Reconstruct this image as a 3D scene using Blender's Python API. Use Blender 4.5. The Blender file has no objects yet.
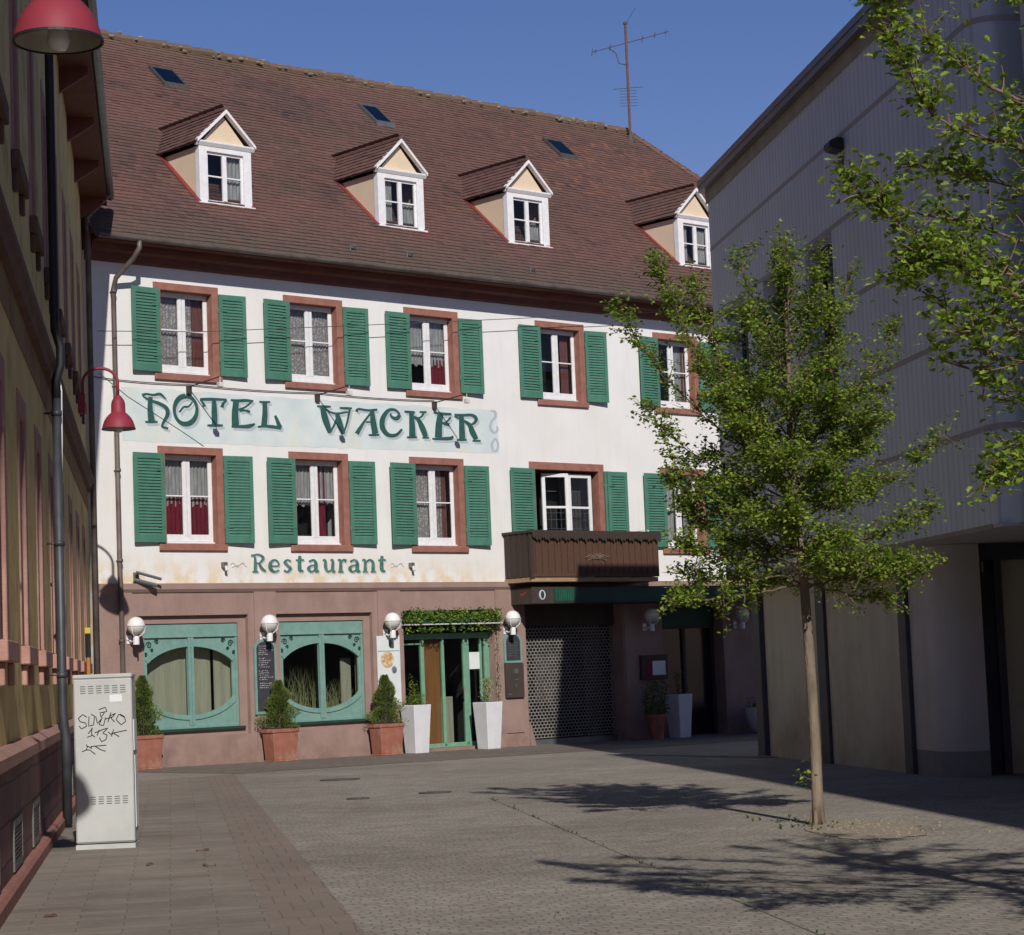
import bpy, math, random
from mathutils import Vector, Matrix, noise
random.seed(7)
PI = math.pi
C = bpy.context.scene.collection
SC = bpy.context.scene

# ------------------------------------------------------------------ camera
CAM_R = Vector((0.99920194, 0.00361695, -0.03977948))
CAM_U = Vector((0.03994357, -0.09047913, 0.995097))
CAM_F = Vector((0.0, 0.99589178, 0.0905514))
cd = bpy.data.cameras.new('camera'); cam = bpy.data.objects.new('camera', cd); C.objects.link(cam)
cd.sensor_fit = 'HORIZONTAL'; cd.sensor_width = 36; cd.lens = 2207.767 * 36 / 1024
cd.clip_start = 0.1; cd.clip_end = 2000
cam.matrix_world = Matrix(((CAM_R.x, CAM_U.x, -CAM_F.x, 0), (CAM_R.y, CAM_U.y, -CAM_F.y, 0), (CAM_R.z, CAM_U.z, -CAM_F.z, 1.6), (0, 0, 0, 1)))
SC.camera = cam

# ------------------------------------------------------------------ light
P0 = Vector((-7.80480404, 41.06747999, 0)); ANG = math.radians(41.88456)
U = Vector((math.cos(ANG), math.sin(ANG), 0)); N = Vector((math.sin(ANG), -math.cos(ANG), 0))
SUN = (U * 0.57 - N + Vector((0, 0, -0.715))).normalized()     # direction the light travels
sd = bpy.data.lights.new('sun', 'SUN'); sun = bpy.data.objects.new('sun', sd); C.objects.link(sun)
sd.energy = 3.9; sd.angle = math.radians(0.5); sd.color = (1.0, 0.95, 0.88)
sun.rotation_euler = SUN.to_track_quat('-Z', 'Y').to_euler(); sun.location = (10, -20, 30)
W = bpy.data.worlds.new('World'); SC.world = W; W.use_nodes = True
wn = W.node_tree; bg = wn.nodes['Background']
sky = wn.nodes.new('ShaderNodeTexSky'); sky.sky_type = 'NISHITA'; sky.sun_disc = False
sky.sun_elevation = math.asin(-SUN.z); sky.sun_rotation = math.atan2(-SUN.x, -SUN.y)
sky.altitude = 300; sky.air_density = 1.0; sky.dust_density = 0.1; sky.ozone_density = 4.0
bg.inputs[1].default_value = 0.108
hs = wn.nodes.new('ShaderNodeHueSaturation'); hs.inputs['Saturation'].default_value = 1.22
tn = wn.nodes.new('ShaderNodeMixRGB'); tn.blend_type = 'MULTIPLY'; tn.inputs[0].default_value = 1; tn.inputs[2].default_value = (1.0, .62, .68, 1)   # the camera's slightly violet rendering of the blue sky
wn.links.new(sky.outputs[0], hs.inputs['Color']); wn.links.new(hs.outputs[0], tn.inputs[1]); wn.links.new(tn.outputs[0], bg.inputs[0])
SC.view_settings.view_transform = 'Standard'; SC.view_settings.look = 'None'
SC.view_settings.exposure = 0.0; SC.view_settings.gamma = 1.0
SC.view_settings.use_curve_mapping = False

# ------------------------------------------------------------------ materials
def srgb(r, g, b):
    return tuple((c/255/12.92 if c/255 <= .04045 else ((c/255+.055)/1.055)**2.4) for c in (r, g, b)) + (1,)
def mat(name, c1, c2=None, scale=3.0, rough=.7, bump=0, bscale=40, metal=0, stretch=(1, 1, 1), detail=6, spec=.35, c3=None, s3=.4, lo=.35, hi=.65):
    m = bpy.data.materials.new(name); m.use_nodes = True
    nt = m.node_tree; b = nt.nodes['Principled BSDF']
    c1 = tuple(c1)[:3] + (1,)
    b.inputs['Roughness'].default_value = rough; b.inputs['Metallic'].default_value = metal
    b.inputs['Specular IOR Level'].default_value = spec
    tc = nt.nodes.new('ShaderNodeTexCoord'); mp = nt.nodes.new('ShaderNodeMapping')
    mp.inputs['Scale'].default_value = stretch
    nt.links.new(tc.outputs['Object'], mp.inputs['Vector'])
    out = None
    if c2 is not None:
        c2 = tuple(c2)[:3] + (1,)
        n = nt.nodes.new('ShaderNodeTexNoise'); n.inputs['Scale'].default_value = scale; n.inputs['Detail'].default_value = detail
        nt.links.new(mp.outputs[0], n.inputs['Vector'])
        r = nt.nodes.new('ShaderNodeValToRGB'); r.color_ramp.elements[0].position = lo; r.color_ramp.elements[1].position = hi
        r.color_ramp.elements[0].color = c1; r.color_ramp.elements[1].color = c2
        nt.links.new(n.outputs['Fac'], r.inputs[0]); out = r.outputs[0]
        if c3 is not None:
            n3 = nt.nodes.new('ShaderNodeTexNoise'); n3.inputs['Scale'].default_value = s3; n3.inputs['Detail'].default_value = 8; n3.inputs['Roughness'].default_value = .65
            nt.links.new(mp.outputs[0], n3.inputs['Vector'])
            r3 = nt.nodes.new('ShaderNodeValToRGB'); r3.color_ramp.elements[0].position = .52; r3.color_ramp.elements[1].position = .72
            nt.links.new(n3.outputs['Fac'], r3.inputs[0])
            mx = nt.nodes.new('ShaderNodeMixRGB'); mx.inputs[2].default_value = tuple(c3)[:3] + (1,)
            nt.links.new(r3.outputs[0], mx.inputs[0]); nt.links.new(out, mx.inputs[1]); out = mx.outputs[0]
        nt.links.new(out, b.inputs['Base Color'])
    else:
        b.inputs['Base Color'].default_value = c1
    if bump:
        nb = nt.nodes.new('ShaderNodeTexNoise'); nb.inputs['Scale'].default_value = bscale; nb.inputs['Detail'].default_value = 5
        nt.links.new(mp.outputs[0], nb.inputs['Vector'])
        bp = nt.nodes.new('ShaderNodeBump'); bp.inputs['Strength'].default_value = bump; bp.inputs['Distance'].default_value = .02
        nt.links.new(nb.outputs['Fac'], bp.inputs['Height']); nt.links.new(bp.outputs[0], b.inputs['Normal'])
    return m
def paving(name, bw, rh, mortar, ca, cb, cm, ang, bump=.6, stain=.25, offset=.5, rough=.85):
    m = bpy.data.materials.new(name); m.use_nodes = True
    nt = m.node_tree; b = nt.nodes['Principled BSDF']; b.inputs['Roughness'].default_value = rough
    b.inputs['Specular IOR Level'].default_value = .3
    g = nt.nodes.new('ShaderNodeNewGeometry')
    mp = nt.nodes.new('ShaderNodeMapping'); mp.inputs['Rotation'].default_value = (0, 0, -ang)
    nt.links.new(g.outputs['Position'], mp.inputs['Vector'])
    wob = nt.nodes.new('ShaderNodeTexNoise'); wob.inputs['Scale'].default_value = 1.7
    nt.links.new(mp.outputs[0], wob.inputs['Vector'])
    va = nt.nodes.new('ShaderNodeVectorMath'); va.operation = 'MULTIPLY_ADD'
    va.inputs[1].default_value = (.30, .16, 0) if bw < .2 else (.06, .04, 0)
    nt.links.new(wob.outputs['Color'], va.inputs[0]); nt.links.new(mp.outputs[0], va.inputs[2])
    br = nt.nodes.new('ShaderNodeTexBrick'); br.inputs['Scale'].default_value = 1
    br.inputs['Brick Width'].default_value = bw; br.inputs['Row Height'].default_value = rh
    br.inputs['Mortar Size'].default_value = mortar; br.inputs['Mortar Smooth'].default_value = .4
    br.offset = offset
    br.inputs['Color1'].default_value = tuple(ca)[:3] + (1,); br.inputs['Color2'].default_value = tuple(cb)[:3] + (1,); br.inputs['Mortar'].default_value = tuple(cm)[:3] + (1,)
    nt.links.new(va.outputs[0], br.inputs['Vector'])
    out = br.outputs['Color']
    for sc_, amt, dark in ((.35, stain, (.45, .42, .40, 1)), (2.2, stain * .8, (.55, .52, .5, 1)), (17, stain * .8, (.6, .6, .6, 1))):
        n = nt.nodes.new('ShaderNodeTexNoise'); n.inputs['Scale'].default_value = sc_; n.inputs['Detail'].default_value = 7
        nt.links.new(g.outputs['Position'], n.inputs['Vector'])
        r = nt.nodes.new('ShaderNodeMapRange'); r.inputs['From Min'].default_value = .4; r.inputs['From Max'].default_value = .7
        r.inputs['To Max'].default_value = amt; nt.links.new(n.outputs['Fac'], r.inputs['Value'])
        mx = nt.nodes.new('ShaderNodeMixRGB'); mx.blend_type = 'MULTIPLY'; mx.inputs[2].default_value = dark
        nt.links.new(r.outputs[0], mx.inputs[0]); nt.links.new(out, mx.inputs[1]); out = mx.outputs[0]
    vo = nt.nodes.new('ShaderNodeTexVoronoi'); vo.inputs['Scale'].default_value = .9; nt.links.new(g.outputs['Position'], vo.inputs['Vector'])
    vr = nt.nodes.new('ShaderNodeMapRange'); vr.inputs['From Min'].default_value = .030; vr.inputs['From Max'].default_value = .018; vr.inputs['To Max'].default_value = .55; nt.links.new(vo.outputs['Distance'], vr.inputs['Value'])
    mx = nt.nodes.new('ShaderNodeMixRGB'); mx.blend_type = 'MULTIPLY'; mx.inputs[2].default_value = (.35, .33, .32, 1)      # trodden gum spots
    nt.links.new(vr.outputs[0], mx.inputs[0]); nt.links.new(out, mx.inputs[1]); out = mx.outputs[0]
    nt.links.new(out, b.inputs['Base Color'])
    n = nt.nodes.new('ShaderNodeTexNoise'); n.inputs['Scale'].default_value = 25; nt.links.new(g.outputs['Position'], n.inputs['Vector'])
    ad = nt.nodes.new('ShaderNodeMath'); ad.operation = 'SUBTRACT'
    nt.links.new(n.outputs['Fac'], ad.inputs[0]); nt.links.new(br.outputs['Fac'], ad.inputs[1])
    bp = nt.nodes.new('ShaderNodeBump'); bp.inputs['Strength'].default_value = bump; bp.inputs['Distance'].default_value = .012
    nt.links.new(ad.outputs[0], bp.inputs['Height']); nt.links.new(bp.outputs[0], b.inputs['Normal'])
    return m
def attr_mat(name, ca, cb, attr='tone', rough=.8, extra=None, transl=0, spec=.3):
    # colour from a per-piece random number stored on the mesh
    m = bpy.data.materials.new(name); m.use_nodes = True
    nt = m.node_tree; b = nt.nodes['Principled BSDF']; b.inputs['Roughness'].default_value = rough
    b.inputs['Specular IOR Level'].default_value = spec
    a = nt.nodes.new('ShaderNodeAttribute'); a.attribute_name = attr
    r = nt.nodes.new('ShaderNodeValToRGB'); els = r.color_ramp.elements
    cols = [ca] + (extra or []) + [cb]
    els[0].color = tuple(cols[0])[:3] + (1,); els[1].color = tuple(cols[-1])[:3] + (1,)
    for i, c in enumerate(cols[1:-1]):
        e = els.new((i + 1) / (len(cols) - 1)); e.color = tuple(c)[:3] + (1,)
    nt.links.new(a.outputs['Fac'], r.inputs[0]); nt.links.new(r.outputs[0], b.inputs['Base Color'])
    if transl:
        t = nt.nodes.new('ShaderNodeBsdfTranslucent'); nt.links.new(r.outputs[0], t.inputs['Color'])
        mx = nt.nodes.new('ShaderNodeMixShader'); mx.inputs[0].default_value = transl
        nt.links.new(b.outputs[0], mx.inputs[1]); nt.links.new(t.outputs[0], mx.inputs[2])
        nt.links.new(mx.outputs[0], nt.nodes['Material Output'].inputs['Surface'])
    return m, r
def glass_mat(name, tint=(.8, .84, .84, 1), refl=1.45, rough=.02, wav=.0):
    m = bpy.data.materials.new(name); m.use_nodes = True; nt = m.node_tree
    nt.nodes.remove(nt.nodes['Principled BSDF'])
    t = nt.nodes.new('ShaderNodeBsdfTransparent'); t.inputs[0].default_value = tint
    g = nt.nodes.new('ShaderNodeBsdfGlossy'); g.inputs['Roughness'].default_value = rough; g.inputs[0].default_value = (1, 1, 1, 1)
    f = nt.nodes.new('ShaderNodeFresnel'); f.inputs[0].default_value = refl
    mx = nt.nodes.new('ShaderNodeMixShader')
    nt.links.new(f.outputs[0], mx.inputs[0]); nt.links.new(t.outputs[0], mx.inputs[1]); nt.links.new(g.outputs[0], mx.inputs[2])
    nt.links.new(mx.outputs[0], nt.nodes['Material Output'].inputs['Surface'])
    if wav:
        n = nt.nodes.new('ShaderNodeTexNoise'); n.inputs['Scale'].default_value = 2.5
        tc = nt.nodes.new('ShaderNodeTexCoord'); nt.links.new(tc.outputs['Object'], n.inputs['Vector'])
        bp = nt.nodes.new('ShaderNodeBump'); bp.inputs['Strength'].default_value = wav; bp.inputs['Distance'].default_value = .02
        nt.links.new(n.outputs['Fac'], bp.inputs['Height']); nt.links.new(bp.outputs[0], g.inputs['Normal'])
    return m

M = {}
M['plaster'] = mat('white_plaster', (.76, .745, .725), (.80, .785, .76), 1.2, .9, .25, 60, c3=(.76, .73, .69), s3=.5)
# old paint stains low on the white wall: a band below the first-floor windows
def add_band_stain(m, z0, z1, col):
    nt = m.node_tree; b = nt.nodes['Principled BSDF']; src = b.inputs['Base Color'].links[0].from_socket
    tc = nt.nodes.new('ShaderNodeTexCoord'); sp = nt.nodes.new('ShaderNodeSeparateXYZ'); nt.links.new(tc.outputs['Object'], sp.inputs[0])
    mr = nt.nodes.new('ShaderNodeMapRange'); mr.inputs['From Min'].default_value = z1; mr.inputs['From Max'].default_value = z0; nt.links.new(sp.outputs['Z'], mr.inputs['Value'])
    ur = nt.nodes.new('ShaderNodeMapRange'); ur.inputs['From Min'].default_value = 10.4; ur.inputs['From Max'].default_value = 8.6; ur.inputs['To Max'].default_value = .75; nt.links.new(sp.outputs['X'], ur.inputs['Value'])
    n = nt.nodes.new('ShaderNodeTexNoise'); n.inputs['Scale'].default_value = 3.2; n.inputs['Detail'].default_value = 5; nt.links.new(tc.outputs['Object'], n.inputs['Vector'])
    r = nt.nodes.new('ShaderNodeMapRange'); r.inputs['From Min'].default_value = .42; r.inputs['From Max'].default_value = .56; nt.links.new(n.outputs['Fac'], r.inputs['Value'])
    mu = nt.nodes.new('ShaderNodeMath'); mu.operation = 'MULTIPLY'; nt.links.new(mr.outputs[0], mu.inputs[0]); nt.links.new(r.outputs[0], mu.inputs[1])
    mu2 = nt.nodes.new('ShaderNodeMath'); mu2.operation = 'MULTIPLY'; nt.links.new(mu.outputs[0], mu2.inputs[0]); nt.links.new(ur.outputs[0], mu2.inputs[1])
    mx = nt.nodes.new('ShaderNodeMixRGB'); mx.inputs[2].default_value = col; mu2.use_clamp = True
    nt.links.new(mu2.outputs[0], mx.inputs[0]); nt.links.new(src, mx.inputs[1]); nt.links.new(mx.outputs[0], b.inputs['Base Color'])
add_band_stain(M['plaster'], 3.5, 4.05, (.70, .54, .30, 1))
M['pink'] = mat('pink_plaster', (.30, .20, .172), (.345, .235, .205), 2.0, .92, .3, 50, c3=(.26, .172, .15), s3=1.1)
M['pinktrim'] = mat('pink_trim', (.29, .195, .168), (.33, .225, .195), 3, .9, .2, 50)
M['stone'] = mat('red_sandstone', (.27, .115, .085), (.33, .15, .115), 6, .85, .2, 60)
M['stonedark'] = mat('red_eaves_wood', (.13, .045, .035), (.17, .06, .045), 4, .8, .1)
M['shutter'] = mat('green_shutter_paint', (.060, .180, .125), (.078, .212, .152), 5, .55, .05, 80)
M['white'] = mat('white_paint', (.80, .80, .80), (.72, .72, .73), 8, .5)
M['whitedirty'] = mat('white_paint_weathered', (.72, .71, .69), (.60, .58, .55), 6, .6)
M['teal'] = mat('teal_paint', (.165, .30, .265), (.20, .345, .305), 7, .55, .08, 60, c3=(.14, .26, .23), s3=3)
M['doorgreen'] = mat('light_green_paint', (.15, .31, .21), (.18, .36, .245), 7, .5, .05)
M['darkgreen'] = mat('dark_green_paint', (.012, .05, .035), (.018, .065, .045), 3, .6)
M['darkbrown'] = mat('dark_brown_panel', (.05, .038, .033), (.065, .048, .042), 3, .7)
M['glass'] = glass_mat('window_glass')
M['glassdark'] = glass_mat('large_pane_glass', (.72, .76, .74, 1), 1.4)
M['glassgrey'] = glass_mat('reflective_glass', (.25, .27, .3, 1), 2.2, wav=.15)
M['room'] = mat('dark_room', (.02, .018, .018))
M['roomgrey'] = mat('dim_room', (.05, .045, .045))
M['drape_red'] = mat('red_drape', (.26, .025, .05), (.18, .015, .035), 9, .9, stretch=(6, 1, .5))
M['drape_brown'] = mat('rust_drape', (.26, .10, .085), (.18, .06, .055), 9, .9, stretch=(6, 1, .5))
M['drape_cream'] = mat('cream_drape', (.50, .49, .38), (.42, .41, .32), 5, .9, stretch=(6, 1, .3))
M['lead'] = mat('grey_metal', (.16, .17, .17), (.22, .22, .22), 5, .45, metal=.6)
M['pipebrown'] = mat('weathered_downpipe', (.13, .10, .09), (.20, .17, .15), 3, .5, metal=.3)
M['black'] = mat('black_metal', (.02, .02, .022), None, rough=.5)
M['redflash'] = mat('red_flashing', (.24, .045, .035), (.18, .035, .03), 5, .6)
M['cream'] = mat('cream_plaster', (.70, .56, .40), (.66, .53, .38), 3, .9)
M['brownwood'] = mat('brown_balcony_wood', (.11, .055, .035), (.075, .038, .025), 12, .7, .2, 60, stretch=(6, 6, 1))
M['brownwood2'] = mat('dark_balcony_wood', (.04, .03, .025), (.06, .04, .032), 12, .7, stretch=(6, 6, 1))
M['beam'] = mat('pale_beam_wood', (.40, .28, .16), (.30, .2, .12), 8, .8, stretch=(.5, 4, 4))
M['signblue'] = mat('painted_sign_field', (.56, .64, .64), (.68, .74, .72), 1.6, .9, c3=(.70, .70, .58), s3=.9)
M['letter'] = mat('dark_green_lettering', (.02, .085, .07), (.03, .11, .09), 12, .8)
M['lettersh'] = mat('lavender_letter_shadow', (.42, .45, .50), (.48, .50, .55), 12, .85)
M['letter2'] = mat('faded_green_lettering', (.035, .13, .10), (.10, .22, .18), 9, .85)
M['lace'] = None
M['terracotta'] = mat('terracotta', (.29, .11, .075), (.35, .145, .10), 5, .8, .15, 40, c3=(.42, .26, .2), s3=2.5)
M['soil'] = mat('soil', (.04, .03, .02), (.06, .045, .03), 20, .95, .5, 60)
M['whitepot'] = mat('white_planter', (.70, .70, .73), (.64, .64, .67), 4, .4)
M['globe'] = mat('opal_globe', (.85, .84, .83), (.78, .77, .76), 4, .15, spec=.6)
M['globebase'] = mat('lower_globe_glass', (.60, .58, .57), (.66, .64, .62), 4, .2, spec=.6)
M['wood'] = mat('orange_wood_panel', (.36, .17, .06), (.28, .13, .05), 3, .5, stretch=(4, 4, .4))
M['chalk'] = mat('chalkboard_slate', (.035, .035, .045), (.05, .05, .06), 8, .8)
M['chalkline'] = mat('chalk', (.65, .65, .68), None, rough=.95)
M['paper'] = mat('white_poster', (.72, .75, .75), (.66, .70, .70), 4, .6)
M['cabinet'] = mat('grey_cabinet_paint', (.50, .51, .49), (.46, .47, .455), 3, .5, .06, 120, c3=(.42, .43, .41), s3=2)
M['marker'] = mat('black_marker', (.015, .015, .02), None, rough=.6)
M['lampred'] = mat('red_lamp_enamel', (.27, .035, .055), (.23, .03, .048), 3, .55, spec=.3)
M['lampin'] = mat('lamp_reflector', (.60, .58, .50), (.48, .46, .40), 6, .3, metal=.35)
M['setts'] = paving('cobble_setts', .13, .10, .008, (.39, .355, .30), (.31, .283, .24), (.235, .213, .18), math.radians(9.5), .7, .45)
M['slabs'] = paving('brown_pavement_slabs', .62, .21, .006, (.32, .272, .225), (.25, .217, .185), (.19, .163, .136), math.radians(9), .35, .45)
M['band'] = paving('dark_paver_band', .21, .5, .006, (.25, .205, .17), (.26, .208, .172), (.17, .145, .12), math.radians(9), .4, .25)
M['strip'] = paving('facade_paver_strip', .3, .2, .008, (.215, .18, .15), (.175, .15, .125), (.12, .105, .09), ANG, .5, .25)
M['clad'] = mat('grey_cladding', (.63, .675, .72), (.68, .725, .77), .8, .6, spec=.3)
M['cladseam'] = mat('cladding_seam', (.44, .39, .37), None, rough=.8)
M['fascia'] = mat('roof_edge_metal', (.20, .19, .20), (.16, .155, .165), 2, .4, metal=.3)
M['soffit'] = mat('beige_soffit', (.42, .37, .28), (.34, .30, .23), 3, .9)
M['panel'] = mat('beige_render_panel', (.64, .60, .49), (.58, .54, .44), .9, .9, .15, 40, c3=(.46, .41, .32), s3=.8)
M['pier'] = mat('grey_pier', (.56, .535, .53), (.62, .59, .575), 1.5, .9, .2, 30)
M['pierbase'] = mat('dark_pier_base', (.26, .25, .26), (.29, .28, .29), 3, .9)
M['darkframe'] = mat('blue_black_frame', (.055, .055, .075), (.07, .07, .09), 4, .6)
M['ochre'] = mat('ochre_plaster', (.70, .53, .22), (.76, .59, .26), 2.0, .95, .5, 35, c3=(.40, .28, .11), s3=1.2)
M['sand'] = mat('pink_sandstone_frame', (.38, .21, .17), (.45, .26, .21), 4, .9, .3, 40)
M['sandblock'] = paving('sandstone_plinth', .5, .3, .012, (.26, .13, .115), (.19, .10, .09), (.10, .06, .055), 0, .6, .35)
M['string'] = mat('dark_string_course', (.10, .062, .05), (.15, .085, .065), 3, .9, .3)  # dark brown tone, used for the upper window sills too
M['bark'] = mat('tree_bark', (.25, .195, .145), (.155, .12, .09), 9, .9, .9, 30, stretch=(1, 1, .3), c3=(.10, .075, .055), s3=6)
M['twig'] = mat('twig_bark', (.14, .095, .07), (.20, .14, .10), 14, .9)
M['grate'] = mat('cellar_grate', (.17, .165, .15), (.12, .115, .105), 9, .7)
M['iron'] = mat('cast_iron', (.06, .05, .045), (.09, .08, .07), 12, .6, .3, 60)
M['darkdoorway'] = mat('painted_dark_doorway', (.012, .012, .014), None, rough=.15)  # opaque near-black colour standing for the shaded side doorway
M['gate'] = mat('galvanised_lattice', (.30, .28, .26), (.21, .20, .185), 6, .6, metal=.2)
M['sandpit'] = mat('sandy_soil', (.34, .29, .22), (.27, .23, .17), 9, .95, .6, 60)
M['litestone'] = mat('pale_kerb', (.30, .27, .23), (.25, .225, .19), 4, .9, .2)
# sandstone plinth blocks lie on a vertical wall: use object coordinates turned upright
def upright(m, rx=PI/2):
    nt = m.node_tree; g = [n for n in nt.nodes if n.bl_idname == 'ShaderNodeNewGeometry'][0]
    mp = [n for n in nt.nodes if n.bl_idname == 'ShaderNodeMapping'][0]
    tc = nt.nodes.new('ShaderNodeTexCoord'); mp.inputs['Rotation'].default_value = (-rx, 0, 0)
    nt.links.new(tc.outputs['Object'], mp.inputs['Vector'])
upright(M['sandblock'])
# fine vertical ribs of the cladding
def ribs(m, axis_scale, strength):
    nt = m.node_tree; b = nt.nodes['Principled BSDF']
    tc = nt.nodes.new('ShaderNodeTexCoord'); w = nt.nodes.new('ShaderNodeTexWave'); w.wave_type = 'BANDS'; w.bands_direction = 'X'; w.wave_profile = 'SAW'
    w.inputs['Scale'].default_value = axis_scale; nt.links.new(tc.outputs['Object'], w.inputs['Vector'])
    bp = nt.nodes.new('ShaderNodeBump'); bp.inputs['Strength'].default_value = strength; bp.inputs['Distance'].default_value = .02
    nt.links.new(w.outputs['Fac'], bp.inputs['Height']); nt.links.new(bp.outputs[0], b.inputs['Normal'])
ribs(M['clad'], 1.6, .5)
def grooves(m, scale, dark):
    nt = m.node_tree; b = nt.nodes['Principled BSDF']; src = b.inputs['Base Color'].links[0].from_socket
    tc = nt.nodes.new('ShaderNodeTexCoord'); w = nt.nodes.new('ShaderNodeTexWave'); w.bands_direction = 'X'; w.wave_profile = 'SIN'
    w.inputs['Scale'].default_value = scale; w.inputs['Distortion'].default_value = .0; nt.links.new(tc.outputs['Object'], w.inputs['Vector'])
    r = nt.nodes.new('ShaderNodeMapRange'); r.inputs['From Min'].default_value = .80; r.inputs['From Max'].default_value = .98; r.inputs['To Max'].default_value = dark; nt.links.new(w.outputs['Fac'], r.inputs['Value'])
    mx = nt.nodes.new('ShaderNodeMixRGB'); mx.blend_type = 'MULTIPLY'; mx.inputs[2].default_value = (.6, .6, .6, 1)
    nt.links.new(r.outputs[0], mx.inputs[0]); nt.links.new(src, mx.inputs[1]); nt.links.new(mx.outputs[0], b.inputs['Base Color'])
grooves(M['clad'], 1.6, .55)
def streaks(m, sx, sz, lo, hi, amt, col, zfade=None):
    # rain streaks and grime: noise stretched along the wall's height; zfade=(from, to) keeps it to a splash band
    nt = m.node_tree; b = nt.nodes['Principled BSDF']; src = b.inputs['Base Color'].links[0].from_socket
    tc = nt.nodes.new('ShaderNodeTexCoord'); mp = nt.nodes.new('ShaderNodeMapping'); mp.inputs['Scale'].default_value = (sx, sx, sz); nt.links.new(tc.outputs['Object'], mp.inputs['Vector'])
    n = nt.nodes.new('ShaderNodeTexNoise'); n.inputs['Scale'].default_value = 1; n.inputs['Detail'].default_value = 7; n.inputs['Roughness'].default_value = .65; nt.links.new(mp.outputs[0], n.inputs['Vector'])
    r = nt.nodes.new('ShaderNodeMapRange'); r.inputs['From Min'].default_value = lo; r.inputs['From Max'].default_value = hi; r.inputs['To Max'].default_value = amt; nt.links.new(n.outputs['Fac'], r.inputs['Value'])
    f = r.outputs[0]
    if zfade:
        sp = nt.nodes.new('ShaderNodeSeparateXYZ'); nt.links.new(tc.outputs['Object'], sp.inputs[0])
        q = nt.nodes.new('ShaderNodeMapRange'); q.inputs['From Min'].default_value = zfade[1]; q.inputs['From Max'].default_value = zfade[0]; nt.links.new(sp.outputs['Z'], q.inputs['Value'])
        u_ = nt.nodes.new('ShaderNodeMath'); u_.operation = 'MULTIPLY'; nt.links.new(f, u_.inputs[0]); nt.links.new(q.outputs[0], u_.inputs[1]); f = u_.outputs[0]
    mx = nt.nodes.new('ShaderNodeMixRGB'); mx.blend_type = 'MULTIPLY'; mx.inputs[2].default_value = tuple(col) + (1,)
    nt.links.new(f, mx.inputs[0]); nt.links.new(src, mx.inputs[1]); nt.links.new(mx.outputs[0], b.inputs['Base Color'])
streaks(M['plaster'], 5, .5, .5, .8, .35, (.80, .77, .72)); streaks(M['pink'], 4, .6, .48, .75, .5, (.72, .70, .70)); streaks(M['pink'], 3, 3, .35, .6, .6, (.62, .58, .55), (.05, .55))
streaks(M['clad'], 3, .25, .48, .78, .45, (.78, .77, .76)); streaks(M['panel'], 2.5, .4, .45, .75, .5, (.74, .72, .70)); streaks(M['panel'], 1.2, 1.5, .35, .6, .6, (.66, .58, .50), (.2, 1.1))
streaks(M['pier'], 3, .4, .45, .75, .4, (.74, .72, .72)); streaks(M['ochre'], 4, .5, .45, .75, .5, (.66, .60, .52)); streaks(M['shutter'], 9, .9, .5, .72, .5, (1.25, 1.1, 1.15)); streaks(M['shutter'], 3, 2, .5, .7, .4, (.75, .8, .78))
streaks(M['terracotta'], 4, 3, .5, .7, .5, (.65, .62, .6)); streaks(M['whitepot'], 3, 1, .5, .75, .4, (.8, .78, .75)); streaks(M['sand'], 4, 1.5, .45, .7, .5, (.66, .6, .58))
def lace_mat(name, col, hole, sc=22, alpha=.75):
    m = bpy.data.materials.new(name); m.use_nodes = True; nt = m.node_tree; b = nt.nodes['Principled BSDF']
    b.inputs['Roughness'].default_value = .95
    tc = nt.nodes.new('ShaderNodeTexCoord'); v = nt.nodes.new('ShaderNodeTexVoronoi'); v.inputs['Scale'].default_value = sc
    nt.links.new(tc.outputs['Object'], v.inputs['Vector'])
    r = nt.nodes.new('ShaderNodeValToRGB'); r.color_ramp.elements[0].position = .25; r.color_ramp.elements[1].position = .5
    r.color_ramp.elements[0].color = col; r.color_ramp.elements[1].color = hole
    nt.links.new(v.outputs['Distance'], r.inputs[0]); nt.links.new(r.outputs[0], b.inputs['Base Color'])
    return m
M['lace'] = lace_mat('lace_curtain', (.62, .59, .57, 1), (.33, .29, .29, 1))
M['sheer'] = mat('sheer_curtain', (.50, .48, .48), (.34, .32, .32), 6, .95, stretch=(5, 1, .6))
for k_ in M:
    assert M[k_] is not None

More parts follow.
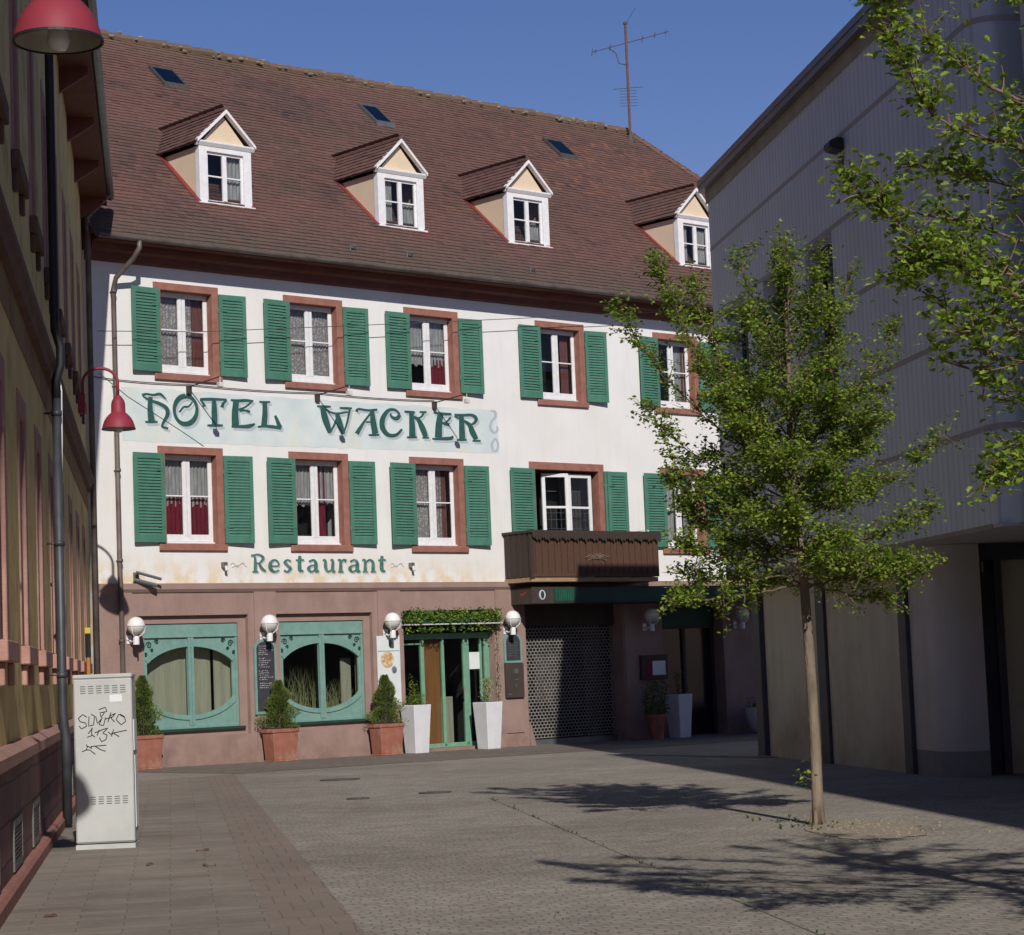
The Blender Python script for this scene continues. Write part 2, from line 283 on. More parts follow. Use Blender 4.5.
# ------------------------------------------------------------------ mesh helpers
class MB:
    def __init__(s): s.v = []; s.f = []; s.t = []; s.smooth = False
    def add(s, vs, fs, tone=None):
        o = len(s.v); s.v += [tuple(p) for p in vs]; s.f += [tuple(i + o for i in f) for f in fs]
        if tone is not None: s.t += [tone] * len(fs)
        return s
    def box(s, x0, x1, y0, y1, z0, z1, tone=None):
        return s.add([(x0,y0,z0),(x1,y0,z0),(x1,y1,z0),(x0,y1,z0),(x0,y0,z1),(x1,y0,z1),(x1,y1,z1),(x0,y1,z1)],
                     [(0,3,2,1),(4,5,6,7),(0,1,5,4),(1,2,6,5),(2,3,7,6),(3,0,4,7)], tone)
    def hexa(s, a, b, tone=None):      # two quads of four corners
        return s.add(list(a) + list(b), [(3,2,1,0),(4,5,6,7),(0,1,5,4),(1,2,6,5),(2,3,7,6),(3,0,4,7)], tone)
    def prism(s, poly, y0, y1):         # polygon in x,z pushed along y (counter-clockwise seen from -y)
        n = len(poly); vs = [(p[0], y0, p[1]) for p in poly] + [(p[0], y1, p[1]) for p in poly]
        fs = [tuple(range(n)), tuple(range(2*n-1, n-1, -1))] + [((i+1) % n, i, i+n, (i+1) % n + n) for i in range(n)]
        return s.add(vs, fs)
    def prismx(s, poly, x0, x1):        # polygon in y,z pushed along x
        n = len(poly); vs = [(x0, p[0], p[1]) for p in poly] + [(x1, p[0], p[1]) for p in poly]
        fs = [tuple(range(n-1, -1, -1)), tuple(range(n, 2*n))] + [(i, (i+1) % n, (i+1) % n + n, i+n) for i in range(n)]
        return s.add(vs, fs)
    def tube(s, pts, r, n=8, cap=True, tone=None):
        pts = [Vector(p) for p in pts]; rs = r if isinstance(r, (list, tuple)) else [r] * len(pts)
        vs = []; fs = []; prev = None
        for i, p in enumerate(pts):
            t = (pts[min(i+1, len(pts)-1)] - pts[max(i-1, 0)]).normalized()
            if prev is None:
                a = Vector((0, 0, 1)) if abs(t.z) < .9 else Vector((1, 0, 0)); x = t.cross(a).normalized()
            else:
                x = (prev - t * prev.dot(t)).normalized()
            prev = x; y = t.cross(x)
            for k in range(n):
                q = p + (x * math.cos(2*PI*k/n) + y * math.sin(2*PI*k/n)) * rs[i]; vs.append(tuple(q))
        for i in range(len(pts) - 1):
            for k in range(n):
                a = i*n + k; b_ = i*n + (k+1) % n; fs.append((a, b_, b_ + n, a + n))
        if cap: fs.append(tuple(range(n-1, -1, -1))); fs.append(tuple(range((len(pts)-1)*n, len(pts)*n)))
        return s.add(vs, fs, tone)
    def lathe(s, prof, n=24, c=(0, 0, 0)):
        vs = []; fs = []
        for r, z in prof:
            for k in range(n): vs.append((c[0] + r*math.cos(2*PI*k/n), c[1] + r*math.sin(2*PI*k/n), c[2] + z))
        for i in range(len(prof)-1):
            for k in range(n):
                a = i*n+k; b_ = i*n+(k+1) % n; fs.append((a, b_, b_+n, a+n))
        s.add(vs, fs); return s
    def ball(s, c, r, n=16, m=10, sz=1):
        return s.lathe([(max(r*math.sin(PI*i/m), 1e-4), -r*math.cos(PI*i/m)*sz) for i in range(m+1)], n, c)
    def build(s, name, m, parent=None, smooth=False, bevel=0, loc=None, rotz=0):
        me = bpy.data.meshes.new(name); me.from_pydata(s.v, [], s.f); me.validate(); me.update()
        if s.t and len(s.t) == len(me.polygons):
            a = me.attributes.new('tone', 'FLOAT', 'FACE'); a.data.foreach_set('value', s.t)
        me.materials.append(m)
        if smooth:
            me.polygons.foreach_set('use_smooth', [True] * len(me.polygons))
        o = bpy.data.objects.new(name, me); C.objects.link(o)
        if parent: o.parent = parent
        if loc is not None: o.location = loc
        o.rotation_euler = (0, 0, rotz)
        if bevel:
            bv = o.modifiers.new('bevel', 'BEVEL'); bv.width = bevel; bv.segments = 1; bv.limit_method = 'ANGLE'
        return o
def thing(name, label, cat, loc=(0, 0, 0), rotz=0, group=None):
    o = bpy.data.objects.new(name, None); C.objects.link(o); o.location = loc; o.rotation_euler = (0, 0, rotz)
    o.empty_display_size = .1
    return tag(o, label, cat, group)
def tag(o, label=None, cat=None, group=None, kind=None):
    if label: o['label'] = label
    if cat: o['category'] = cat
    if group: o['group'] = group
    if kind: o['kind'] = kind
    return o
def kids(o): return [c for c in bpy.data.objects if c.parent == o]
def dup(o, loc=None, label=None, parent=None):
    c = o.copy(); C.objects.link(c)
    if parent: c.parent = parent
    if loc is not None: c.location = loc
    if label: c['label'] = label
    for ch in kids(o): dup(ch, None, None, c)
    return c
def HL(u, off, z): # hotel-frame point -> world
    return P0 + U*u + N*off + Vector((0, 0, z))
def gz(u): return -.009 * (min(max(u, 1), 16) - 1)
def wall_holes(mb, x0, x1, z0, z1, holes, y=0.0, depth=.3):
    xs = sorted({x0, x1} | {h[0] for h in holes} | {h[1] for h in holes}); zs = sorted({z0, z1} | {h[2] for h in holes} | {h[3] for h in holes})
    for i in range(len(xs)-1):
        for j in range(len(zs)-1):
            cx = (xs[i]+xs[i+1])/2; cz = (zs[j]+zs[j+1])/2
            if any(h[0] < cx < h[1] and h[2] < cz < h[3] for h in holes): continue
            mb.add([(xs[i],y,zs[j]),(xs[i+1],y,zs[j]),(xs[i+1],y,zs[j+1]),(xs[i],y,zs[j+1])], [(0,1,2,3)])
    for a, b_, c, d in holes:
        e = y + depth
        mb.add([(a,y,c),(b_,y,c),(b_,y,d),(a,y,d),(a,e,c),(b_,e,c),(b_,e,d),(a,e,d)], [(0,4,5,1),(1,5,6,2),(2,6,7,3),(3,7,4,0)])
    return mb
def frame_ring(mb, x0, x1, z0, z1, y0, y1, l, r, t, b_):
    mb.box(x0, x0+l, y0, y1, z0, z1); mb.box(x1-r, x1, y0, y1, z0, z1)
    mb.box(x0+l, x1-r, y0, y1, z1-t, z1); mb.box(x0+l, x1-r, y0, y1, z0, z0+b_)
    return mb
def wavy(x0, x1, z0, z1, y, amp=.02, waves=7, n=40, scallop=0):
    mb = MB(); vs = []
    for i in range(n+1):
        x = x0 + (x1-x0)*i/n; yy = y + amp*math.sin(2*PI*waves*i/n)
        zb = z0 + scallop*abs(math.sin(PI*i/n*3))
        vs += [(x, yy, zb), (x, yy*1.0, z1)]
    mb.add(vs, [(2*i, 2*i+2, 2*i+3, 2*i+1) for i in range(n)])
    return mb

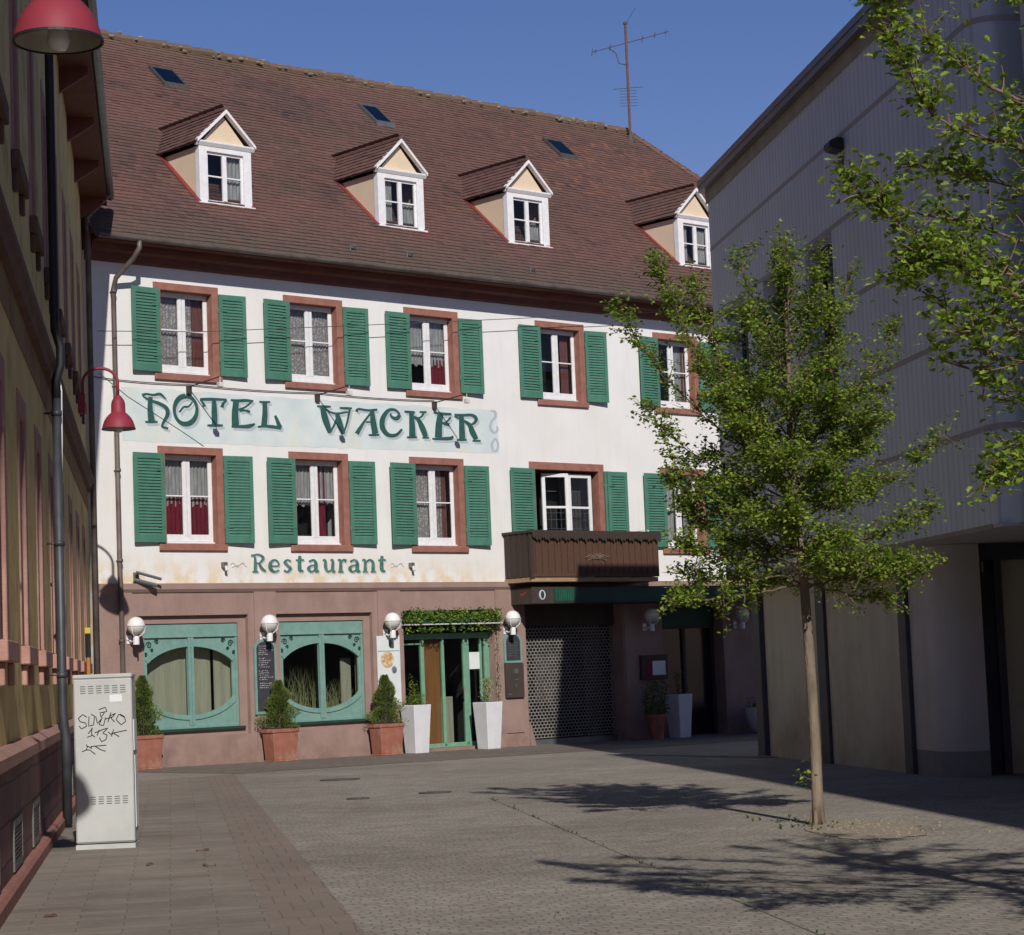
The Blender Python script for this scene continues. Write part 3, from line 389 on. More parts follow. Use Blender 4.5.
HOTEL_GLYPHS=[[[1.094,7.033,1.07,7.093,1.113,7.042,1.089,7.098,1.131,7.053,1.108,7.102,1.147,7.062,1.13,7.108,1.164,7.069,1.155,7.113,1.183,7.073,1.183,7.116,1.206,7.074,1.213,7.115,1.235,7.071,1.245,7.113,1.266,7.066,1.277,7.109,1.3,7.062,1.308,7.107,1.335,7.06,1.336,7.107,1.37,7.064,1.362,7.112,1.404,7.071,1.392,7.121,1.435,7.077,1.424,7.132,1.459,7.081,1.461,7.138,1.478,7.08,1.501,7.135,1.499,7.073,1.535,7.119,1.524,7.061,1.562,7.097,1.552,7.043,1.585,7.072,1.58,7.024,1.607,7.047,1.609,7.007,1.629,7.025],[1.219,7.042,1.318,7.043,1.214,6.995,1.316,6.996,1.207,6.949,1.314,6.949,1.201,6.901,1.312,6.903,1.196,6.853,1.311,6.858,1.193,6.804,1.313,6.814,1.192,6.754,1.318,6.77,1.194,6.706,1.326,6.725,1.196,6.658,1.335,6.68,1.199,6.611,1.344,6.634,1.201,6.565,1.353,6.588],[1.136,6.536,1.137,6.574,1.164,6.536,1.165,6.577,1.192,6.535,1.193,6.58,1.22,6.535,1.221,6.583,1.248,6.535,1.249,6.586,1.275,6.536,1.277,6.587,1.303,6.537,1.305,6.588,1.332,6.54,1.333,6.588,1.36,6.543,1.361,6.588,1.388,6.546,1.389,6.587,1.416,6.549,1.417,6.587],[1.089,7.037,1.108,7.061,1.116,7.02,1.138,7.048,1.143,7.004,1.167,7.035,1.17,6.987,1.195,7.022,1.2,6.971,1.225,7.01,1.233,6.955,1.256,7.0,1.271,6.943,1.291,6.992,1.31,6.932,1.33,6.986,1.35,6.922,1.372,6.98,1.389,6.912,1.415,6.973,1.424,6.9,1.457,6.962,1.461,6.885,1.498,6.949,1.5,6.869,1.54,6.934,1.536,6.853,1.582,6.917,1.565,6.836,1.621,6.896,1.583,6.82,1.654,6.871,1.593,6.804,1.676,6.841,1.599,6.786,1.69,6.808,1.6,6.765,1.695,6.774,1.599,6.743,1.694,6.741,1.595,6.721,1.686,6.707,1.588,6.698,1.67,6.671,1.573,6.669,1.645,6.637,1.554,6.637,1.619,6.605,1.534,6.606,1.595,6.578,1.519,6.578,1.577,6.555,1.508,6.555,1.564,6.534,1.497,6.535,1.551,6.516,1.489,6.514,1.544,6.503,1.486,6.49,1.542,6.498,1.498,6.466,1.541,6.498,1.522,6.451,1.548,6.493,1.552,6.443,1.569,6.488,1.583,6.437,1.597,6.483,1.614,6.432,1.629,6.478,1.643,6.427,1.659,6.473]],[[2.052,7.055,2.081,7.152,2.076,7.054,2.103,7.147,2.101,7.053,2.125,7.142,2.122,7.052,2.15,7.137,2.139,7.051,2.177,7.129,2.155,7.047,2.203,7.117,2.172,7.04,2.226,7.103,2.189,7.031,2.247,7.086,2.207,7.02,2.266,7.068,2.223,7.007,2.283,7.049,2.237,6.992,2.298,7.028,2.249,6.976,2.312,7.007,2.26,6.957,2.324,6.984,2.269,6.937,2.334,6.959,2.276,6.916,2.342,6.935,2.28,6.895,2.349,6.909,2.282,6.874,2.353,6.883,2.282,6.851,2.356,6.857,2.279,6.828,2.357,6.829,2.274,6.805,2.356,6.802,2.268,6.784,2.353,6.775,2.26,6.764,2.348,6.748,2.249,6.743,2.34,6.721,2.237,6.724,2.33,6.694,2.224,6.706,2.317,6.668,2.211,6.69,2.302,6.643,2.196,6.676,2.285,6.62,2.181,6.662,2.265,6.598,2.165,6.65,2.243,6.577,2.148,6.639,2.219,6.559,2.133,6.63,2.193,6.543,2.117,6.622,2.166,6.53,2.101,6.616,2.137,6.519,2.084,6.61,2.108,6.512,2.067,6.606,2.078,6.507,2.051,6.603,2.048,6.505,2.034,6.602,2.019,6.507,2.017,6.601,1.99,6.512,1.998,6.603,1.963,6.52,1.98,6.606,1.937,6.53,1.962,6.611,1.913,6.542,1.945,6.618,1.891,6.556,1.927,6.627,1.871,6.573,1.91,6.638,1.852,6.591,1.894,6.651,1.835,6.61,1.88,6.666,1.82,6.631,1.868,6.682,1.806,6.652,1.858,6.701,1.795,6.675,1.849,6.721,1.785,6.699,1.842,6.742,1.776,6.724,1.837,6.762,1.77,6.749,1.836,6.784,1.765,6.774,1.836,6.807,1.762,6.801,1.839,6.829,1.761,6.828,1.843,6.852,1.762,6.855,1.849,6.873,1.765,6.882,1.858,6.893,1.771,6.909,1.868,6.913,1.779,6.936,1.88,6.933,1.788,6.962,1.893,6.951,1.801,6.988,1.906,6.967,1.815,7.013,1.92,6.981,1.832,7.036,1.936,6.995,1.852,7.058,1.952,7.007,1.874,7.079,1.968,7.018,1.897,7.097,1.982,7.027,1.924,7.114,1.995,7.033,1.954,7.128,2.011,7.038,1.983,7.136,2.031,7.043,2.01,7.142,2.054,7.05,2.033,7.146,2.078,7.057,2.055,7.15],[1.931,6.765,1.896,6.787,1.952,6.788,1.915,6.81,1.972,6.813,1.935,6.834,1.992,6.835,1.955,6.859,2.011,6.854,1.977,6.882,2.027,6.866,2.003,6.901,2.041,6.871,2.033,6.912,2.059,6.872,2.062,6.914,2.082,6.872,2.085,6.913,2.109,6.874,2.103,6.913,2.138,6.884,2.117,6.917,2.162,6.902,2.133,6.927,2.182,6.923,2.15,6.943,2.199,6.946,2.169,6.963,2.216,6.968,2.188,6.985,2.234,6.989,2.207,7.005]],[[2.393,7.034,2.394,7.077,2.421,7.033,2.423,7.081,2.449,7.032,2.451,7.084,2.477,7.032,2.479,7.088,2.507,7.031,2.509,7.092,2.538,7.032,2.54,7.094,2.571,7.033,2.572,7.096,2.603,7.035,2.605,7.098,2.638,7.038,2.64,7.1,2.676,7.041,2.678,7.101,2.72,7.044,2.723,7.101,2.772,7.046,2.776,7.102,2.831,7.049,2.835,7.102,2.893,7.052,2.897,7.102,2.957,7.055,2.96,7.102,3.019,7.058,3.022,7.102],[2.392,7.037,2.431,7.06,2.403,7.022,2.443,7.046,2.415,7.006,2.456,7.031,2.426,6.991,2.469,7.016,2.435,6.976,2.482,7.002,2.443,6.962,2.493,6.988,2.448,6.949,2.504,6.975,2.451,6.937,2.513,6.963,2.453,6.925,2.522,6.952,2.455,6.912,2.53,6.941,2.458,6.899,2.538,6.931],[3.004,7.085,3.036,7.06,2.986,7.072,3.021,7.043,2.967,7.059,3.005,7.027,2.948,7.045,2.99,7.012,2.929,7.03,2.977,6.998,2.911,7.013,2.968,6.984,2.897,6.995,2.961,6.971,2.885,6.977,2.956,6.958,2.876,6.96,2.951,6.943,2.868,6.945,2.946,6.926,2.86,6.93,2.94,6.909],[2.673,7.061,2.77,7.068,2.669,7.008,2.775,7.016,2.664,6.955,2.78,6.963,2.659,6.901,2.784,6.911,2.656,6.849,2.788,6.859,2.653,6.798,2.791,6.808,2.653,6.749,2.791,6.759,2.654,6.701,2.791,6.711,2.656,6.654,2.789,6.664,2.659,6.607,2.788,6.617,2.66,6.56,2.786,6.569],[2.549,6.53,2.55,6.569,2.584,6.53,2.586,6.572,2.619,6.528,2.621,6.576,2.655,6.528,2.656,6.58,2.69,6.527,2.692,6.584,2.727,6.528,2.729,6.586,2.764,6.531,2.765,6.587,2.801,6.534,2.803,6.587,2.839,6.538,2.841,6.586,2.877,6.542,2.879,6.585,2.915,6.546,2.916,6.585]],[[3.114,7.058,3.121,7.097,3.143,7.053,3.153,7.098,3.173,7.048,3.183,7.098,3.203,7.043,3.213,7.099,3.236,7.04,3.244,7.1,3.273,7.038,3.277,7.102,3.314,7.04,3.314,7.104,3.358,7.045,3.356,7.108,3.403,7.051,3.4,7.113,3.445,7.056,3.444,7.116,3.484,7.059,3.487,7.118,3.519,7.061,3.526,7.117,3.553,7.061,3.562,7.114,3.586,7.061,3.596,7.111,3.62,7.06,3.629,7.107,3.655,7.06,3.663,7.104],[3.178,7.071,3.316,7.066,3.168,7.023,3.31,7.017,3.158,6.975,3.303,6.969,3.148,6.926,3.297,6.921,3.139,6.876,3.292,6.874,3.133,6.825,3.289,6.828,3.128,6.772,3.289,6.781,3.127,6.72,3.29,6.732,3.126,6.668,3.293,6.683,3.125,6.618,3.296,6.632,3.124,6.568,3.299,6.581],[3.276,6.869,3.262,6.905,3.314,6.882,3.3,6.918,3.352,6.894,3.339,6.93,3.392,6.907,3.377,6.943,3.431,6.921,3.413,6.956,3.468,6.938,3.446,6.971,3.503,6.959,3.477,6.989,3.536,6.981,3.507,7.009,3.566,7.004,3.536,7.032,3.596,7.027,3.566,7.055,3.626,7.05,3.596,7.078],[3.316,6.849,3.314,6.907,3.345,6.853,3.342,6.908,3.374,6.859,3.371,6.909,3.401,6.864,3.4,6.911,3.427,6.867,3.43,6.911,3.45,6.867,3.46,6.91,3.471,6.863,3.487,6.907,3.49,6.856,3.513,6.903,3.509,6.847,3.537,6.898,3.529,6.838,3.56,6.893,3.551,6.829,3.582,6.889],[3.117,6.532,3.119,6.57,3.164,6.531,3.166,6.575,3.212,6.53,3.214,6.579,3.26,6.53,3.262,6.583,3.306,6.529,3.307,6.588,3.35,6.529,3.351,6.593,3.391,6.529,3.392,6.597,3.43,6.528,3.431,6.602,3.469,6.528,3.467,6.607,3.508,6.53,3.5,6.612,3.546,6.537,3.529,6.617,3.582,6.549,3.556,6.622,3.613,6.564,3.583,6.627,3.64,6.581,3.611,6.633,3.664,6.597,3.641,6.64,3.689,6.612,3.672,6.647]],[[3.797,7.058,3.803,7.097,3.824,7.056,3.829,7.098,3.85,7.054,3.856,7.098,3.876,7.052,3.882,7.099,3.904,7.051,3.908,7.1,3.931,7.052,3.934,7.101,3.959,7.053,3.96,7.102,3.986,7.056,3.985,7.103,4.013,7.06,4.012,7.104,4.04,7.064,4.039,7.105,4.066,7.067,4.066,7.106],[3.879,7.068,3.986,7.076,3.876,7.022,3.988,7.03,3.874,6.975,3.991,6.984,3.871,6.93,3.993,6.938,3.868,6.884,3.995,6.89,3.864,6.839,3.994,6.842,3.858,6.794,3.991,6.793,3.85,6.748,3.986,6.745,3.842,6.701,3.979,6.697,3.834,6.654,3.973,6.649,3.826,6.606,3.967,6.602],[3.747,6.551,3.742,6.59,3.78,6.555,3.774,6.596,3.813,6.559,3.806,6.603,3.845,6.562,3.839,6.61,3.878,6.565,3.876,6.616,3.914,6.566,3.916,6.62,3.957,6.566,3.962,6.623,4.005,6.563,4.013,6.625,4.055,6.56,4.065,6.625,4.103,6.557,4.115,6.625,4.145,6.554,4.16,6.622,4.181,6.551,4.199,6.617,4.212,6.548,4.233,6.611,4.243,6.545,4.264,6.603,4.274,6.542,4.292,6.595,4.306,6.539,4.323,6.588],[4.343,6.598,4.23,6.558,4.329,6.621,4.222,6.583,4.315,6.643,4.216,6.608,4.301,6.666,4.209,6.633,4.287,6.689,4.201,6.658,4.273,6.712,4.194,6.683,4.259,6.736,4.185,6.708,4.245,6.76,4.176,6.734,4.231,6.784,4.166,6.759,4.217,6.808,4.157,6.785,4.203,6.831,4.147,6.81]],[[5.224,7.041,5.229,7.078,5.258,7.038,5.263,7.08,5.291,7.035,5.297,7.083,5.325,7.032,5.331,7.085,5.36,7.031,5.366,7.087,5.395,7.03,5.4,7.088,5.432,7.032,5.435,7.089,5.469,7.036,5.471,7.089,5.506,7.041,5.508,7.088,5.543,7.046,5.544,7.087,5.58,7.05,5.581,7.087],[5.303,7.031,5.418,7.059,5.31,6.984,5.436,7.013,5.315,6.936,5.453,6.968,5.321,6.888,5.47,6.924,5.33,6.838,5.487,6.879,5.345,6.786,5.503,6.83,5.367,6.732,5.519,6.778,5.394,6.677,5.535,6.721,5.424,6.621,5.551,6.662,5.454,6.566,5.567,6.602,5.483,6.511,5.583,6.542],[5.552,6.519,5.513,6.535,5.58,6.555,5.538,6.572,5.607,6.591,5.563,6.61,5.635,6.628,5.588,6.647,5.662,6.666,5.612,6.684,5.687,6.705,5.634,6.722,5.71,6.745,5.654,6.76,5.73,6.787,5.674,6.8,5.748,6.828,5.692,6.841,5.767,6.869,5.711,6.882,5.786,6.91,5.73,6.923],[5.681,6.916,5.784,6.94,5.685,6.873,5.8,6.899,5.688,6.83,5.817,6.858,5.692,6.786,5.834,6.819,5.699,6.741,5.849,6.779,5.71,6.697,5.863,6.741,5.728,6.655,5.876,6.701,5.75,6.614,5.888,6.66,5.775,6.575,5.899,6.618,5.8,6.537,5.911,6.575,5.823,6.498,5.923,6.532],[5.892,6.511,5.855,6.52,5.914,6.556,5.875,6.566,5.937,6.6,5.895,6.611,5.96,6.645,5.915,6.656,5.982,6.693,5.934,6.702,6.003,6.744,5.952,6.753,6.023,6.801,5.97,6.808,6.041,6.861,5.987,6.867,6.059,6.923,6.003,6.929,6.076,6.985,6.019,6.991,6.094,7.047,6.035,7.053],[5.798,7.035,5.803,7.072,5.829,7.033,5.835,7.074,5.861,7.031,5.867,7.076,5.892,7.028,5.898,7.077,5.924,7.027,5.93,7.079,5.957,7.026,5.961,7.08,5.989,7.028,5.992,7.08,6.021,7.031,6.023,7.08,6.054,7.035,6.055,7.08,6.086,7.039,6.087,7.08,6.118,7.042,6.119,7.08],[5.409,7.002,5.435,7.035,5.439,6.987,5.466,7.02,5.468,6.971,5.496,7.005,5.498,6.956,5.526,6.991,5.531,6.941,5.556,6.979,5.566,6.93,5.586,6.97,5.602,6.922,5.617,6.964,5.638,6.917,5.649,6.96,5.676,6.914,5.683,6.957,5.716,6.914,5.719,6.957,5.759,6.916,5.759,6.959,5.806,6.922,5.803,6.963,5.857,6.93,5.851,6.97,5.909,6.941,5.902,6.979,5.961,6.951,5.954,6.989,6.012,6.961,6.006,6.997]],[[6.274,6.98,6.191,7.008,6.281,6.997,6.201,7.017,6.283,7.013,6.209,7.028,6.282,7.021,6.223,7.048,6.28,7.024,6.25,7.067,6.291,7.028,6.286,7.076,6.322,7.03,6.329,7.077,6.367,7.027,6.379,7.073,6.42,7.021,6.433,7.068,6.477,7.016,6.487,7.064,6.532,7.014,6.537,7.063,6.584,7.016,6.584,7.065,6.635,7.021,6.633,7.07,6.686,7.026,6.682,7.077,6.735,7.032,6.732,7.084,6.785,7.037,6.782,7.09],[6.275,6.516,6.173,6.56,6.29,6.54,6.192,6.582,6.304,6.563,6.211,6.603,6.318,6.586,6.23,6.625,6.334,6.611,6.251,6.648,6.353,6.639,6.275,6.675,6.376,6.672,6.303,6.705,6.4,6.707,6.334,6.738,6.426,6.745,6.367,6.774,6.454,6.783,6.402,6.81,6.485,6.821,6.437,6.847,6.519,6.859,6.474,6.884,6.556,6.897,6.513,6.923,6.595,6.936,6.553,6.962,6.634,6.975,6.593,7.001,6.673,7.015,6.632,7.039],[6.588,7.028,6.696,7.042,6.588,6.981,6.704,6.996,6.587,6.934,6.713,6.949,6.587,6.886,6.721,6.904,6.587,6.838,6.729,6.858,6.59,6.789,6.738,6.812,6.596,6.739,6.748,6.766,6.603,6.69,6.757,6.718,6.611,6.641,6.768,6.67,6.619,6.592,6.778,6.621,6.627,6.543,6.788,6.573],[6.534,6.502,6.533,6.54,6.562,6.503,6.561,6.544,6.59,6.503,6.589,6.548,6.618,6.503,6.618,6.552,6.646,6.503,6.646,6.556,6.674,6.504,6.675,6.558,6.701,6.506,6.703,6.559,6.729,6.509,6.732,6.558,6.757,6.512,6.76,6.558,6.786,6.515,6.788,6.556,6.814,6.518,6.816,6.556],[6.469,6.776,6.471,6.808,6.641,6.776,6.644,6.814]],[[7.402,7.009,7.361,6.977,7.379,7.029,7.335,6.996,7.357,7.051,7.31,7.017,7.332,7.073,7.287,7.036,7.302,7.094,7.264,7.049,7.266,7.108,7.241,7.056,7.226,7.115,7.213,7.058,7.183,7.118,7.18,7.056,7.136,7.115,7.147,7.05,7.087,7.104,7.118,7.04,7.04,7.085,7.093,7.026,6.995,7.056,7.068,7.004,6.952,7.019,7.042,6.971,6.913,6.978,7.016,6.934,6.878,6.934,6.996,6.897,6.852,6.889,6.981,6.863,6.835,6.844,6.972,6.831,6.826,6.797,6.966,6.797,6.824,6.75,6.964,6.762,6.829,6.705,6.966,6.731,6.843,6.661,6.973,6.703,6.868,6.621,6.986,6.677,6.9,6.585,7.005,6.649,6.939,6.553,7.029,6.623,6.982,6.526,7.056,6.601,7.029,6.507,7.081,6.586,7.079,6.496,7.108,6.578,7.131,6.494,7.141,6.574,7.182,6.498,7.177,6.574,7.232,6.508,7.214,6.579,7.28,6.524,7.246,6.586,7.323,6.547,7.275,6.598,7.36,6.577,7.305,6.618,7.391,6.608,7.337,6.644,7.421,6.639,7.372,6.672,7.45,6.667,7.407,6.699],[7.344,7.005,7.419,6.963,7.324,6.987,7.403,6.945,7.304,6.967,7.389,6.924,7.288,6.952,7.37,6.901,7.278,6.944,7.343,6.878,7.278,6.943,7.302,6.861,7.271,6.941,7.258,6.858,7.25,6.94,7.22,6.866,7.225,6.942,7.187,6.878,7.2,6.947,7.159,6.893,7.183,6.951,7.135,6.909,7.174,6.956,7.119,6.929,7.168,6.965,7.113,6.95,7.162,6.979,7.111,6.969,7.157,6.995,7.111,6.986,7.15,7.011,7.11,7.002]],[[7.502,7.038,7.51,7.081,7.545,7.033,7.554,7.082,7.589,7.028,7.599,7.083,7.632,7.024,7.643,7.084,7.672,7.02,7.683,7.085,7.707,7.019,7.716,7.084,7.733,7.02,7.739,7.083,7.753,7.023,7.754,7.081,7.768,7.028,7.767,7.079,7.78,7.033,7.78,7.077,7.795,7.037,7.795,7.075],[7.632,7.045,7.757,7.057,7.63,6.996,7.761,7.007,7.629,6.947,7.765,6.959,7.627,6.897,7.769,6.91,7.625,6.848,7.773,6.86,7.623,6.797,7.777,6.809,7.621,6.746,7.78,6.757,7.618,6.693,7.782,6.704,7.615,6.639,7.785,6.65,7.611,6.586,7.787,6.597,7.608,6.532,7.789,6.544],[7.548,6.496,7.548,6.534,7.576,6.496,7.575,6.538,7.604,6.496,7.603,6.542,7.632,6.496,7.631,6.546,7.659,6.497,7.66,6.55,7.686,6.497,7.688,6.552,7.713,6.499,7.717,6.552,7.74,6.501,7.745,6.551,7.768,6.503,7.773,6.549,7.796,6.505,7.801,6.547,7.824,6.507,7.828,6.545],[7.671,6.942,7.688,6.984,7.707,6.932,7.724,6.981,7.743,6.925,7.761,6.98,7.775,6.917,7.803,6.977,7.8,6.906,7.847,6.968,7.82,6.891,7.892,6.948,7.838,6.864,7.931,6.916,7.856,6.828,7.967,6.878,7.873,6.786,8.0,6.837,7.891,6.742,8.029,6.795,7.909,6.701,8.053,6.755,7.928,6.666,8.073,6.716,7.946,6.631,8.088,6.677,7.964,6.597,8.1,6.638,7.983,6.561,8.111,6.601,8.002,6.525,8.123,6.563],[7.971,6.504,7.972,6.542,8.151,6.511,8.153,6.549],[7.796,6.89,7.781,6.925,7.831,6.9,7.816,6.937,7.868,6.911,7.854,6.949,7.906,6.922,7.889,6.96,7.942,6.935,7.919,6.972,7.975,6.951,7.942,6.984,8.001,6.971,7.958,6.997,8.019,6.992,7.97,7.011,8.032,7.013,7.981,7.028,8.043,7.031,7.992,7.048,8.055,7.049,8.006,7.067],[7.917,7.051,7.92,7.089,8.108,7.053,8.112,7.097]],[[8.296,7.058,8.308,7.102,8.339,7.051,8.353,7.1,8.382,7.043,8.398,7.098,8.426,7.036,8.442,7.096,8.472,7.03,8.487,7.094,8.522,7.027,8.534,7.093,8.576,7.026,8.584,7.092,8.631,7.028,8.637,7.091,8.688,7.032,8.693,7.09,8.745,7.036,8.749,7.09,8.8,7.039,8.805,7.089],[8.417,7.064,8.571,7.052,8.402,7.016,8.562,7.003,8.387,6.968,8.552,6.955,8.371,6.919,8.543,6.907,8.357,6.868,8.535,6.859,8.345,6.816,8.529,6.811,8.336,6.762,8.524,6.762,8.329,6.707,8.52,6.711,8.324,6.653,8.518,6.659,8.319,6.6,8.515,6.605,8.313,6.547,8.512,6.551],[8.524,6.826,8.512,6.879,8.548,6.832,8.539,6.883,8.572,6.837,8.565,6.886,8.6,6.843,8.588,6.889,8.63,6.853,8.609,6.893,8.66,6.867,8.63,6.902,8.69,6.887,8.652,6.917,8.718,6.909,8.676,6.937,8.746,6.934,8.701,6.962,8.773,6.958,8.727,6.987,8.8,6.981,8.753,7.011],[8.57,6.817,8.579,6.867,8.727,6.797,8.741,6.874],[8.24,6.493,8.242,6.531,8.292,6.492,8.294,6.536,8.344,6.49,8.347,6.54,8.396,6.489,8.399,6.545,8.449,6.488,8.451,6.55,8.502,6.489,8.503,6.555,8.557,6.49,8.558,6.56,8.615,6.492,8.615,6.566,8.673,6.495,8.67,6.572,8.726,6.5,8.717,6.577,8.772,6.509,8.748,6.582,8.809,6.526,8.76,6.583,8.831,6.55,8.762,6.58,8.836,6.571,8.77,6.583,8.833,6.583,8.781,6.595,8.834,6.594,8.795,6.607]],[[8.881,7.012,8.884,7.079,8.924,7.015,8.927,7.08,8.966,7.017,8.969,7.081,9.008,7.02,9.011,7.083,9.053,7.023,9.056,7.084,9.101,7.025,9.103,7.086,9.157,7.029,9.157,7.09,9.218,7.034,9.217,7.096,9.278,7.038,9.28,7.102,9.331,7.039,9.34,7.104,9.369,7.036,9.394,7.102,9.396,7.028,9.44,7.092,9.417,7.016,9.479,7.076,9.432,7.004,9.51,7.056,9.441,6.992,9.533,7.032,9.444,6.985,9.546,7.002,9.445,6.979,9.541,6.969,9.44,6.965,9.524,6.939,9.429,6.947,9.499,6.913,9.414,6.928,9.471,6.89,9.399,6.914,9.44,6.871,9.381,6.903,9.406,6.857,9.356,6.893,9.371,6.849,9.326,6.884,9.336,6.844,9.293,6.876,9.302,6.839,9.261,6.866,9.27,6.834],[9.013,7.032,9.143,7.042,9.009,6.979,9.146,6.989,9.006,6.926,9.149,6.936,9.003,6.873,9.152,6.883,9.0,6.82,9.154,6.831,8.997,6.77,9.156,6.781,8.995,6.721,9.158,6.732,8.993,6.673,9.16,6.685,8.992,6.627,9.161,6.639,8.991,6.581,9.162,6.593,8.99,6.534,9.164,6.546],[8.924,6.497,8.926,6.536,8.955,6.497,8.957,6.539,8.985,6.496,8.988,6.543,9.016,6.495,9.018,6.546,9.046,6.494,9.048,6.549,9.074,6.495,9.077,6.55,9.101,6.497,9.104,6.551,9.127,6.499,9.13,6.55,9.152,6.502,9.154,6.549,9.177,6.505,9.179,6.548,9.202,6.508,9.204,6.547],[8.871,7.003,8.891,7.034,8.914,6.988,8.935,7.022,8.957,6.974,8.98,7.01,9.0,6.959,9.024,6.998,9.041,6.943,9.069,6.985,9.08,6.926,9.113,6.972,9.12,6.908,9.157,6.959,9.159,6.889,9.202,6.947,9.194,6.87,9.249,6.933,9.223,6.85,9.294,6.915,9.243,6.829,9.336,6.89,9.257,6.806,9.37,6.858,9.266,6.778,9.396,6.822,9.274,6.745,9.416,6.787,9.284,6.708,9.433,6.755,9.3,6.671,9.449,6.727,9.321,6.638,9.466,6.698,9.343,6.608,9.483,6.667,9.366,6.579,9.499,6.636,9.39,6.55,9.515,6.604,9.413,6.522,9.532,6.573],[9.364,6.492,9.366,6.531,9.598,6.499,9.601,6.543]],[[9.911,7.17,9.923,7.215,9.937,7.166,9.947,7.215,9.964,7.164,9.974,7.217,9.986,7.161,10.004,7.217,9.998,7.158,10.037,7.213,10.003,7.154,10.067,7.198,10.008,7.145,10.086,7.175,10.015,7.128,10.097,7.148,10.019,7.109,10.102,7.119,10.019,7.089,10.101,7.088,10.015,7.073,10.091,7.055,10.004,7.058,10.067,7.025,9.981,7.038,10.036,6.999,9.951,7.014,10.004,6.976,9.92,6.987,9.978,6.955,9.895,6.957,9.961,6.935,9.878,6.926,9.949,6.913,9.866,6.895,9.94,6.887,9.857,6.864,9.935,6.862,9.853,6.832,9.934,6.839,9.857,6.801,9.937,6.82,9.871,6.771,9.946,6.8,9.892,6.742,9.96,6.778,9.917,6.717,9.979,6.758,9.946,6.697,9.996,6.743,9.982,6.684,10.004,6.739,10.024,6.687,10.006,6.739,10.058,6.702,10.02,6.745,10.087,6.721,10.039,6.757,10.11,6.743,10.056,6.771,10.128,6.765,10.067,6.782,10.135,6.79,10.071,6.791,10.133,6.812,10.072,6.803,10.127,6.832,10.069,6.82,10.12,6.85,10.066,6.84,10.116,6.868,10.064,6.859],[9.959,6.575,10.012,6.559,9.942,6.554,9.999,6.535,9.924,6.532,9.986,6.511,9.906,6.509,9.974,6.489,9.89,6.483,9.965,6.469,9.88,6.455,9.961,6.451,9.877,6.425,9.959,6.43,9.879,6.395,9.959,6.405,9.885,6.365,9.963,6.381,9.896,6.338,9.968,6.362,9.913,6.315,9.974,6.351,9.939,6.298,9.982,6.345,9.97,6.288,9.995,6.34,10.004,6.285,10.01,6.337,10.04,6.29,10.021,6.338,10.073,6.307,10.026,6.339,10.095,6.332,10.035,6.35,10.11,6.362,10.047,6.374,10.122,6.396,10.056,6.402,10.13,6.43,10.063,6.432,10.132,6.462,10.065,6.457,10.127,6.493,10.062,6.48,10.116,6.524,10.054,6.506,10.101,6.552,10.043,6.53,10.085,6.576,10.031,6.551,10.069,6.594,10.022,6.563,10.044,6.606,10.024,6.563,10.014,6.604,10.03,6.563,9.995,6.597,10.024,6.56,9.984,6.591,10.011,6.552,9.975,6.587,9.996,6.547]]]
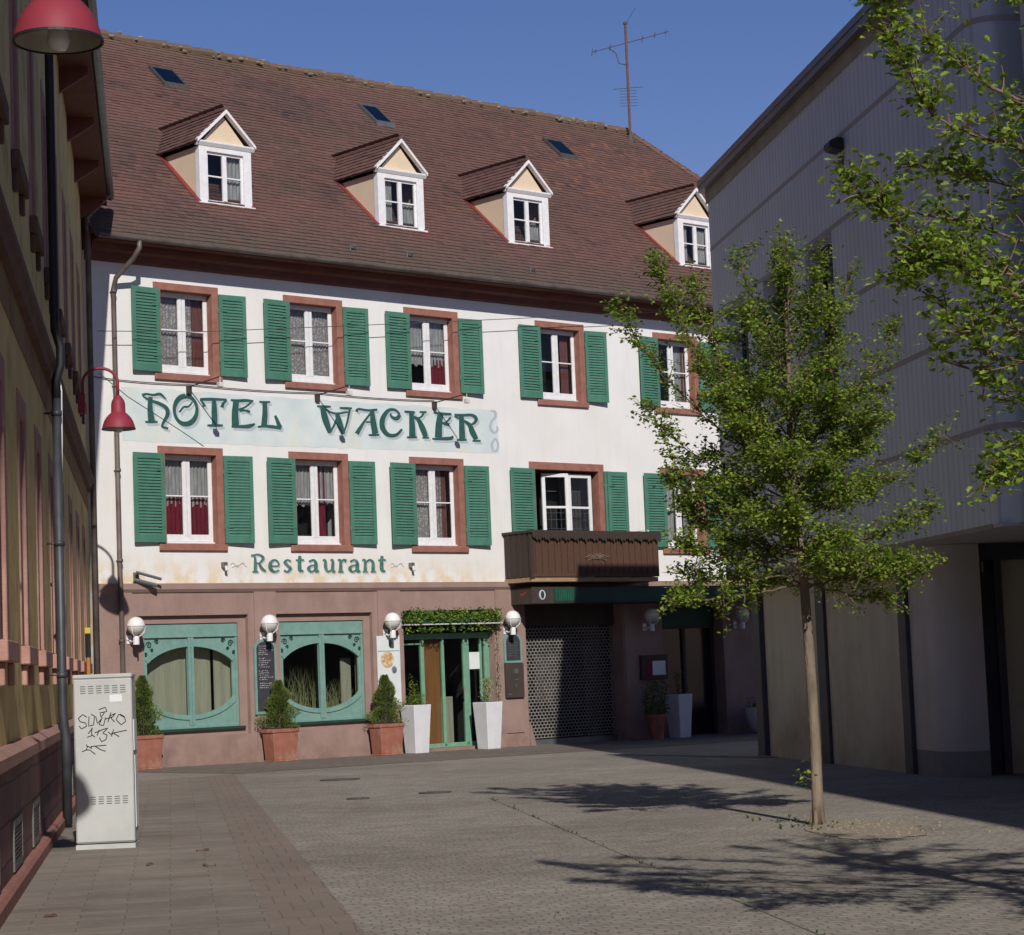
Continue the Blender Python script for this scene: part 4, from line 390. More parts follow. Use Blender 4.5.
REST_GLYPHS=[[[3.49,3.993,3.496,4.034,3.51,3.992,3.513,4.032,3.53,3.994,3.531,4.032,3.545,3.994,3.554,4.03,3.554,3.993,3.578,4.023,3.559,3.988,3.598,4.006,3.563,3.973,3.609,3.982,3.563,3.95,3.616,3.955,3.56,3.921,3.621,3.924,3.557,3.891,3.625,3.893,3.555,3.861,3.627,3.863,3.553,3.832,3.629,3.833,3.552,3.802,3.629,3.802,3.55,3.771,3.628,3.771,3.548,3.74,3.626,3.74,3.546,3.71,3.625,3.709],[3.515,3.675,3.517,3.71,3.653,3.674,3.655,3.71],[3.53,4.003,3.525,4.038,3.562,4.006,3.557,4.042,3.595,4.01,3.59,4.047,3.627,4.013,3.623,4.052,3.654,4.014,3.657,4.054,3.677,4.011,3.69,4.052,3.698,4.003,3.722,4.044,3.72,3.99,3.754,4.033,3.738,3.976,3.784,4.017,3.747,3.965,3.809,3.996,3.749,3.962,3.822,3.966,3.748,3.956,3.811,3.934,3.737,3.939,3.788,3.908,3.72,3.917,3.76,3.886,3.7,3.897,3.732,3.868,3.683,3.884,3.707,3.854,3.672,3.878,3.683,3.846,3.66,3.876,3.66,3.843,3.645,3.876,3.641,3.845,3.627,3.877,3.624,3.846,3.609,3.877,3.608,3.847],[3.655,3.852,3.7,3.872,3.664,3.83,3.716,3.852,3.673,3.807,3.732,3.831,3.683,3.784,3.747,3.812,3.695,3.761,3.762,3.795,3.711,3.739,3.775,3.781,3.732,3.722,3.787,3.769,3.755,3.709,3.801,3.757,3.777,3.699,3.816,3.744,3.798,3.691,3.833,3.73,3.819,3.682,3.85,3.716]],[[3.945,3.795,3.948,3.825,3.987,3.793,3.991,3.824,4.033,3.79,4.036,3.822,4.078,3.787,4.08,3.821,4.118,3.787,4.114,3.822,4.152,3.794,4.132,3.826,4.176,3.815,4.133,3.829,4.181,3.841,4.133,3.838,4.175,3.865,4.128,3.853,4.166,3.887,4.12,3.868,4.153,3.905,4.111,3.88,4.137,3.92,4.102,3.889,4.116,3.933,4.088,3.898,4.092,3.942,4.072,3.905,4.065,3.948,4.057,3.908,4.037,3.948,4.047,3.907,4.009,3.941,4.037,3.901,3.982,3.929,4.023,3.889,3.955,3.913,4.009,3.873,3.931,3.893,3.999,3.857,3.913,3.869,3.994,3.845,3.902,3.843,3.992,3.832,3.897,3.815,3.992,3.815,3.897,3.787,3.994,3.797,3.903,3.759,3.997,3.78,3.914,3.734,4.001,3.768,3.933,3.712,4.006,3.757,3.956,3.695,4.015,3.744,3.983,3.681,4.026,3.732,4.012,3.672,4.039,3.722,4.042,3.668,4.051,3.716,4.073,3.672,4.064,3.715,4.1,3.681,4.083,3.718,4.126,3.692,4.107,3.725,4.149,3.704,4.133,3.734,4.172,3.714,4.158,3.741]],[[4.466,3.919,4.44,3.882,4.451,3.925,4.424,3.89,4.435,3.932,4.409,3.899,4.417,3.939,4.396,3.906,4.397,3.945,4.385,3.911,4.374,3.947,4.378,3.911,4.35,3.942,4.369,3.906,4.326,3.935,4.356,3.898,4.303,3.923,4.346,3.887,4.282,3.907,4.342,3.879,4.27,3.881,4.344,3.881,4.277,3.854,4.345,3.884,4.294,3.835,4.353,3.876,4.312,3.82,4.367,3.863,4.33,3.806,4.383,3.85,4.345,3.793,4.398,3.837,4.361,3.78,4.412,3.827,4.379,3.767,4.429,3.817,4.392,3.757,4.449,3.805,4.396,3.752,4.468,3.788,4.396,3.758,4.478,3.759,4.396,3.757,4.467,3.731,4.391,3.744,4.448,3.711,4.381,3.73,4.425,3.694,4.369,3.718,4.4,3.68,4.361,3.712,4.373,3.671,4.355,3.712,4.346,3.671,4.344,3.715,4.322,3.678,4.328,3.722,4.302,3.686,4.309,3.732,4.284,3.695,4.291,3.739,4.267,3.701]],[[4.644,4.015,4.718,4.011,4.638,3.984,4.716,3.979,4.633,3.952,4.714,3.948,4.627,3.92,4.712,3.916,4.622,3.889,4.71,3.886,4.619,3.859,4.709,3.858,4.617,3.829,4.708,3.828,4.614,3.799,4.708,3.799,4.614,3.768,4.708,3.773,4.618,3.739,4.709,3.754,4.63,3.71,4.71,3.745,4.657,3.688,4.708,3.743,4.689,3.681,4.71,3.74,4.714,3.682,4.724,3.734,4.735,3.685,4.744,3.728,4.753,3.686,4.763,3.721],[4.578,3.906,4.578,3.943,4.778,3.912,4.778,3.948]],[[4.911,3.875,4.889,3.913,4.934,3.884,4.911,3.922,4.957,3.895,4.933,3.932,4.977,3.904,4.957,3.941,4.993,3.909,4.983,3.949,5.003,3.909,5.011,3.952,5.01,3.905,5.037,3.947,5.017,3.898,5.06,3.938,5.022,3.889,5.081,3.923,5.027,3.877,5.099,3.904,5.03,3.864,5.112,3.878,5.03,3.842,5.117,3.845,5.026,3.81,5.117,3.808,5.022,3.773,5.114,3.771,5.02,3.736,5.113,3.741,5.027,3.703,5.114,3.728,5.055,3.676,5.107,3.732,5.091,3.669,5.101,3.731,5.116,3.675,5.111,3.728,5.133,3.681,5.13,3.726,5.147,3.685,5.149,3.722],[5.061,3.845,5.065,3.815,5.036,3.843,5.04,3.811,5.009,3.841,5.014,3.807,4.983,3.839,4.989,3.803,4.956,3.836,4.968,3.799,4.93,3.83,4.954,3.792,4.907,3.82,4.943,3.783,4.884,3.809,4.934,3.771,4.863,3.794,4.93,3.76,4.847,3.774,4.93,3.754,4.841,3.747,4.931,3.755,4.851,3.722,4.931,3.753,4.869,3.703,4.934,3.741,4.892,3.687,4.942,3.728,4.919,3.675,4.95,3.718,4.949,3.67,4.955,3.713,4.979,3.676,4.964,3.712,5.003,3.687,4.981,3.718,5.026,3.701,5.003,3.729,5.048,3.714,5.026,3.741,5.069,3.726,5.05,3.752]],[[5.247,3.906,5.244,3.942,5.263,3.906,5.256,3.944,5.279,3.908,5.27,3.948,5.288,3.908,5.29,3.952,5.285,3.909,5.318,3.948,5.281,3.91,5.339,3.928,5.281,3.898,5.347,3.902,5.276,3.874,5.349,3.873,5.271,3.844,5.349,3.843,5.267,3.811,5.35,3.815,5.27,3.781,5.353,3.793,5.279,3.755,5.357,3.773,5.291,3.73,5.362,3.752,5.307,3.708,5.367,3.734,5.328,3.688,5.372,3.721,5.357,3.675,5.375,3.716,5.39,3.677,5.38,3.715,5.418,3.687,5.397,3.72,5.443,3.701,5.421,3.73,5.467,3.714,5.447,3.742,5.49,3.726,5.472,3.752],[5.443,3.909,5.436,3.939,5.459,3.911,5.446,3.943,5.475,3.915,5.458,3.95,5.481,3.915,5.479,3.957,5.469,3.918,5.512,3.949,5.468,3.915,5.529,3.924,5.466,3.888,5.533,3.889,5.459,3.844,5.533,3.842,5.451,3.794,5.531,3.792,5.446,3.746,5.529,3.748,5.448,3.708,5.531,3.722,5.469,3.678,5.53,3.722,5.506,3.666,5.519,3.724,5.532,3.67,5.525,3.721,5.547,3.677,5.544,3.72,5.559,3.68,5.562,3.717]],[[5.631,3.907,5.623,3.943,5.649,3.909,5.635,3.946,5.667,3.914,5.649,3.952,5.674,3.916,5.673,3.959,5.666,3.918,5.707,3.952,5.665,3.914,5.726,3.927,5.665,3.888,5.733,3.892,5.661,3.848,5.737,3.849,5.655,3.8,5.738,3.8,5.647,3.75,5.739,3.749,5.641,3.703,5.741,3.703],[5.628,3.672,5.63,3.709,5.766,3.672,5.767,3.709],[5.724,3.851,5.685,3.869,5.737,3.867,5.696,3.885,5.749,3.885,5.707,3.902,5.76,3.901,5.719,3.92,5.77,3.911,5.733,3.938,5.775,3.913,5.755,3.952,5.775,3.91,5.784,3.958,5.781,3.905,5.81,3.955,5.792,3.896,5.831,3.949,5.807,3.885,5.849,3.945,5.822,3.875,5.866,3.942]],[[5.954,3.877,5.932,3.916,5.978,3.887,5.954,3.925,6.002,3.898,5.978,3.935,6.023,3.907,6.003,3.945,6.04,3.912,6.03,3.953,6.05,3.912,6.058,3.955,6.058,3.908,6.085,3.95,6.065,3.901,6.11,3.941,6.071,3.891,6.132,3.926,6.076,3.879,6.15,3.906,6.079,3.865,6.163,3.88,6.079,3.843,6.169,3.847,6.075,3.811,6.169,3.809,6.07,3.773,6.166,3.771,6.069,3.736,6.165,3.741,6.076,3.702,6.165,3.728,6.105,3.675,6.158,3.732,6.142,3.668,6.152,3.731,6.168,3.674,6.163,3.727,6.186,3.68,6.183,3.725,6.201,3.684,6.203,3.721],[6.111,3.847,6.115,3.816,6.084,3.845,6.089,3.812,6.057,3.843,6.061,3.808,6.029,3.841,6.036,3.804,6.001,3.837,6.014,3.799,5.975,3.831,5.998,3.793,5.95,3.822,5.987,3.783,5.926,3.81,5.978,3.771,5.905,3.795,5.973,3.76,5.888,3.774,5.973,3.754,5.881,3.747,5.974,3.755,5.891,3.722,5.974,3.753,5.911,3.702,5.978,3.741,5.935,3.686,5.986,3.728,5.963,3.674,5.994,3.717,5.994,3.669,6.0,3.712,6.024,3.675,6.009,3.712,6.05,3.686,6.028,3.718,6.074,3.7,6.05,3.729,6.097,3.714,6.075,3.741,6.119,3.726,6.099,3.752]],[[6.257,3.908,6.249,3.945,6.276,3.91,6.262,3.948,6.294,3.916,6.277,3.955,6.303,3.917,6.301,3.961,6.295,3.919,6.336,3.954,6.295,3.915,6.356,3.929,6.296,3.89,6.363,3.894,6.294,3.849,6.366,3.85,6.289,3.801,6.366,3.8,6.284,3.75,6.366,3.75,6.28,3.702,6.366,3.703],[6.253,3.675,6.255,3.706,6.394,3.675,6.396,3.706],[6.355,3.862,6.328,3.884,6.375,3.876,6.345,3.899,6.395,3.891,6.363,3.915,6.413,3.904,6.382,3.932,6.428,3.912,6.404,3.947,6.438,3.913,6.432,3.956,6.449,3.911,6.461,3.957,6.463,3.905,6.49,3.953,6.475,3.898,6.519,3.942,6.484,3.888,6.546,3.923,6.489,3.876,6.565,3.896,6.492,3.855,6.574,3.863,6.492,3.824,6.576,3.825,6.489,3.787,6.574,3.786,6.486,3.747,6.571,3.747,6.483,3.71,6.57,3.71],[6.46,3.675,6.461,3.706,6.606,3.675,6.607,3.706]],[[6.735,4.023,6.814,4.02,6.729,3.991,6.812,3.987,6.723,3.959,6.809,3.954,6.717,3.926,6.807,3.922,6.712,3.893,6.805,3.891,6.708,3.862,6.804,3.861,6.706,3.832,6.803,3.831,6.703,3.8,6.802,3.801,6.702,3.769,6.802,3.774,6.706,3.739,6.804,3.754,6.718,3.71,6.805,3.744,6.746,3.687,6.802,3.743,6.779,3.679,6.803,3.739,6.805,3.68,6.816,3.734,6.826,3.683,6.836,3.728,6.844,3.684,6.856,3.721],[6.67,3.911,6.67,3.949,6.871,3.917,6.872,3.955]]]

# ================================================================== GROUND
def uline(us, vs, zfun, mbuild):
    pass
def hsheet(name, u0, u1, o0, o1, dz, m, parent=None, kind='structure'):
    us = [u0] + [c for c in (1, 4, 8, 12, 16) if u0 < c < u1] + [u1]
    mb = MB(); vs = []
    for u_ in us:
        for o_ in (o0, o1):
            p = HL(u_, o_, gz(u_) + dz); vs.append(tuple(p))
    mb.add(vs, [(2*i, 2*i+1, 2*i+3, 2*i+2) for i in range(len(us)-1)])
    return tag(mb.build(name, m), kind=kind)
hsheet('ground', -400, 400, -400, 400, 0, M['setts'])
hsheet('facade_pavement', .02, 24, 0.0, 4.4, .004, M['strip'])
L0 = Vector((-5.06, 24.29, 0)); LD = Vector((-.16088, .98697, 0)); LN = Vector((.98697, .16088, 0)); LANG = math.atan2(.98697, -.16088)
def hit_off(A, d, off):
    t = (off - (A - P0).dot(N)) / d.dot(N); return A + d * t
B1 = Vector((-4.87, 37.46, 0)); B0 = B1 - LD * 50
def flat(name, pts, z, m, kind='structure', parent=None):
    mb = MB(); mb.add([(p[0], p[1], z) for p in pts], [tuple(range(len(pts)))])
    return tag(mb.build(name, m, parent), kind=kind)
Bx = hit_off(B1, LD, 4.4); Wx = hit_off(L0 - LN*.15, LD, 4.4)
bi = LN * -.52
flat('pavement', [B0 + bi, hit_off(B1 + bi, LD, 4.4), Wx, L0 - LN*.15 - LD*42], .004, M['slabs'])
flat('pavement_border', [B0, Bx, hit_off(B1 + bi, LD, 4.4), B0 + bi], .0045, M['band'])
a_, b_ = Vector((1.6, 41.2, 0)), Vector((4.2, 37.0, 0)); d_ = (b_ - a_).normalized(); n_ = Vector((-d_.y, d_.x, 0)) * .16
mb = MB()
ua, ub = (a_ - P0).dot(U), (b_ - P0).dot(U)
mb.add([tuple(a_ - n_ + Vector((0,0,gz(ua)+.012))), tuple(b_ - n_ + Vector((0,0,gz(ub)+.012))), tuple(b_ + n_ + Vector((0,0,gz(ub)+.012))), tuple(a_ + n_ + Vector((0,0,gz(ua)+.012)))], [(0,1,2,3)])
tag(mb.build('threshold_kerb', M['litestone']), kind='structure')
# sandy tree pit
pit = []
for i in range(160):
    a = 2*PI*i/160; k = 1 + .22*noise.noise(Vector((math.cos(a)*1.6, math.sin(a)*1.6, 2))) + .14*noise.noise(Vector((math.cos(a)*7, math.sin(a)*7, 5)))
    pit.append(Vector((3.12 + .52*k*math.cos(a), 20.6 + 1.3*k*math.sin(a), 0)))
flat('tree_pit_soil', pit, .006, M['sandpit'])
mb = MB(); rg = random.Random(8)
for i in range(160):
    x, y = 3.12 + rg.gauss(0, .30), 20.6 + rg.gauss(0, .7); s = rg.uniform(.006, .02)
    mb.ball((x, y, .006), s, 5, 3, .7)
tag(mb.build('pit_gravel', M['sandpit']), 'loose sandy grit scattered round the street tree base', 'grit', kind='stuff')
# joint lines with weeds, and manholes
def strip_line(name, pts, w, z, m):
    mb = MB()
    for i in range(len(pts)-1):
        a, b = Vector(pts[i]), Vector(pts[i+1]); d = (b-a).normalized(); n = Vector((-d.y, d.x, 0))*w/2
        mb.add([(a-n)[:2] + (z,), (b-n)[:2] + (z,), (b+n)[:2] + (z,), (a+n)[:2] + (z,)], [(0,1,2,3)])
    return tag(mb.build(name, m), kind='structure')
J1 = [(-.42, 27.6, 0), (-.04, 24.9, 0), (.73, 19.35, 0), (1.64, 13.08, 0), (2.6, 6, 0)]
J2 = [(-1.0, 21.4, 0), (-.2, 16.8, 0), (.55, 12.4, 0)]
M['joint'] = mat('dark_joint', (.15, .14, .11), (.27, .25, .21), 5, .95)
strip_line('paving_joint', J1, .009, .005, M['joint'])
M['weed'] = mat('weed_green', (.05, .085, .02), (.09, .13, .035), 12, .8)
mb = MB(); rg = random.Random(3)
def tuft(x, y, s):
    for k in range(7):
        a = rg.uniform(0, 2*PI); h = s * rg.uniform(.5, 1); w = s*.22
        dx, dy = math.cos(a), math.sin(a); l = s*rg.uniform(.2, .8)
        mb.add([(x - dy*w, y + dx*w, .004), (x + dy*w, y - dx*w, .004), (x + dx*l, y + dy*l, h)], [(0, 1, 2)])
for J, cnt, smax in ((J1, 170, .035), (J2, 50, .022)):
    for i in range(cnt):
        k = rg.randrange(len(J)-1); t = rg.random(); a, b = Vector(J[k]), Vector(J[k+1]); p = a.lerp(b, t)
        if noise.noise(p * .9) > -.05: tuft(p.x + rg.gauss(0, .02), p.y, rg.uniform(.3, 1)*smax)
for i in range(12): tuft(rg.uniform(2.2, 2.75), rg.uniform(20.9, 22.6), .05)
for i in range(16): tuft(2.78 + rg.gauss(0, .2), 21.0 + rg.gauss(0, .4), .035)
tag(mb.build('ground_weeds', M['weed']), 'tiny green weeds growing in the paving joints and round the tree base', 'weeds', kind='stuff')
for i, (x, y, r_, lab) in enumerate([(-2.83, 34.18, .31, 'large round dark manhole cover nearest the hotel door'), (-2.16, 28.79, .15, 'smallest round iron cover, in the cobbles straight below the large manhole'), (-1.19, 29.48, .22, 'middle sized round iron cover left of the tree crown shadow')]):
    t = thing('manhole_cover', lab, 'manhole cover', (x, y, 0), 0, 'iron covers in the cobbles')
    mb = MB(); mb.lathe([(.001, .0135), (r_*.86, .0135), (r_*.86, .009), (r_*.9, .009), (r_*.9, .0135), (r_, .0135), (r_, .001)], 32)
    for k in range(-3, 4):
        w_ = math.sqrt(max(.001, (r_*.78)**2 - (k*r_*.2)**2)); mb.box(-w_, w_, k*r_*.2 - r_*.04, k*r_*.2 + r_*.04, .0136, .018)
    mb.build('cover_plate', M['iron'], t)
# dark litter: a few leaves on the pavement
for i, (x, y, lab) in enumerate([(-3.05, 21.0, 'dark dry leaf curl lying on the pavement right of the grey cabinet'), (-3.3, 19.6, 'small dark leaf on the pavement below and right of the cabinet'), (-2.75, 19.3, 'black curled scrap in the middle of the brown pavement'), (-3.35, 15.6, 'brown leaf scrap on the pavement near the plinth in the foreground')]):
    mb = MB(); n_ = 7
    pts = [(math.cos(k/n_*4.2)*.06, math.sin(k/n_*4.2)*.035, .012 + .01*math.sin(k*1.3)) for k in range(n_)]
    mb.tube(pts, [.004, .009, .012, .014, .012, .009, .004], 5)
    tag(mb.build('dry_leaf', M['string'], loc=(x, y, 0), rotz=i*1.4), lab, 'leaf', 'dark leaves and scraps on the pavement')

# ================================================================== HOTEL
hotel = thing('hotel_building', 'white three storey hotel with green shutters, pink ground floor and steep brown tiled roof', 'hotel', P0, ANG)
WR1 = [2.13, 5.20, 8.32, 12.07, 15.79, 19.5]; WR2 = [2.14, 5.22, 8.33, 15.83, 19.5]
HW = .745
holes = [(c-HW, c+HW, 7.40, 9.29) for c in WR1] + [(c-HW, c+HW, 4.11, 6.11) for c in WR2] + [(10.98, 13.25, 3.5, 6.12)]
mb = MB(); wall_holes(mb, 0, 24, 3.40, 9.80, holes, 0, .75)
mb.box(-.02, 0, 0, 13.2, 0, 9.8); mb.box(24, 24.02, 0, 13.2, 0, 9.8)
mb.box(0, 24, 13.18, 13.2, 0, 9.8)
mb.build('upper_wall', M['plaster'], hotel)
mb = MB()
R1 = (.82, 3.36, .54, 2.86); R2 = (4.02, 6.44, .56, 2.86)
DO = (7.25, 9.76, 0, 2.88); GA = (10.66, 13.62, -.12, 2.98); RD = (14.9, 16.95, -.2, 2.9)
wall_holes(mb, 0, 24, -.3, 3.33, [R1, R2], -.03, .10)
mb2 = MB(); wall_holes(mb2, 0, 24, -.3, 3.33, [R1, R2, DO, GA, RD, (18.0, 20.2, .6, 2.7)], -.03, .0)
mb = MB()
xs = None
wall_holes(mb, 0, 24, -.3, 3.33, [R1, R2, DO, GA, RD, (18.0, 20.2, .6, 2.7)], -.03, .45)
mb.box(0, 7.22, -.05, -.032, -.3, .22); mb.box(9.80, 10.0, -.05, -.032, -.3, .22)           # low splash course
mb.hexa([(10.66, -.06, -.2), (10.86, -.06, -.2), (10.86, .4, -.2), (10.66, .4, -.2)], [(10.661, -.06, .36), (10.67, -.06, .44), (10.67, .4, .44), (10.661, .4, .36)])
mb.build('ground_floor_wall', M['pink'], hotel)
mb = MB()
for (x0, x1, z0, z1), (a, b) in ((R1, (1.02, 3.18)), (R2, (4.18, 6.28))):
    frame_ring(mb, x0, x1, z0, z1, .07, .40, a-x0, x1-b, z1-2.71, .70-z0)
mb.build('recess_frame', M['pinktrim'], hotel)
mb = MB(); mb.prismx([(-.001, 3.475), (-.10, 3.47), (-.10, 3.36), (-.055, 3.30), (-.031, 3.30), (-.001, 3.30)], 0, 24); mb.build('cornice_band', M['pinktrim'], hotel)
# pilasters between the shop bays
for a, b, z0, z1 in ((3.50, 4.02, .22, 3.30), (6.58, 7.18, .22, 3.30), (.0, .72, .22, 3.30), (9.80, 10.5, .22, 3.30), (13.66, 14.86, -.2, 2.95)):
    mb = MB(); mb.box(a, b, -.055, -.032, z0, z1); mb.build('pilaster', M['pink'], hotel)

# ---- upper windows
rgw = random.Random(11)
def shutter_mb(w, h):
    mb = MB(); t = .036; st = .085
    frame_ring(mb, 0, w, 0, h, -t, 0, st, st, .11, .13)
    n = int((h-.24)/.058)
    for i in range(n):
        z = .13 + (h-.24)*(i+.5)/n
        mb.add([(st, -t+.004, z-.026), (w-st, -t+.004, z-.026), (w-st, -t+.010, z-.031), (st, -t+.010, z-.031),
                (st, -.006, z+.021), (w-st, -.006, z+.021), (w-st, -.001, z+.015), (st, -.001, z+.015)],
               [(0,1,5,4),(3,7,6,2),(0,3,2,1),(4,5,6,7),(0,4,7,3),(1,2,6,5)])
    return mb
def shutter(parent, x0, x1, z0, z1, hinge, ang):
    # hinge: 'r' = hinge on its right edge (left-hand shutter)
    mb = shutter_mb(x1-x0, z1-z0)
    for i, v in enumerate(mb.v): mb.v[i] = (v[0] - (x1-x0), v[1], v[2]) if hinge == 'r' else v
    hx = x1 - .035 if hinge == 'r' else x0 + .035
    for z in (.32, z1-z0-.32):
        s_ = -1 if hinge == 'r' else 1
        mb.box(min(0, s_*.18), max(0, s_*.18), -.042, -.037, z-.02, z+.02)
        mb.tube([(0, -.02, z-.05), (0, -.02, z+.05)], .014, 6)
    o = mb.build('shutter', M['shutter'], parent, bevel=.004)
    o.location = (x1 if hinge == 'r' else x0, -.045, z0)
    o.rotation_euler = (0, 0, ang if hinge == 'r' else -ang)
    return o
def window_unit(c, z0, z1, curt, shut=True, shz=(.13, .14), dw=.0):
    mb = MB(); frame_ring(mb, c-HW, c+HW, z0, z1, -.03, .30, .155, .155, .15, .13)
    mb.box(c-HW-.03, c+HW+.04, -.06, -.031, z0-.01, z0+.115)
    w = mb.build('window', M['stone'], hotel, bevel=.008)
    a, b = c-.59, c+.59; zb, zt = z0+.13, z1-.15; zm = zb + .14 + (zt-.06-zb-.14)*.52
    mb = MB(); frame_ring(mb, a, b, zb, zt, .155, .215, .055, .055, .065, .05)
    mb.box(a+.055, b-.055, .150, .205, zb+.05, zb+.155)
    mb.box(c-.075, c-.006, .145, .200, zb+.155, zt-.065); mb.box(c+.006, c+.075, .145, .200, zb+.155, zt-.065)
    for s in (-1, 1):
        x0, x1 = (a+.055, c-.076) if s < 0 else (c+.076, b-.055)
        frame_ring(mb, x0, x1, zb+.155, zt-.065, .158, .198, .03 if s < 0 else .012, .012 if s < 0 else .03, .03, .03)
        mb.box(x0+.01, x1-.01, .160, .196, zm-.014, zm+.014)
    mb.box(a, b, .10, .154, zb+.001, zb+.035)
    mb.build('sash', M['white'], w, bevel=.004)
    mb = MB(); mb.add([(a+.02, .180, zb+.1), (b-.02, .180, zb+.1), (b-.02, .180, zt-.03), (a+.02, .180, zt-.03)], [(0,1,2,3)]); mb.build('pane', M['glass'], w)
    for (m_, x0, x1, f0, f1, wv, sc) in curt:
        H_ = zt - zb - .1
        wavy(a + (b-a)*x0, a + (b-a)*x1, zb + .1 + H_*f0, zb + .1 + H_*f1, .27 + rgw.uniform(0, .03), .016, wv, 40, sc).build('curtain', M[m_], w, smooth=True)
    mb = MB(); mb.add([(a-.2, .74, zb-.1), (b+.2, .74, zb-.1), (b+.2, .74, zt+.1), (a-.2, .74, zt+.1)], [(0,1,2,3)]); mb.build('room_back', M['room'], w)
    if shut:
        shutter(w, c-HW-.545-dw, c-HW+.10, z0+shz[0], z1-shz[1], 'r', math.radians(rgw.uniform(.5, 6.5)))
        shutter(w, c+HW-.02, c+HW+.60+dw*.5, z0+shz[0], z1-shz[1], 'l', math.radians(rgw.uniform(.3, 6)))
    return w
cur1 = [
 [('lace', 0, .58, 0, 1, 9, 0), ('lace', .52, .75, 0, 1, 4, 0), ('drape_brown', .72, 1, 0, 1, 5, 0)],
 [('lace', 0, .5, 0, 1, 8, 0), ('lace', .5, 1, 0, 1, 8, .03), ],
 [('sheer', 0, .5, .3, 1, 7, .06), ('sheer', .5, 1, .3, 1, 7, .06), ('drape_red', .5, 1, 0, .42, 6, 0)],
 [('drape_brown', .72, .92, 0, 1, 4, 0)],
 [('sheer', .55, 1, 0, 1, 5, 0), ('drape_brown', .85, 1, 0, 1, 3, 0)],
 [('lace', 0, 1, 0, 1, 9, 0)]]
cur2 = [
 [('sheer', 0, .5, .38, 1, 7, .07), ('sheer', .5, 1, .38, 1, 7, .07), ('drape_red', 0, .5, 0, .52, 6, 0), ('drape_red', .5, 1, 0, .52, 6, 0)],
 [('sheer', 0, .5, .42, 1, 7, .05), ('drape_red', .55, .8, 0, 1, 5, 0), ('sheer', .5, 1, .45, 1, 6, .03)],
 [('lace', 0, .5, 0, 1, 8, .03), ('lace', .5, .8, 0, 1, 5, .03), ('drape_brown', .7, .9, 0, 1, 4, 0)],
 [('sheer', 0, .45, 0, 1, 5, 0)], [('lace', 0, 1, 0, 1, 9, 0)]]
for c, cu in zip(WR1, cur1): window_unit(c, 7.40, 9.29, cu)
for c, cu in zip(WR2, cur2): window_unit(c, 4.11, 6.11, cu, shz=(.14, .15), dw=.06)
# ---- balcony door window
mb = MB(); frame_ring(mb, 10.98, 13.25, 3.5, 6.12, -.03, .30, .16, .17, .17, .05); bw = mb.build('balcony_door', M['stone'], hotel, bevel=.008)
def leaf(x0, x1, y, ang, pivot):
    mb = MB(); w_ = x1-x0
    frame_ring(mb, 0, w_, 0, 2.33, 0, .05, .085, .085, .085, .5); mb.box(.08, w_-.08, .01, .04, 1.55, 1.60)
    if pivot == 'r':
        for i, v in enumerate(mb.v): mb.v[i] = (v[0]-w_, v[1], v[2])
    o = mb.build('door_leaf', M['white'], bw, bevel=.004); o.location = (x1 if pivot == 'r' else x0, y, 3.56); o.rotation_euler = (0, 0, ang)
    mb = MB(); s = -w_ if pivot == 'r' else 0
    for k in (1, 2, 3): x_ = s + .085 + (w_-.17)*k/4; mb.box(x_-.003, x_+.003, .018, .022, .5, 1.55)
    for z in (.7, .9, 1.1, 1.3, 1.45): mb.box(s+.085, s+w_-.085, .018, .022, z-.003, z+.003)
    mb.box(s+w_*.2, s+w_*.55, .0185, .0215, 1.93, 1.94); g3 = mb.build('leaded_grid', M['lead'], bw); g3.location = o.location; g3.rotation_euler = o.rotation_euler
    mb = MB()
    mb.add([(s+.06, .025, .1), (s+w_-.06, .025, .1), (s+w_-.06, .025, 2.27), (s+.06, .025, 2.27)], [(0,1,2,3)]); p = mb.build('pane', M['glass'], bw)
    p.location = o.location; p.rotation_euler = o.rotation_euler
leaf(11.50, 12.18, .02, math.radians(-14), 'r'); leaf(12.24, 12.96, .10, 0, 'l')
mb = MB(); frame_ring(mb, 11.141, 13.079, 3.551, 5.949, .20, .25, .03, .10, .05, .02); mb.build('door_frame', M['darkbrown'], bw)
mb = MB(); mb.box(11.0, 13.3, .74, .76, 3.4, 6.2); mb.build('room_back', M['room'], bw)
wavy(12.3, 12.95, 3.7, 5.9, .45, .02, 6).build('curtain', M['roomgrey'], bw, smooth=True)
shutter(bw, 10.36, 11.08, 3.62, 5.96, 'r', math.radians(2))
shutter(bw, 13.22, 13.36, 3.62, 5.96, 'l', math.radians(12)); shutter(bw, 13.34, 13.93, 3.62, 5.96, 'l', math.radians(1))

# ---- painted sign field and lettering
mb = MB(); rg = random.Random(5)
top = [(.62 + 9.5*i/40, 7.20 + .012*math.sin(i*1.7) + rg.uniform(-.01, .01)) for i in range(41)]
bot = [(10.12 - 9.5*i/40, 6.17 + .10*(1 - i/40) + rg.uniform(-.012, .012)) for i in range(41)]
mb.prism(bot[::-1] + top[::-1], -.003, -.0005)
sign = mb.build('painted_sign', M['signblue'], hotel)
def glyphs(strokes, y, m, name, parent, dx=0, dz=0, grow=0):
    mb = MB()
    for s in strokes:
        pts = [(s[i], s[i+1]) for i in range(0, len(s), 2)]; vs = [(p[0]+dx, y - .00025*(strokes.index(s)), p[1]+dz) for p in pts]
        mb.add(vs, [(i, i+1, i+3, i+2) for i in range(0, len(vs)-2, 2)])
    return mb.build(name, m, parent)
for g in HOTEL_GLYPHS[:-1]:
    glyphs(g, -.0045, M['lettersh'], 'letter_outline', sign, .045, -.05); glyphs(g, -.0075, M['letter'], 'letter', sign)
glyphs(HOTEL_GLYPHS[-1], -.005, M['lettersh'], 'scroll_ornament', sign)
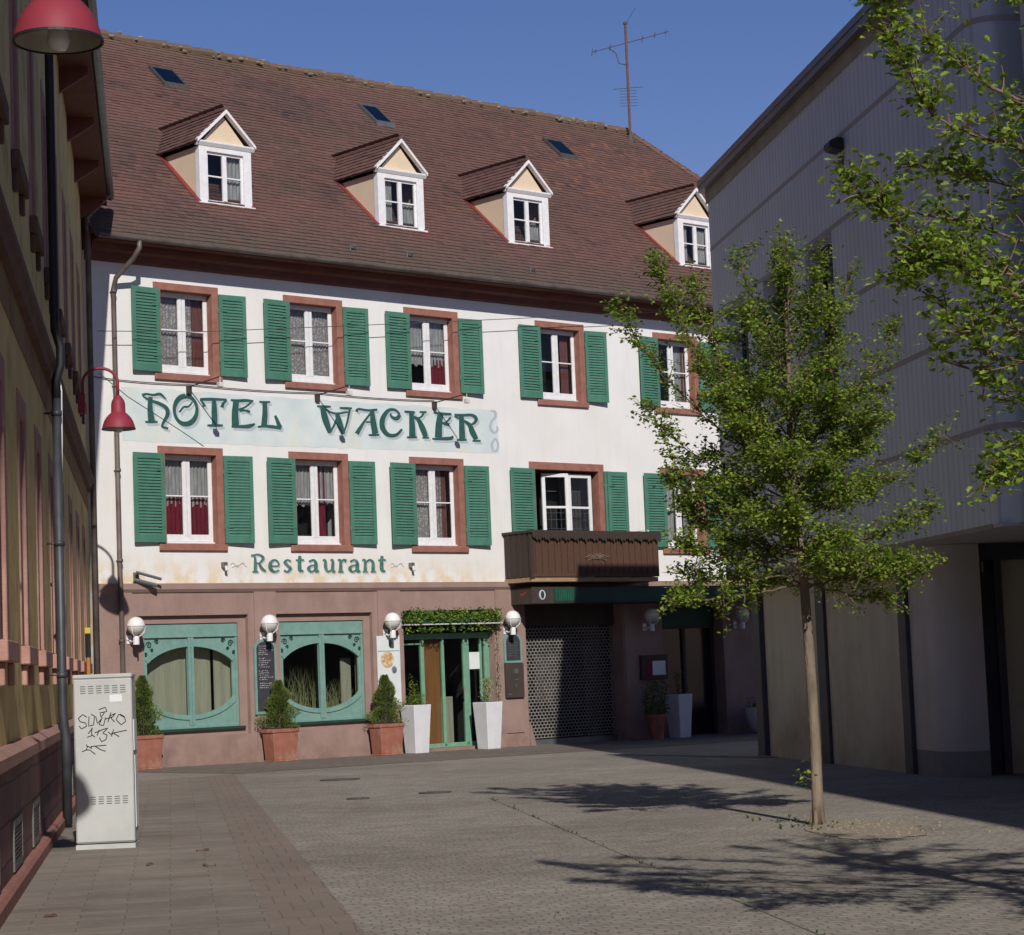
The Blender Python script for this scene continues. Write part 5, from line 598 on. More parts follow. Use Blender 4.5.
for g in REST_GLYPHS:
    glyphs(g, -.003, M['lettersh'], 'letter_outline', hotel, .02, -.025); glyphs(g, -.0055, M['letter2'], 'letter', hotel)
for x0, x1 in ((3.0, 3.38), (6.98, 7.35)):
    mb = MB(); pts = [(x0 + (x1-x0)*i/12, -.006, 3.83 + .04*math.sin(i*.9) ) for i in range(13)]
    mb.tube(pts, .008, 4); mb.tube([(x0+.03, -.006, 3.78), (x1-.05, -.006, 3.87)], .006, 4); mb.build('faded_flourish', M['lettersh'], hotel)

# ---- shop windows
def shop_window(x0, x1, ztop, zb, kind):
    c = (x0+x1)/2; w = (x1-x0)/2; zt = 2.45; cz = (.96+2.26)/2; a, b_ = w*1.06, .655; clip = w-.11
    n = 96
    def inner(t, g=0):
        x = (a+g)*math.cos(t); z = (b_+g)*math.sin(t)
        if abs(x) > clip + g*.0: x = math.copysign(clip, x); z = math.copysign((b_+g)*math.sqrt(max(0, 1-(clip/(a+g))**2)), z) if abs((b_+g)*math.sin(t)) > (b_+g)*math.sqrt(max(0, 1-(clip/(a+g))**2)) else z
        return c+x, cz+z
    def outer(x, z):
        dx, dz = x-c, z-cz; k = min((w)/abs(dx) if dx else 9e9, ((zt-cz) if dz > 0 else (cz-.74))/abs(dz) if dz else 9e9); return c+dx*k, cz+dz*k
    mb = MB(); vs = []
    ts = sorted([2*PI*i/n for i in range(n)] + [math.atan2(dz, dx) % (2*PI) for dx in (-w, w) for dz in (zt-cz, .74-cz)])
    for t in ts:
        ix, iz = inner(t); ox, oz = outer(ix, iz)
        vs += [(ix, .13, iz), (ox, .13, oz), (ix, .18, iz)]
    m_ = len(ts)
    # exact corners of the rectangle
    mb.add(vs, [f for i in range(m_) for f in ((3*i, 3*((i+1) % m_), 3*((i+1) % m_)+1, 3*i+1), (3*i, 3*i+2, 3*((i+1) % m_)+2, 3*((i+1) % m_)))])
    for f in range(len(mb.f)): mb.f[f] = mb.f[f][::-1]
    mb.box(x0, x1, .10, .20, 2.45, 2.705); mb.box(x0, x1, .085, .099, 2.44, 2.475)
    mb.box(x0, x0+.05, .105, .20, .70, 2.45); mb.box(x1-.05, x1, .105, .20, .70, 2.45); mb.box(x0+.05, x1-.05, .105, .20, .70, .76)
    fr = mb.build('shop_window', M['teal'], hotel, bevel=.004)
    mb = MB()                                     # raised oval moulding
    for sgn in (1, -1):
        pts = []
        for i in range(33):
            t = (PI*i/32) if sgn > 0 else (PI + PI*i/32)
            x, z = (a+.045)*math.cos(t), (b_+.045)*math.sin(t)
            if abs(x) <= clip+.03: pts.append((c+x, cz+z))
        for i in range(len(pts)-1):
            (xa, za), (xb, zb_) = pts[i], pts[i+1]
            d = Vector((xb-xa, zb_-za)).normalized(); nn = Vector((-d.y, d.x))*.045
            mb.hexa([(xa-nn.x, .105, za-nn.y), (xb-nn.x, .105, zb_-nn.y), (xb+nn.x, .105, zb_+nn.y), (xa+nn.x, .105, za+nn.y)],
                    [(xa-nn.x, .129, za-nn.y), (xb-nn.x, .129, zb_-nn.y), (xb+nn.x, .129, zb_+nn.y), (xa+nn.x, .129, za+nn.y)])
    mb.box(c-.062, c-.004, .095, .17, .76, 2.44); mb.box(c+.004, c+.062, .095, .17, .76, 2.44)
    for f in range(len(mb.f)): pass
    mb.build('oval_moulding', M['teal'], fr)
    mb = MB()
    for s in (-1, 1):
        for (ox, oz, rr) in ((.86, .70, .07), (.70, .76, .05), (.93, .52, .045), (.80, .60, .035)):
            cx, cz2 = c + s*w*ox, cz + oz
            mb.tube([(cx + rr*(1-k/14)*math.cos(k*.75)*s, .118, cz2 + rr*(1-k/14)*math.sin(k*.75)) for k in range(13)], .010, 5)
    mb.build('carved_scroll', M['darkgreen'], fr)
    mb = MB(); mb.add([(x0+.06, .172, .78), (x1-.06, .172, .78), (x1-.06, .172, 2.42), (x0+.06, .172, 2.42)], [(0,1,2,3)]); mb.build('pane', M['glassdark'], fr)
    mb = MB(); mb.box(x0-.06, x1+.08, -.01, .10, .655, .70); mb.build('window_sill', M['darkgreen'], fr)
    mb = MB(); D = .55 if kind == 'curtain' else 1.6
    X0, X1 = x0-.3, x1+.3
    mb.add([(X0,.41,.5),(X1,.41,.5),(X1,.41,2.8),(X0,.41,2.8),(X0,D+.4,.5),(X1,D+.4,.5),(X1,D+.4,2.8),(X0,D+.4,2.8)], [(4,5,6,7),(0,4,7,3),(1,2,6,5),(3,7,6,2),(0,1,5,4)])
    mb.build('room', M['roomgrey'] if kind == 'curtain' else M['room'], fr)
    return fr, c
fr, c = shop_window(1.02, 3.18, 2.7, .7, 'curtain')
wavy(1.1, 2.75, .72, 2.5, .42, .007, 5, 60).build('curtain', M['drape_cream'], fr, smooth=True)
wavy(2.78, 3.2, .72, 2.5, .36, .007, 2, 30).build('curtain', M['drape_cream'], fr, smooth=True)
fr2, c2 = shop_window(4.18, 6.28, 2.7, .7, 'dark')
mb = MB(); mb.box(6.0, 6.25, .5, .53, .8, 1.95); mb.build('curtain', M['drape_cream'], fr2)
# ---- entrance door
mb = MB(); Y0, Y1 = .17, .24
posts = [(7.30, 7.39), (7.86, 7.95), (8.43, 8.50), (9.03, 9.13), (9.62, 9.74)]
for a, b in posts: mb.box(a, b, Y0, Y1, .02, 2.38)
mb.box(7.251, 9.759, Y0-.01, Y1, 2.28, 2.40); mb.box(7.251, 9.759, Y0, Y1, .0, .09); mb.box(7.251, 9.759, Y0, Y1, 2.66, 2.87)
mb.box(7.251, 7.30, Y0, Y1, .09, 2.66); mb.box(9.741, 9.759, Y0, Y1, .09, 2.66)
mb.box(7.40, 7.86, Y0+.01, Y1-.01, 2.17, 2.20); mb.box(9.13, 9.2, Y0+.01, Y1-.01, .09, 2.28); mb.box(9.5, 9.56, Y0+.01, Y1-.01, .09, 2.28)
dr = mb.build('entrance_door', M['doorgreen'], hotel, bevel=.005)
mb = MB(); mb.add([(7.3, .205, .05), (9.72, .205, .05), (9.72, .205, 2.7), (7.3, .205, 2.7)], [(0,1,2,3)]); mb.build('pane', M['glassdark'], dr)
mb = MB(); mb.box(7.96, 8.44, .26, .30, .09, 2.27); mb.build('wood_panel', M['wood'], dr)
mb = MB(); mb.box(9.21, 9.52, .196, .200, 1.62, 1.98); mb.build('door_notice', M['paper'], dr)
mb = MB(); mb.tube([(8.98, .13, 1.0), (8.98, .13, 1.25)], .012, 6); mb.tube([(8.98, .13, 1.02), (8.98, .18, 1.02)], .01, 5); mb.tube([(8.98, .13, 1.23), (8.98, .18, 1.23)], .01, 5); mb.build('door_handle', M['lead'], dr)
mb = MB(); mb.add([(7.0,.43,0),(10,.43,0),(10,.43,2.9),(7.0,.43,2.9),(7.0,2.4,0),(10,2.4,0),(10,2.4,2.9),(7.0,2.4,2.9)], [(4,5,6,7),(0,4,7,3),(1,2,6,5),(3,7,6,2),(0,1,5,4)]); mb.build('lobby_room', M['roomgrey'], dr)
mb = MB(); mb.box(8.6, 9.3, .9, 1.2, 0, 1.05); mb.box(7.4, 7.7, 1.0, 1.3, 0, 1.5); mb.build('reception_counter', M['drape_cream'], dr)
# ---- lattice roller gate
mb = MB(); gx0, gx1, gz0, gz1 = 10.661, 13.619, -.08, 2.55
z = gz0 + .14; row = 0
while z < gz1:
    mb.box(gx0, gx1, .30, .315, z-.009, z+.009)
    x = gx0 + (.052 if row % 2 else 0)
    while x < gx1-.03:
        mb.add([(x, .301, z+.008), (x+.026, .301, z+.008), (x+.026, .301, z+.062), (x, .301, z+.062)], [(0,1,2,3)]); x += .104
    z += .070; row += 1
g_ = mb.build('lattice_gate', M['gate'], hotel)
mb = MB(); mb.box(gx0, gx1, .285, .33, gz0-.03, gz0+.10); mb.build('bottom_bar', M['lead'], g_)
mb = MB(); mb.box(gx0, gx1, .24, .42, 2.5, 2.97); mb.build('gate_top_shade', M['darkbrown'], g_)  # dark box added where the canopy's shade covers the gate top
mb = MB(); mb.box(gx0-.3, gx1+.3, 1.2, 1.25, -.3, 3.2); mb.build('gate_room', M['room'], g_)
mb = MB(); mb.box(11.55, 12.35, .7, .75, .8, 1.9); mb.box(13.0, 13.5, .6, .66, -.1, 2.5); mb.build('inner_door', M['darkbrown'], g_)
# ---- right-hand dark doorway and window
mb = MB(); mb.box(14.901, 16.949, .25, .30, 2.45, 2.899); mb.build('door_head_panel', M['darkgreen'], hotel)
mb = MB(); frame_ring(mb, 14.901, 16.949, -.2, 2.449, .28, .36, .09, .09, .08, .1); mb.box(15.88, 15.97, .28, .36, -.1, 2.37); rd = mb.build('side_door', M['darkbrown'], hotel)
mb = MB(); mb.add([(14.95, .33, -.1), (16.9, .33, -.1), (16.9, .33, 2.4), (14.95, .33, 2.4)], [(0,1,2,3)]); mb.build('pane', M['darkdoorway'], rd)  # opaque sheet instead of glass; the doorway's darkness is in its colour
mb = MB(); mb.add([(13.9,1.35,-.3),(23.9,1.35,-.3),(23.9,1.35,3.4),(13.9,1.35,3.4),(23.9,.5,-.3),(23.9,.5,3.4),(13.9,.5,-.3),(13.9,.5,3.4)], [(0,1,2,3),(1,4,5,2),(6,0,3,7),(6,4,1,0),(7,3,2,5)]); mb.build('room_back', M['room'], rd)
mb = MB(); frame_ring(mb, 18.001, 20.199, .601, 2.699, .1, .2, .1, .1, .1, .1); mb.build('side_window', M['teal'], hotel)

# ---- projecting sign canopy with balcony over it
mb = MB(); mb.box(10.25, 18.5, -.75, -.056, 2.96, 3.32); fa = mb.build('sign_canopy', M['darkbrown'], hotel, bevel=.006)
mb = MB(); mb.box(10.86, 18.3, -.765, -.752, 2.99, 3.29); mb.build('green_sign_panel', M['darkgreen'], fa)
mb = MB()
for i, x in enumerate((10.92, 11.0, 11.06, 11.13, 11.20, 11.27, 11.34, 11.41)): mb.box(x, x+.04, -.772, -.766, 3.02, 3.27)
mb.build('green_sign_stripe', mat('bright_green_sign', (.012, .09, .05), (.018, .12, .065), 6, .5), fa)
M['beige_sign'] = mat('pale_sign_disc', (.55, .58, .60), None, rough=.6)
mb = MB(); mb.prism([(10.53 + .09*math.cos(t), 3.15 + .105*math.sin(t)) for t in [2*PI*i/24 for i in range(24)]], -.765, -.752); mb.build('round_emblem', M['beige_sign'], fa)
mb = MB(); mb.prism([(10.53 + .05*math.cos(t), 3.15 + .085*math.sin(t)) for t in [2*PI*i/16 for i in range(16)]], -.769, -.766); mb.box(10.515, 10.545, -.772, -.770, 3.1, 3.2); mb.build('emblem_bird', M['darkgreen'], fa)
mb = MB(); mb.add([(10.246, -.56, 3.24), (10.246, -.44, 3.17), (10.246, -.33, 3.20), (10.246, -.42, 3.14), (10.246, -.52, 3.18)], [(0,1,2,3,4)]); mb.build('red_mark', mat('red_sign_paint', (.4, .05, .03)), fa)
mb = MB(); mb.box(10.13, 13.97, -.90, -.001, 3.42, 3.52); bal = mb.build('balcony', M['beam'], hotel, bevel=.01)
mb = MB(); x = 10.15; i = 0
while x < 13.93:
    mb.box(x, x+.088, -.905 - (.012 if i % 2 else 0), -.87, 3.53, 4.47); x += .094; i += 1
mb.box(10.13, 13.97, -.93, -.862, 3.53, 3.60)
mb.build('front_boards', M['brownwood'], bal)
for xx in (10.13, 13.93):
    mb = MB(); y = -.855; i = 0
    while y < -.09:
        mb.box(xx - (.01 if i % 2 else 0), xx+.04, y, y+.089, 3.53, 4.47); y += .0895; i += 1
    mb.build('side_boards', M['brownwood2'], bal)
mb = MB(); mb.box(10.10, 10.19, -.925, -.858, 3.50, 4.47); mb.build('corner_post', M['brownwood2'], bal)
mb = MB(); mb.box(10.08, 14.02, -.98, -.84, 4.475, 4.53); mb.box(10.10, 10.24, -.84, -.001, 4.475, 4.53); mb.box(13.86, 14.0, -.84, -.001, 4.475, 4.53)
k = 0; x = 10.12
while x < 13.95:
    k += 1; q_ = .03*math.sin(k*1.9); mb.prism([(x, 4.474), (x, 4.36 + q_), (x+.04, 4.315 + q_), (x+.08, 4.36 + q_), (x+.08, 4.474)], -.985, -.962); x += .085
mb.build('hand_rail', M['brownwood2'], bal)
mb = MB()
for k in range(9):
    t = PI*k/8; mb.tube([(12.05 + .28*math.cos(t)*q, -.93, 3.92 + (.17*math.sin(t) + .04*math.sin(q*5))*q) for q in (.25, .5, .75, 1)], .012, 5)
mb.tube([(11.7, -.93, 3.95), (11.85, -.93, 4.0), (12.0, -.93, 3.93), (12.1, -.93, 3.93), (12.25, -.93, 4.0), (12.4, -.93, 3.95)], .014, 5)
mb.build('carved_rosette', mat('carved_wood', (.17, .12, .085), (.22, .16, .12), 9, .8), bal)
mb = MB(); mb.tube([(14.06, -.55, 3.5), (14.06, -.55, 4.6), (14.06, -.1, 4.6)], .012, 5); mb.build('rail_support', M['white'], bal)

# ---- eaves, gutter, downpipe
mb = MB()
mb.prismx([(-.002, 9.58), (-.12, 9.60), (-.14, 9.72), (-.30, 9.76), (-.33, 9.88), (-.52, 9.90), (-.54, 9.99), (-.001, 9.99)], -.12, 24.2)
mb.build('eaves_board', M['stonedark'], hotel)
mb = MB()
seg = 9
for k in range(seg):
    a, b = PI + PI*k/seg, PI + PI*(k+1)/seg
    p = lambda t, r: (-.71 + r*math.cos(t), 9.95 + r*math.sin(t))
    mb.add([(-.25,)+p(a,.075), (24.3,)+p(a,.075), (24.3,)+p(b,.075), (-.25,)+p(b,.075)], [(0,1,2,3)])
    mb.add([(-.25,)+p(a,.068), (24.3,)+p(a,.068), (24.3,)+p(b,.068), (-.25,)+p(b,.068)], [(3,2,1,0)])
for x in [i*.9 for i in range(27)]: mb.box(x, x+.03, -.79, -.63, 9.945, 9.96)
gut = mb.build('gutter', M['pipebrown'], hotel, smooth=False)
mb = MB(); mb.tube([(.66, -.71, 9.90), (.66, -.71, 9.76), (.62, -.56, 9.58), (.46, -.18, 9.25), (.44, -.11, 9.05), (.44, -.11, 6.0), (.44, -.11, 3.6), (.44, -.13, 3.3), (.44, -.13, .02)], .048, 12)
for z in (9.0, 7.2, 5.6, 3.9, 2.4, .9): mb.tube([(.44, -.12, z-.03), (.44, -.12, z+.03)], .058, 12); mb.box(.42, .46, -.12, 0, z-.01, z+.01)
mb.build('downpipe', M['pipebrown'], hotel, smooth=True)

# ---- roof
RS = .87; SLEN = math.sqrt(1+RS*RS)
def roofz(v): return 10.04 + RS*(v+.55)
M['tiles'], _ = attr_mat('roof_tiles', (.085, .056, .052), (.21, .105, .075), extra=[(.125, .072, .064), (.148, .082, .070), (.165, .090, .073), (.148, .088, .078)], rough=.85, spec=.2)
def weather(m):   # moss and lichen growing in patches (object coordinates of the building)
    nt = m.node_tree; b = nt.nodes['Principled BSDF']; src = b.inputs['Base Color'].links[0].from_socket
    tc = nt.nodes.new('ShaderNodeTexCoord'); n = nt.nodes.new('ShaderNodeTexNoise'); n.inputs['Scale'].default_value = .55; n.inputs['Detail'].default_value = 9; n.inputs['Roughness'].default_value = .7
    nt.links.new(tc.outputs['Object'], n.inputs['Vector'])
    r = nt.nodes.new('ShaderNodeMapRange'); r.inputs['From Min'].default_value = .5; r.inputs['From Max'].default_value = .72; r.inputs['To Max'].default_value = .65; nt.links.new(n.outputs['Fac'], r.inputs['Value'])
    mx = nt.nodes.new('ShaderNodeMixRGB'); mx.inputs[2].default_value = (.085, .075, .058, 1)
    nt.links.new(r.outputs[0], mx.inputs[0]); nt.links.new(src, mx.inputs[1])
    sp = nt.nodes.new('ShaderNodeSeparateXYZ'); nt.links.new(tc.outputs['Object'], sp.inputs[0])
    n2 = nt.nodes.new('ShaderNodeTexNoise'); n2.inputs['Scale'].default_value = 4; n2.inputs['Detail'].default_value = 6; nt.links.new(tc.outputs['Object'], n2.inputs['Vector'])
    def band(fa, ta, mx_):
        q = nt.nodes.new('ShaderNodeMapRange'); q.inputs['From Min'].default_value = fa; q.inputs['From Max'].default_value = ta; q.inputs['To Max'].default_value = mx_; nt.links.new(sp.outputs['Z'], q.inputs['Value'])
        u_ = nt.nodes.new('ShaderNodeMath'); u_.operation = 'MULTIPLY'; nt.links.new(q.outputs[0], u_.inputs[0]); nt.links.new(n2.outputs['Fac'], u_.inputs[1]); return u_.outputs[0]
    cur = mx.outputs[0]
    for fac, col in ((band(11.0, 10.0, 1.1), (.10, .088, .07, 1)), (band(15.6, 16.4, 1.0), (.15, .12, .075, 1))):
        m2 = nt.nodes.new('ShaderNodeMixRGB'); m2.inputs[2].default_value = col; nt.links.new(fac, m2.inputs[0]); nt.links.new(cur, m2.inputs[1]); cur = m2.outputs[0]
    nt.links.new(cur, b.inputs['Base Color'])
weather(M['tiles'])
def tile_field(mb, org, ex, es, nrm, slen, xr, course=.145, tw=.17, seed=1, th=.027):
    rg = random.Random(seed); n = int(slen/course) + 1; ex, es, nrm, org = Vector(ex), Vector(es), Vector(nrm), Vector(org)
    for j in range(n):
        s0 = j*course; s1 = s0 + course*1.25
        if s0 > slen: break
        x0, x1 = xr(s0); sh = (j % 2) * tw/2 + rg.uniform(-.02, .02); k = math.floor((x0 - sh)/tw)
        rowtone = rg.uniform(-.08, .08)
        while True:
            a = k*tw + sh; b = a + tw - .006; k += 1
            if a >= x1: break
            a = max(a, x0); b = min(b, x1)
            if b - a < .03: continue
            lift = th + rg.uniform(-.004, .006); sag = .02*noise.noise(Vector((a*.35, s0*.5, seed)))
            t0 = rg.uniform(-.006, .006)
            A = [org + ex*a + es*(s0+t0) + nrm*(lift+sag), org + ex*b + es*(s0+t0) + nrm*(lift+sag + rg.uniform(-.003, .003)), org + ex*b + es*s1 + nrm*(.004+sag), org + ex*a + es*s1 + nrm*(.004+sag)]
            B = [org + ex*a + es*(s0+t0) + nrm*(sag-.004), org + ex*b + es*(s0+t0) + nrm*(sag-.004)]
            tone = min(1, max(0, rg.gauss(.48, .13) + rowtone + .3*noise.noise(Vector((a*.3, s0*.5, seed+5))) + .25*noise.noise(Vector((a*1.1, s0*1.4, seed+9)))))
            if 15 < a < 20.5 and 5 < s0 < 8.5 and rg.random() < .15: tone = 1
            mb.add([tuple(p) for p in A + B], [(0,1,2,3), (4,5,1,0), (5,2,1), (4,0,3)], tone)
s41 = (0, 1/SLEN, RS/SLEN); n41 = (0, -RS/SLEN, 1/SLEN)
mb = MB()
tile_field(mb, (0, -.65, roofz(-.65)), (1, 0, 0), s41, n41, 7.25*SLEN, lambda s: (-.28, 24.42 - .4615*(s/SLEN)), seed=2)
# hip end
hp = Vector((24.42, -.55, 10.04)); rp = Vector((21.1, 6.6, 16.28))
hx = Vector((-(rp.z-hp.z), 0, -(rp.x-hp.x)*-1)).normalized()
hes = Vector((rp.x-hp.x, 0, rp.z-hp.z)).normalized(); hl = math.hypot(rp.x-hp.x, rp.z-hp.z)
tile_field(mb, (24.42, 0, 10.04), (0, 1, 0), hes, (hes.z, 0, -hes.x), hl, lambda s: (-.55 + 7.15*s/hl, 13.75 - 7.15*s/hl), seed=3)
roof = mb.build('roof', M['tiles'], hotel)
mb = MB()       # closed body under the tiles
e, r_ = 10.04-.03, 16.28-.03
mb.add([(-.26, -.55, e), (24.42, -.55, e), (24.42, 13.75, e), (-.26, 13.75, e), (-.26, 6.6, r_), (21.1, 6.6, r_)], [(0,1,5,4), (1,2,5), (2,3,4,5), (0,4,3), (0,3,2,1)])
mb.build('roof_boarding', M['stonedark'], roof)
mb = MB(); rg = random.Random(9)
x = -.26
while x < 21.1:
    zj = .04*noise.noise(Vector((x*.5, 0, 3))) + rg.uniform(-.02, .02)
    mb.tube([(x, 6.6, 16.26+zj), (x+.33, 6.6, 16.275+zj)], [.10, .12], 9); x += .32
p0, p1 = Vector((21.1, 6.6, 16.28)), Vector((24.42, -.55, 10.06)); nseg = 32
for i in range(nseg):
    a = p0.lerp(p1, i/nseg); b = p0.lerp(p1, (i+1.05)/nseg); mb.tube([a + Vector((0, 0, rg.uniform(-.01, .015))), b], [.09, .11], 8)
mb.t = [.3 + .3*rg.random() for _ in mb.f]
mb.build('ridge_tiles', M['tiles'], roof)
mb = MB()       # mortar lumps and moss cushions on the ridge
for i in range(240):
    if rg.random() < .72: x, y = rg.uniform(0, 21.2), 6.6 + rg.uniform(-.20, .02); z = roofz(y) + .06 + rg.uniform(0, .08)
    else: t = rg.random(); q = p0.lerp(p1, t); x, y, z = q.x + rg.uniform(-.15, 0), q.y, q.z + .07
    s = rg.uniform(.02, .075); mb.ball((x, y, z), s, 6, 4, .6)
tag(mb.build('ridge_moss', mat('ridge_moss', (.17, .14, .08), (.30, .27, .22), 5, .95), roof), kind='stuff')
# roof windows
for i, (u0, u1, v0, v1, m_) in enumerate([(4.92, 5.56, 4.82, 5.45, 'lead'), (10.82, 11.38, 4.72, 5.42, 'lead'), (16.78, 17.42, 4.66, 5.33, 'lead')]):
    mb = MB(); zz = lambda v, h: roofz(v) + h
    def slab(mb, a, b, c, d, h0, h1):
        mb.hexa([(a, c, zz(c, h0)), (b, c, zz(c, h0)), (b, d, zz(d, h0)), (a, d, zz(d, h0))], [(a, c, zz(c, h1)), (b, c, zz(c, h1)), (b, d, zz(d, h1)), (a, d, zz(d, h1))])
    slab(mb, u0, u0+.05, v0, v1, 0, .13); slab(mb, u1-.05, u1, v0, v1, 0, .13); slab(mb, u0+.05, u1-.05, v0, v0+.05, 0, .13); slab(mb, u0+.05, u1-.05, v1-.05, v1, 0, .13)
    for k in range(len(mb.f)): mb.f[k] = mb.f[k]
    sk = mb.build('skylight', M['lead'] if i == 1 else M['iron'], roof)
    mb = MB(); mb.add([(u0+.04, v0+.04, zz(v0+.04, .115)), (u1-.04, v0+.04, zz(v0+.04, .115)), (u1-.04, v1-.04, zz(v1-.04, .115)), (u0+.04, v1-.04, zz(v1-.04, .115))], [(0,1,2,3)]); mb.build('skylight_pane', M['glassgrey'], sk)
# snow guards / small vents near the eaves
for u_ in (6.0, 7.5, 11.0, 17.9):
    mb = MB(); v_ = -.28; mb.tube([(u_, v_, roofz(v_)+.02), (u_+.0, v_-.02, roofz(v_)+.12), (u_+.12, v_-.03, roofz(v_)+.12), (u_+.16, v_, roofz(v_)+.03)], .022, 6); mb.build('snow_hook', M['lead'], roof)
# dormers
def dormer(c, cur):
    hw = .62; zb, ze, za = roofz(.8)-.06, 12.34, 13.10; vf = .8; ve = (ze-10.04)/RS-.55; va = (za-10.04)/RS-.55
    mb = MB()
    for s in (-1, 1):
        x0, x1 = (c-hw, c-hw+.06) if s < 0 else (c+hw-.06, c+hw)
        mb.prismx([(vf, zb-.05), (vf, ze), (ve+.05, ze), ], x0, x1)
    mb.prism([(c-hw, ze), (c+hw, ze), (c, za-.08)], vf, vf+.06)
    d = mb.build('dormer', M['cream'], hotel)
    mb = MB()
    a, b = c-.45, c+.45
    mb.box(c-hw-.015, a, vf-.05, vf+.10, zb+.03, ze); mb.box(b, c+hw+.015, vf-.05, vf+.10, zb+.03, ze); mb.box(a, b, vf-.05, vf+.10, ze-.10, ze)
    mb.box(c-hw-.06, c+hw+.06, vf-.10, vf+.02, zb-.04, zb+.029)
    mb.prismx([(vf+.0, ze+.001), (vf-.06, ze+.001), (vf-.11, ze+.07), (vf-.11, ze+.10), (vf+.0, ze+.10)], c-hw-.09, c+hw+.09)
    for s in (-1, 1):
        P = [(c + s*(hw+.09), ze+.05), (c + s*(hw+.09), ze+.12), (c, za+.04), (c, za-.04)]
        if s < 0: P = P[::-1]
        mb.prism(P, vf-.14, vf-.02)
    mb.build('dormer_casing', M['white'], d, bevel=.005)
    mb = MB(); frame_ring(mb, a, b, zb+.03, ze-.10, vf-.0, vf+.05, .05, .05, .05, .07)
    mb.box(c-.05, c+.05, vf-.01, vf+.045, zb+.1, ze-.15); zm = (zb+ze)/2
    mb.box(a+.05, c-.05, vf, vf+.04, zm-.015, zm+.015); mb.box(c+.05, b-.05, vf, vf+.04, zm-.015, zm+.015)
    mb.build('sash', M['white'], d, bevel=.003)
    mb = MB(); mb.add([(a+.02, vf+.03, zb+.05), (b-.02, vf+.03, zb+.05), (b-.02, vf+.03, ze-.12), (a+.02, vf+.03, ze-.12)], [(0,1,2,3)]); mb.build('pane', M['glass'], d)
    for (m_, x0, x1, f0, f1) in cur:
        wavy(a + (b-a)*x0, a + (b-a)*x1, zb+.1 + (ze-zb-.2)*f0, zb+.1 + (ze-zb-.2)*f1, vf+.12, .012, 5).build('curtain', M[m_], d, smooth=True)
    mb = MB(); mb.box(a-.1, b+.1, vf+.7, vf+.72, zb, ze); mb.build('room_back', M['roomgrey'], d)
    mb = MB(); sx = .74; vs = vf-.11
    for s in (-1, 1):
        run = math.hypot(sx, za-ze-.0); es = Vector((-s*sx, 0, za-ze+.0)).normalized() * 1
        e0 = Vector((c + s*sx, 0, ze+.05)); nn = Vector((s*(za-ze), 0, sx)).normalized()
        def xr(t, run=run):  # along v: from front overhang to where it meets the main roof
            z = ze + .05 + (za-ze)*t/run; return (vs, (z-10.04)/RS - .55 + .1)
        if s < 0:
            tile_field(mb, e0, (0, 1, 0), es, nn, run, xr, seed=int(c*10)+s)
            k0 = len(mb.f)
        else:
            tile_field(mb, e0, (0, 1, 0), es, nn, run, xr, seed=int(c*10)+s)
        v0, v1, v2 = vs+.02, (ze+.03-10.04)/RS-.55, (za+.03-10.04)/RS-.55
        mb.add([(e0.x, v0, ze+.035), (e0.x, v1, ze+.035), (c, v2, za+.035), (c, v0, za+.035)], [(0,1,2,3)], .4)
    dr_ = mb.build('dormer_roof', M['tiles'], d)
    mb = MB()
    y = vs
    while y < va: mb.tube([(c, y, za+.05), (c, y+.3, za+.06)], [.06, .07], 7); y += .29
    mb.t = [.35]*len(mb.f); mb.build('dormer_ridge', M['tiles'], d)
    mb = MB()
    for s in (-1, 1):
        x = c + s*(hw+.05)
        mb.hexa([(x-.06, vf-.05, roofz(vf-.05)-.02), (x+.06, vf-.05, roofz(vf-.05)-.02), (x+.06, ve+.1, roofz(ve+.1)-.02), (x-.06, ve+.1, roofz(ve+.1)-.02)],
                [(x-.06, vf-.05, roofz(vf-.05)+.05), (x+.06, vf-.05, roofz(vf-.05)+.05), (x+.06, ve+.1, roofz(ve+.1)+.05), (x-.06, ve+.1, roofz(ve+.1)+.05)])
    v = vf-.20; mb.hexa([(c-hw-.12, v, roofz(v)-.01), (c+hw+.12, v, roofz(v)-.01), (c+hw+.12, vf+.05, zb-.12), (c-hw-.12, vf+.05, zb-.12)], [(c-hw-.12, v, roofz(v)+.04), (c+hw+.12, v, roofz(v)+.04), (c+hw+.12, vf-.02, zb-.03), (c-hw-.12, vf-.02, zb-.03)])
    mb.build('red_flashing', M['redflash'], d)
for c, cu in ((3.68, [('sheer', .5, 1, 0, 1)]), (8.25, [('sheer', .5, 1, 0, .5), ('sheer', .0, .35, 0, 1)]), (11.97, [('sheer', .55, 1, 0, .45)]), (17.52, [('sheer', .5, 1, 0, .9), ('sheer', 0, .3, 0, 1)])):
    dormer(c, cu)
# chimneys not visible: none

WIRE = [(-.05, 8.18), (2.24, 8.33), (5.91, 8.72), (10.04, 9.17), (14.37, 9.65), (16.39, 9.88)]
SLANT = [(.15, 7.44), (.75, 7.03), (1.9, 6.44), (2.45, 6.14)]
LZ = 5.64
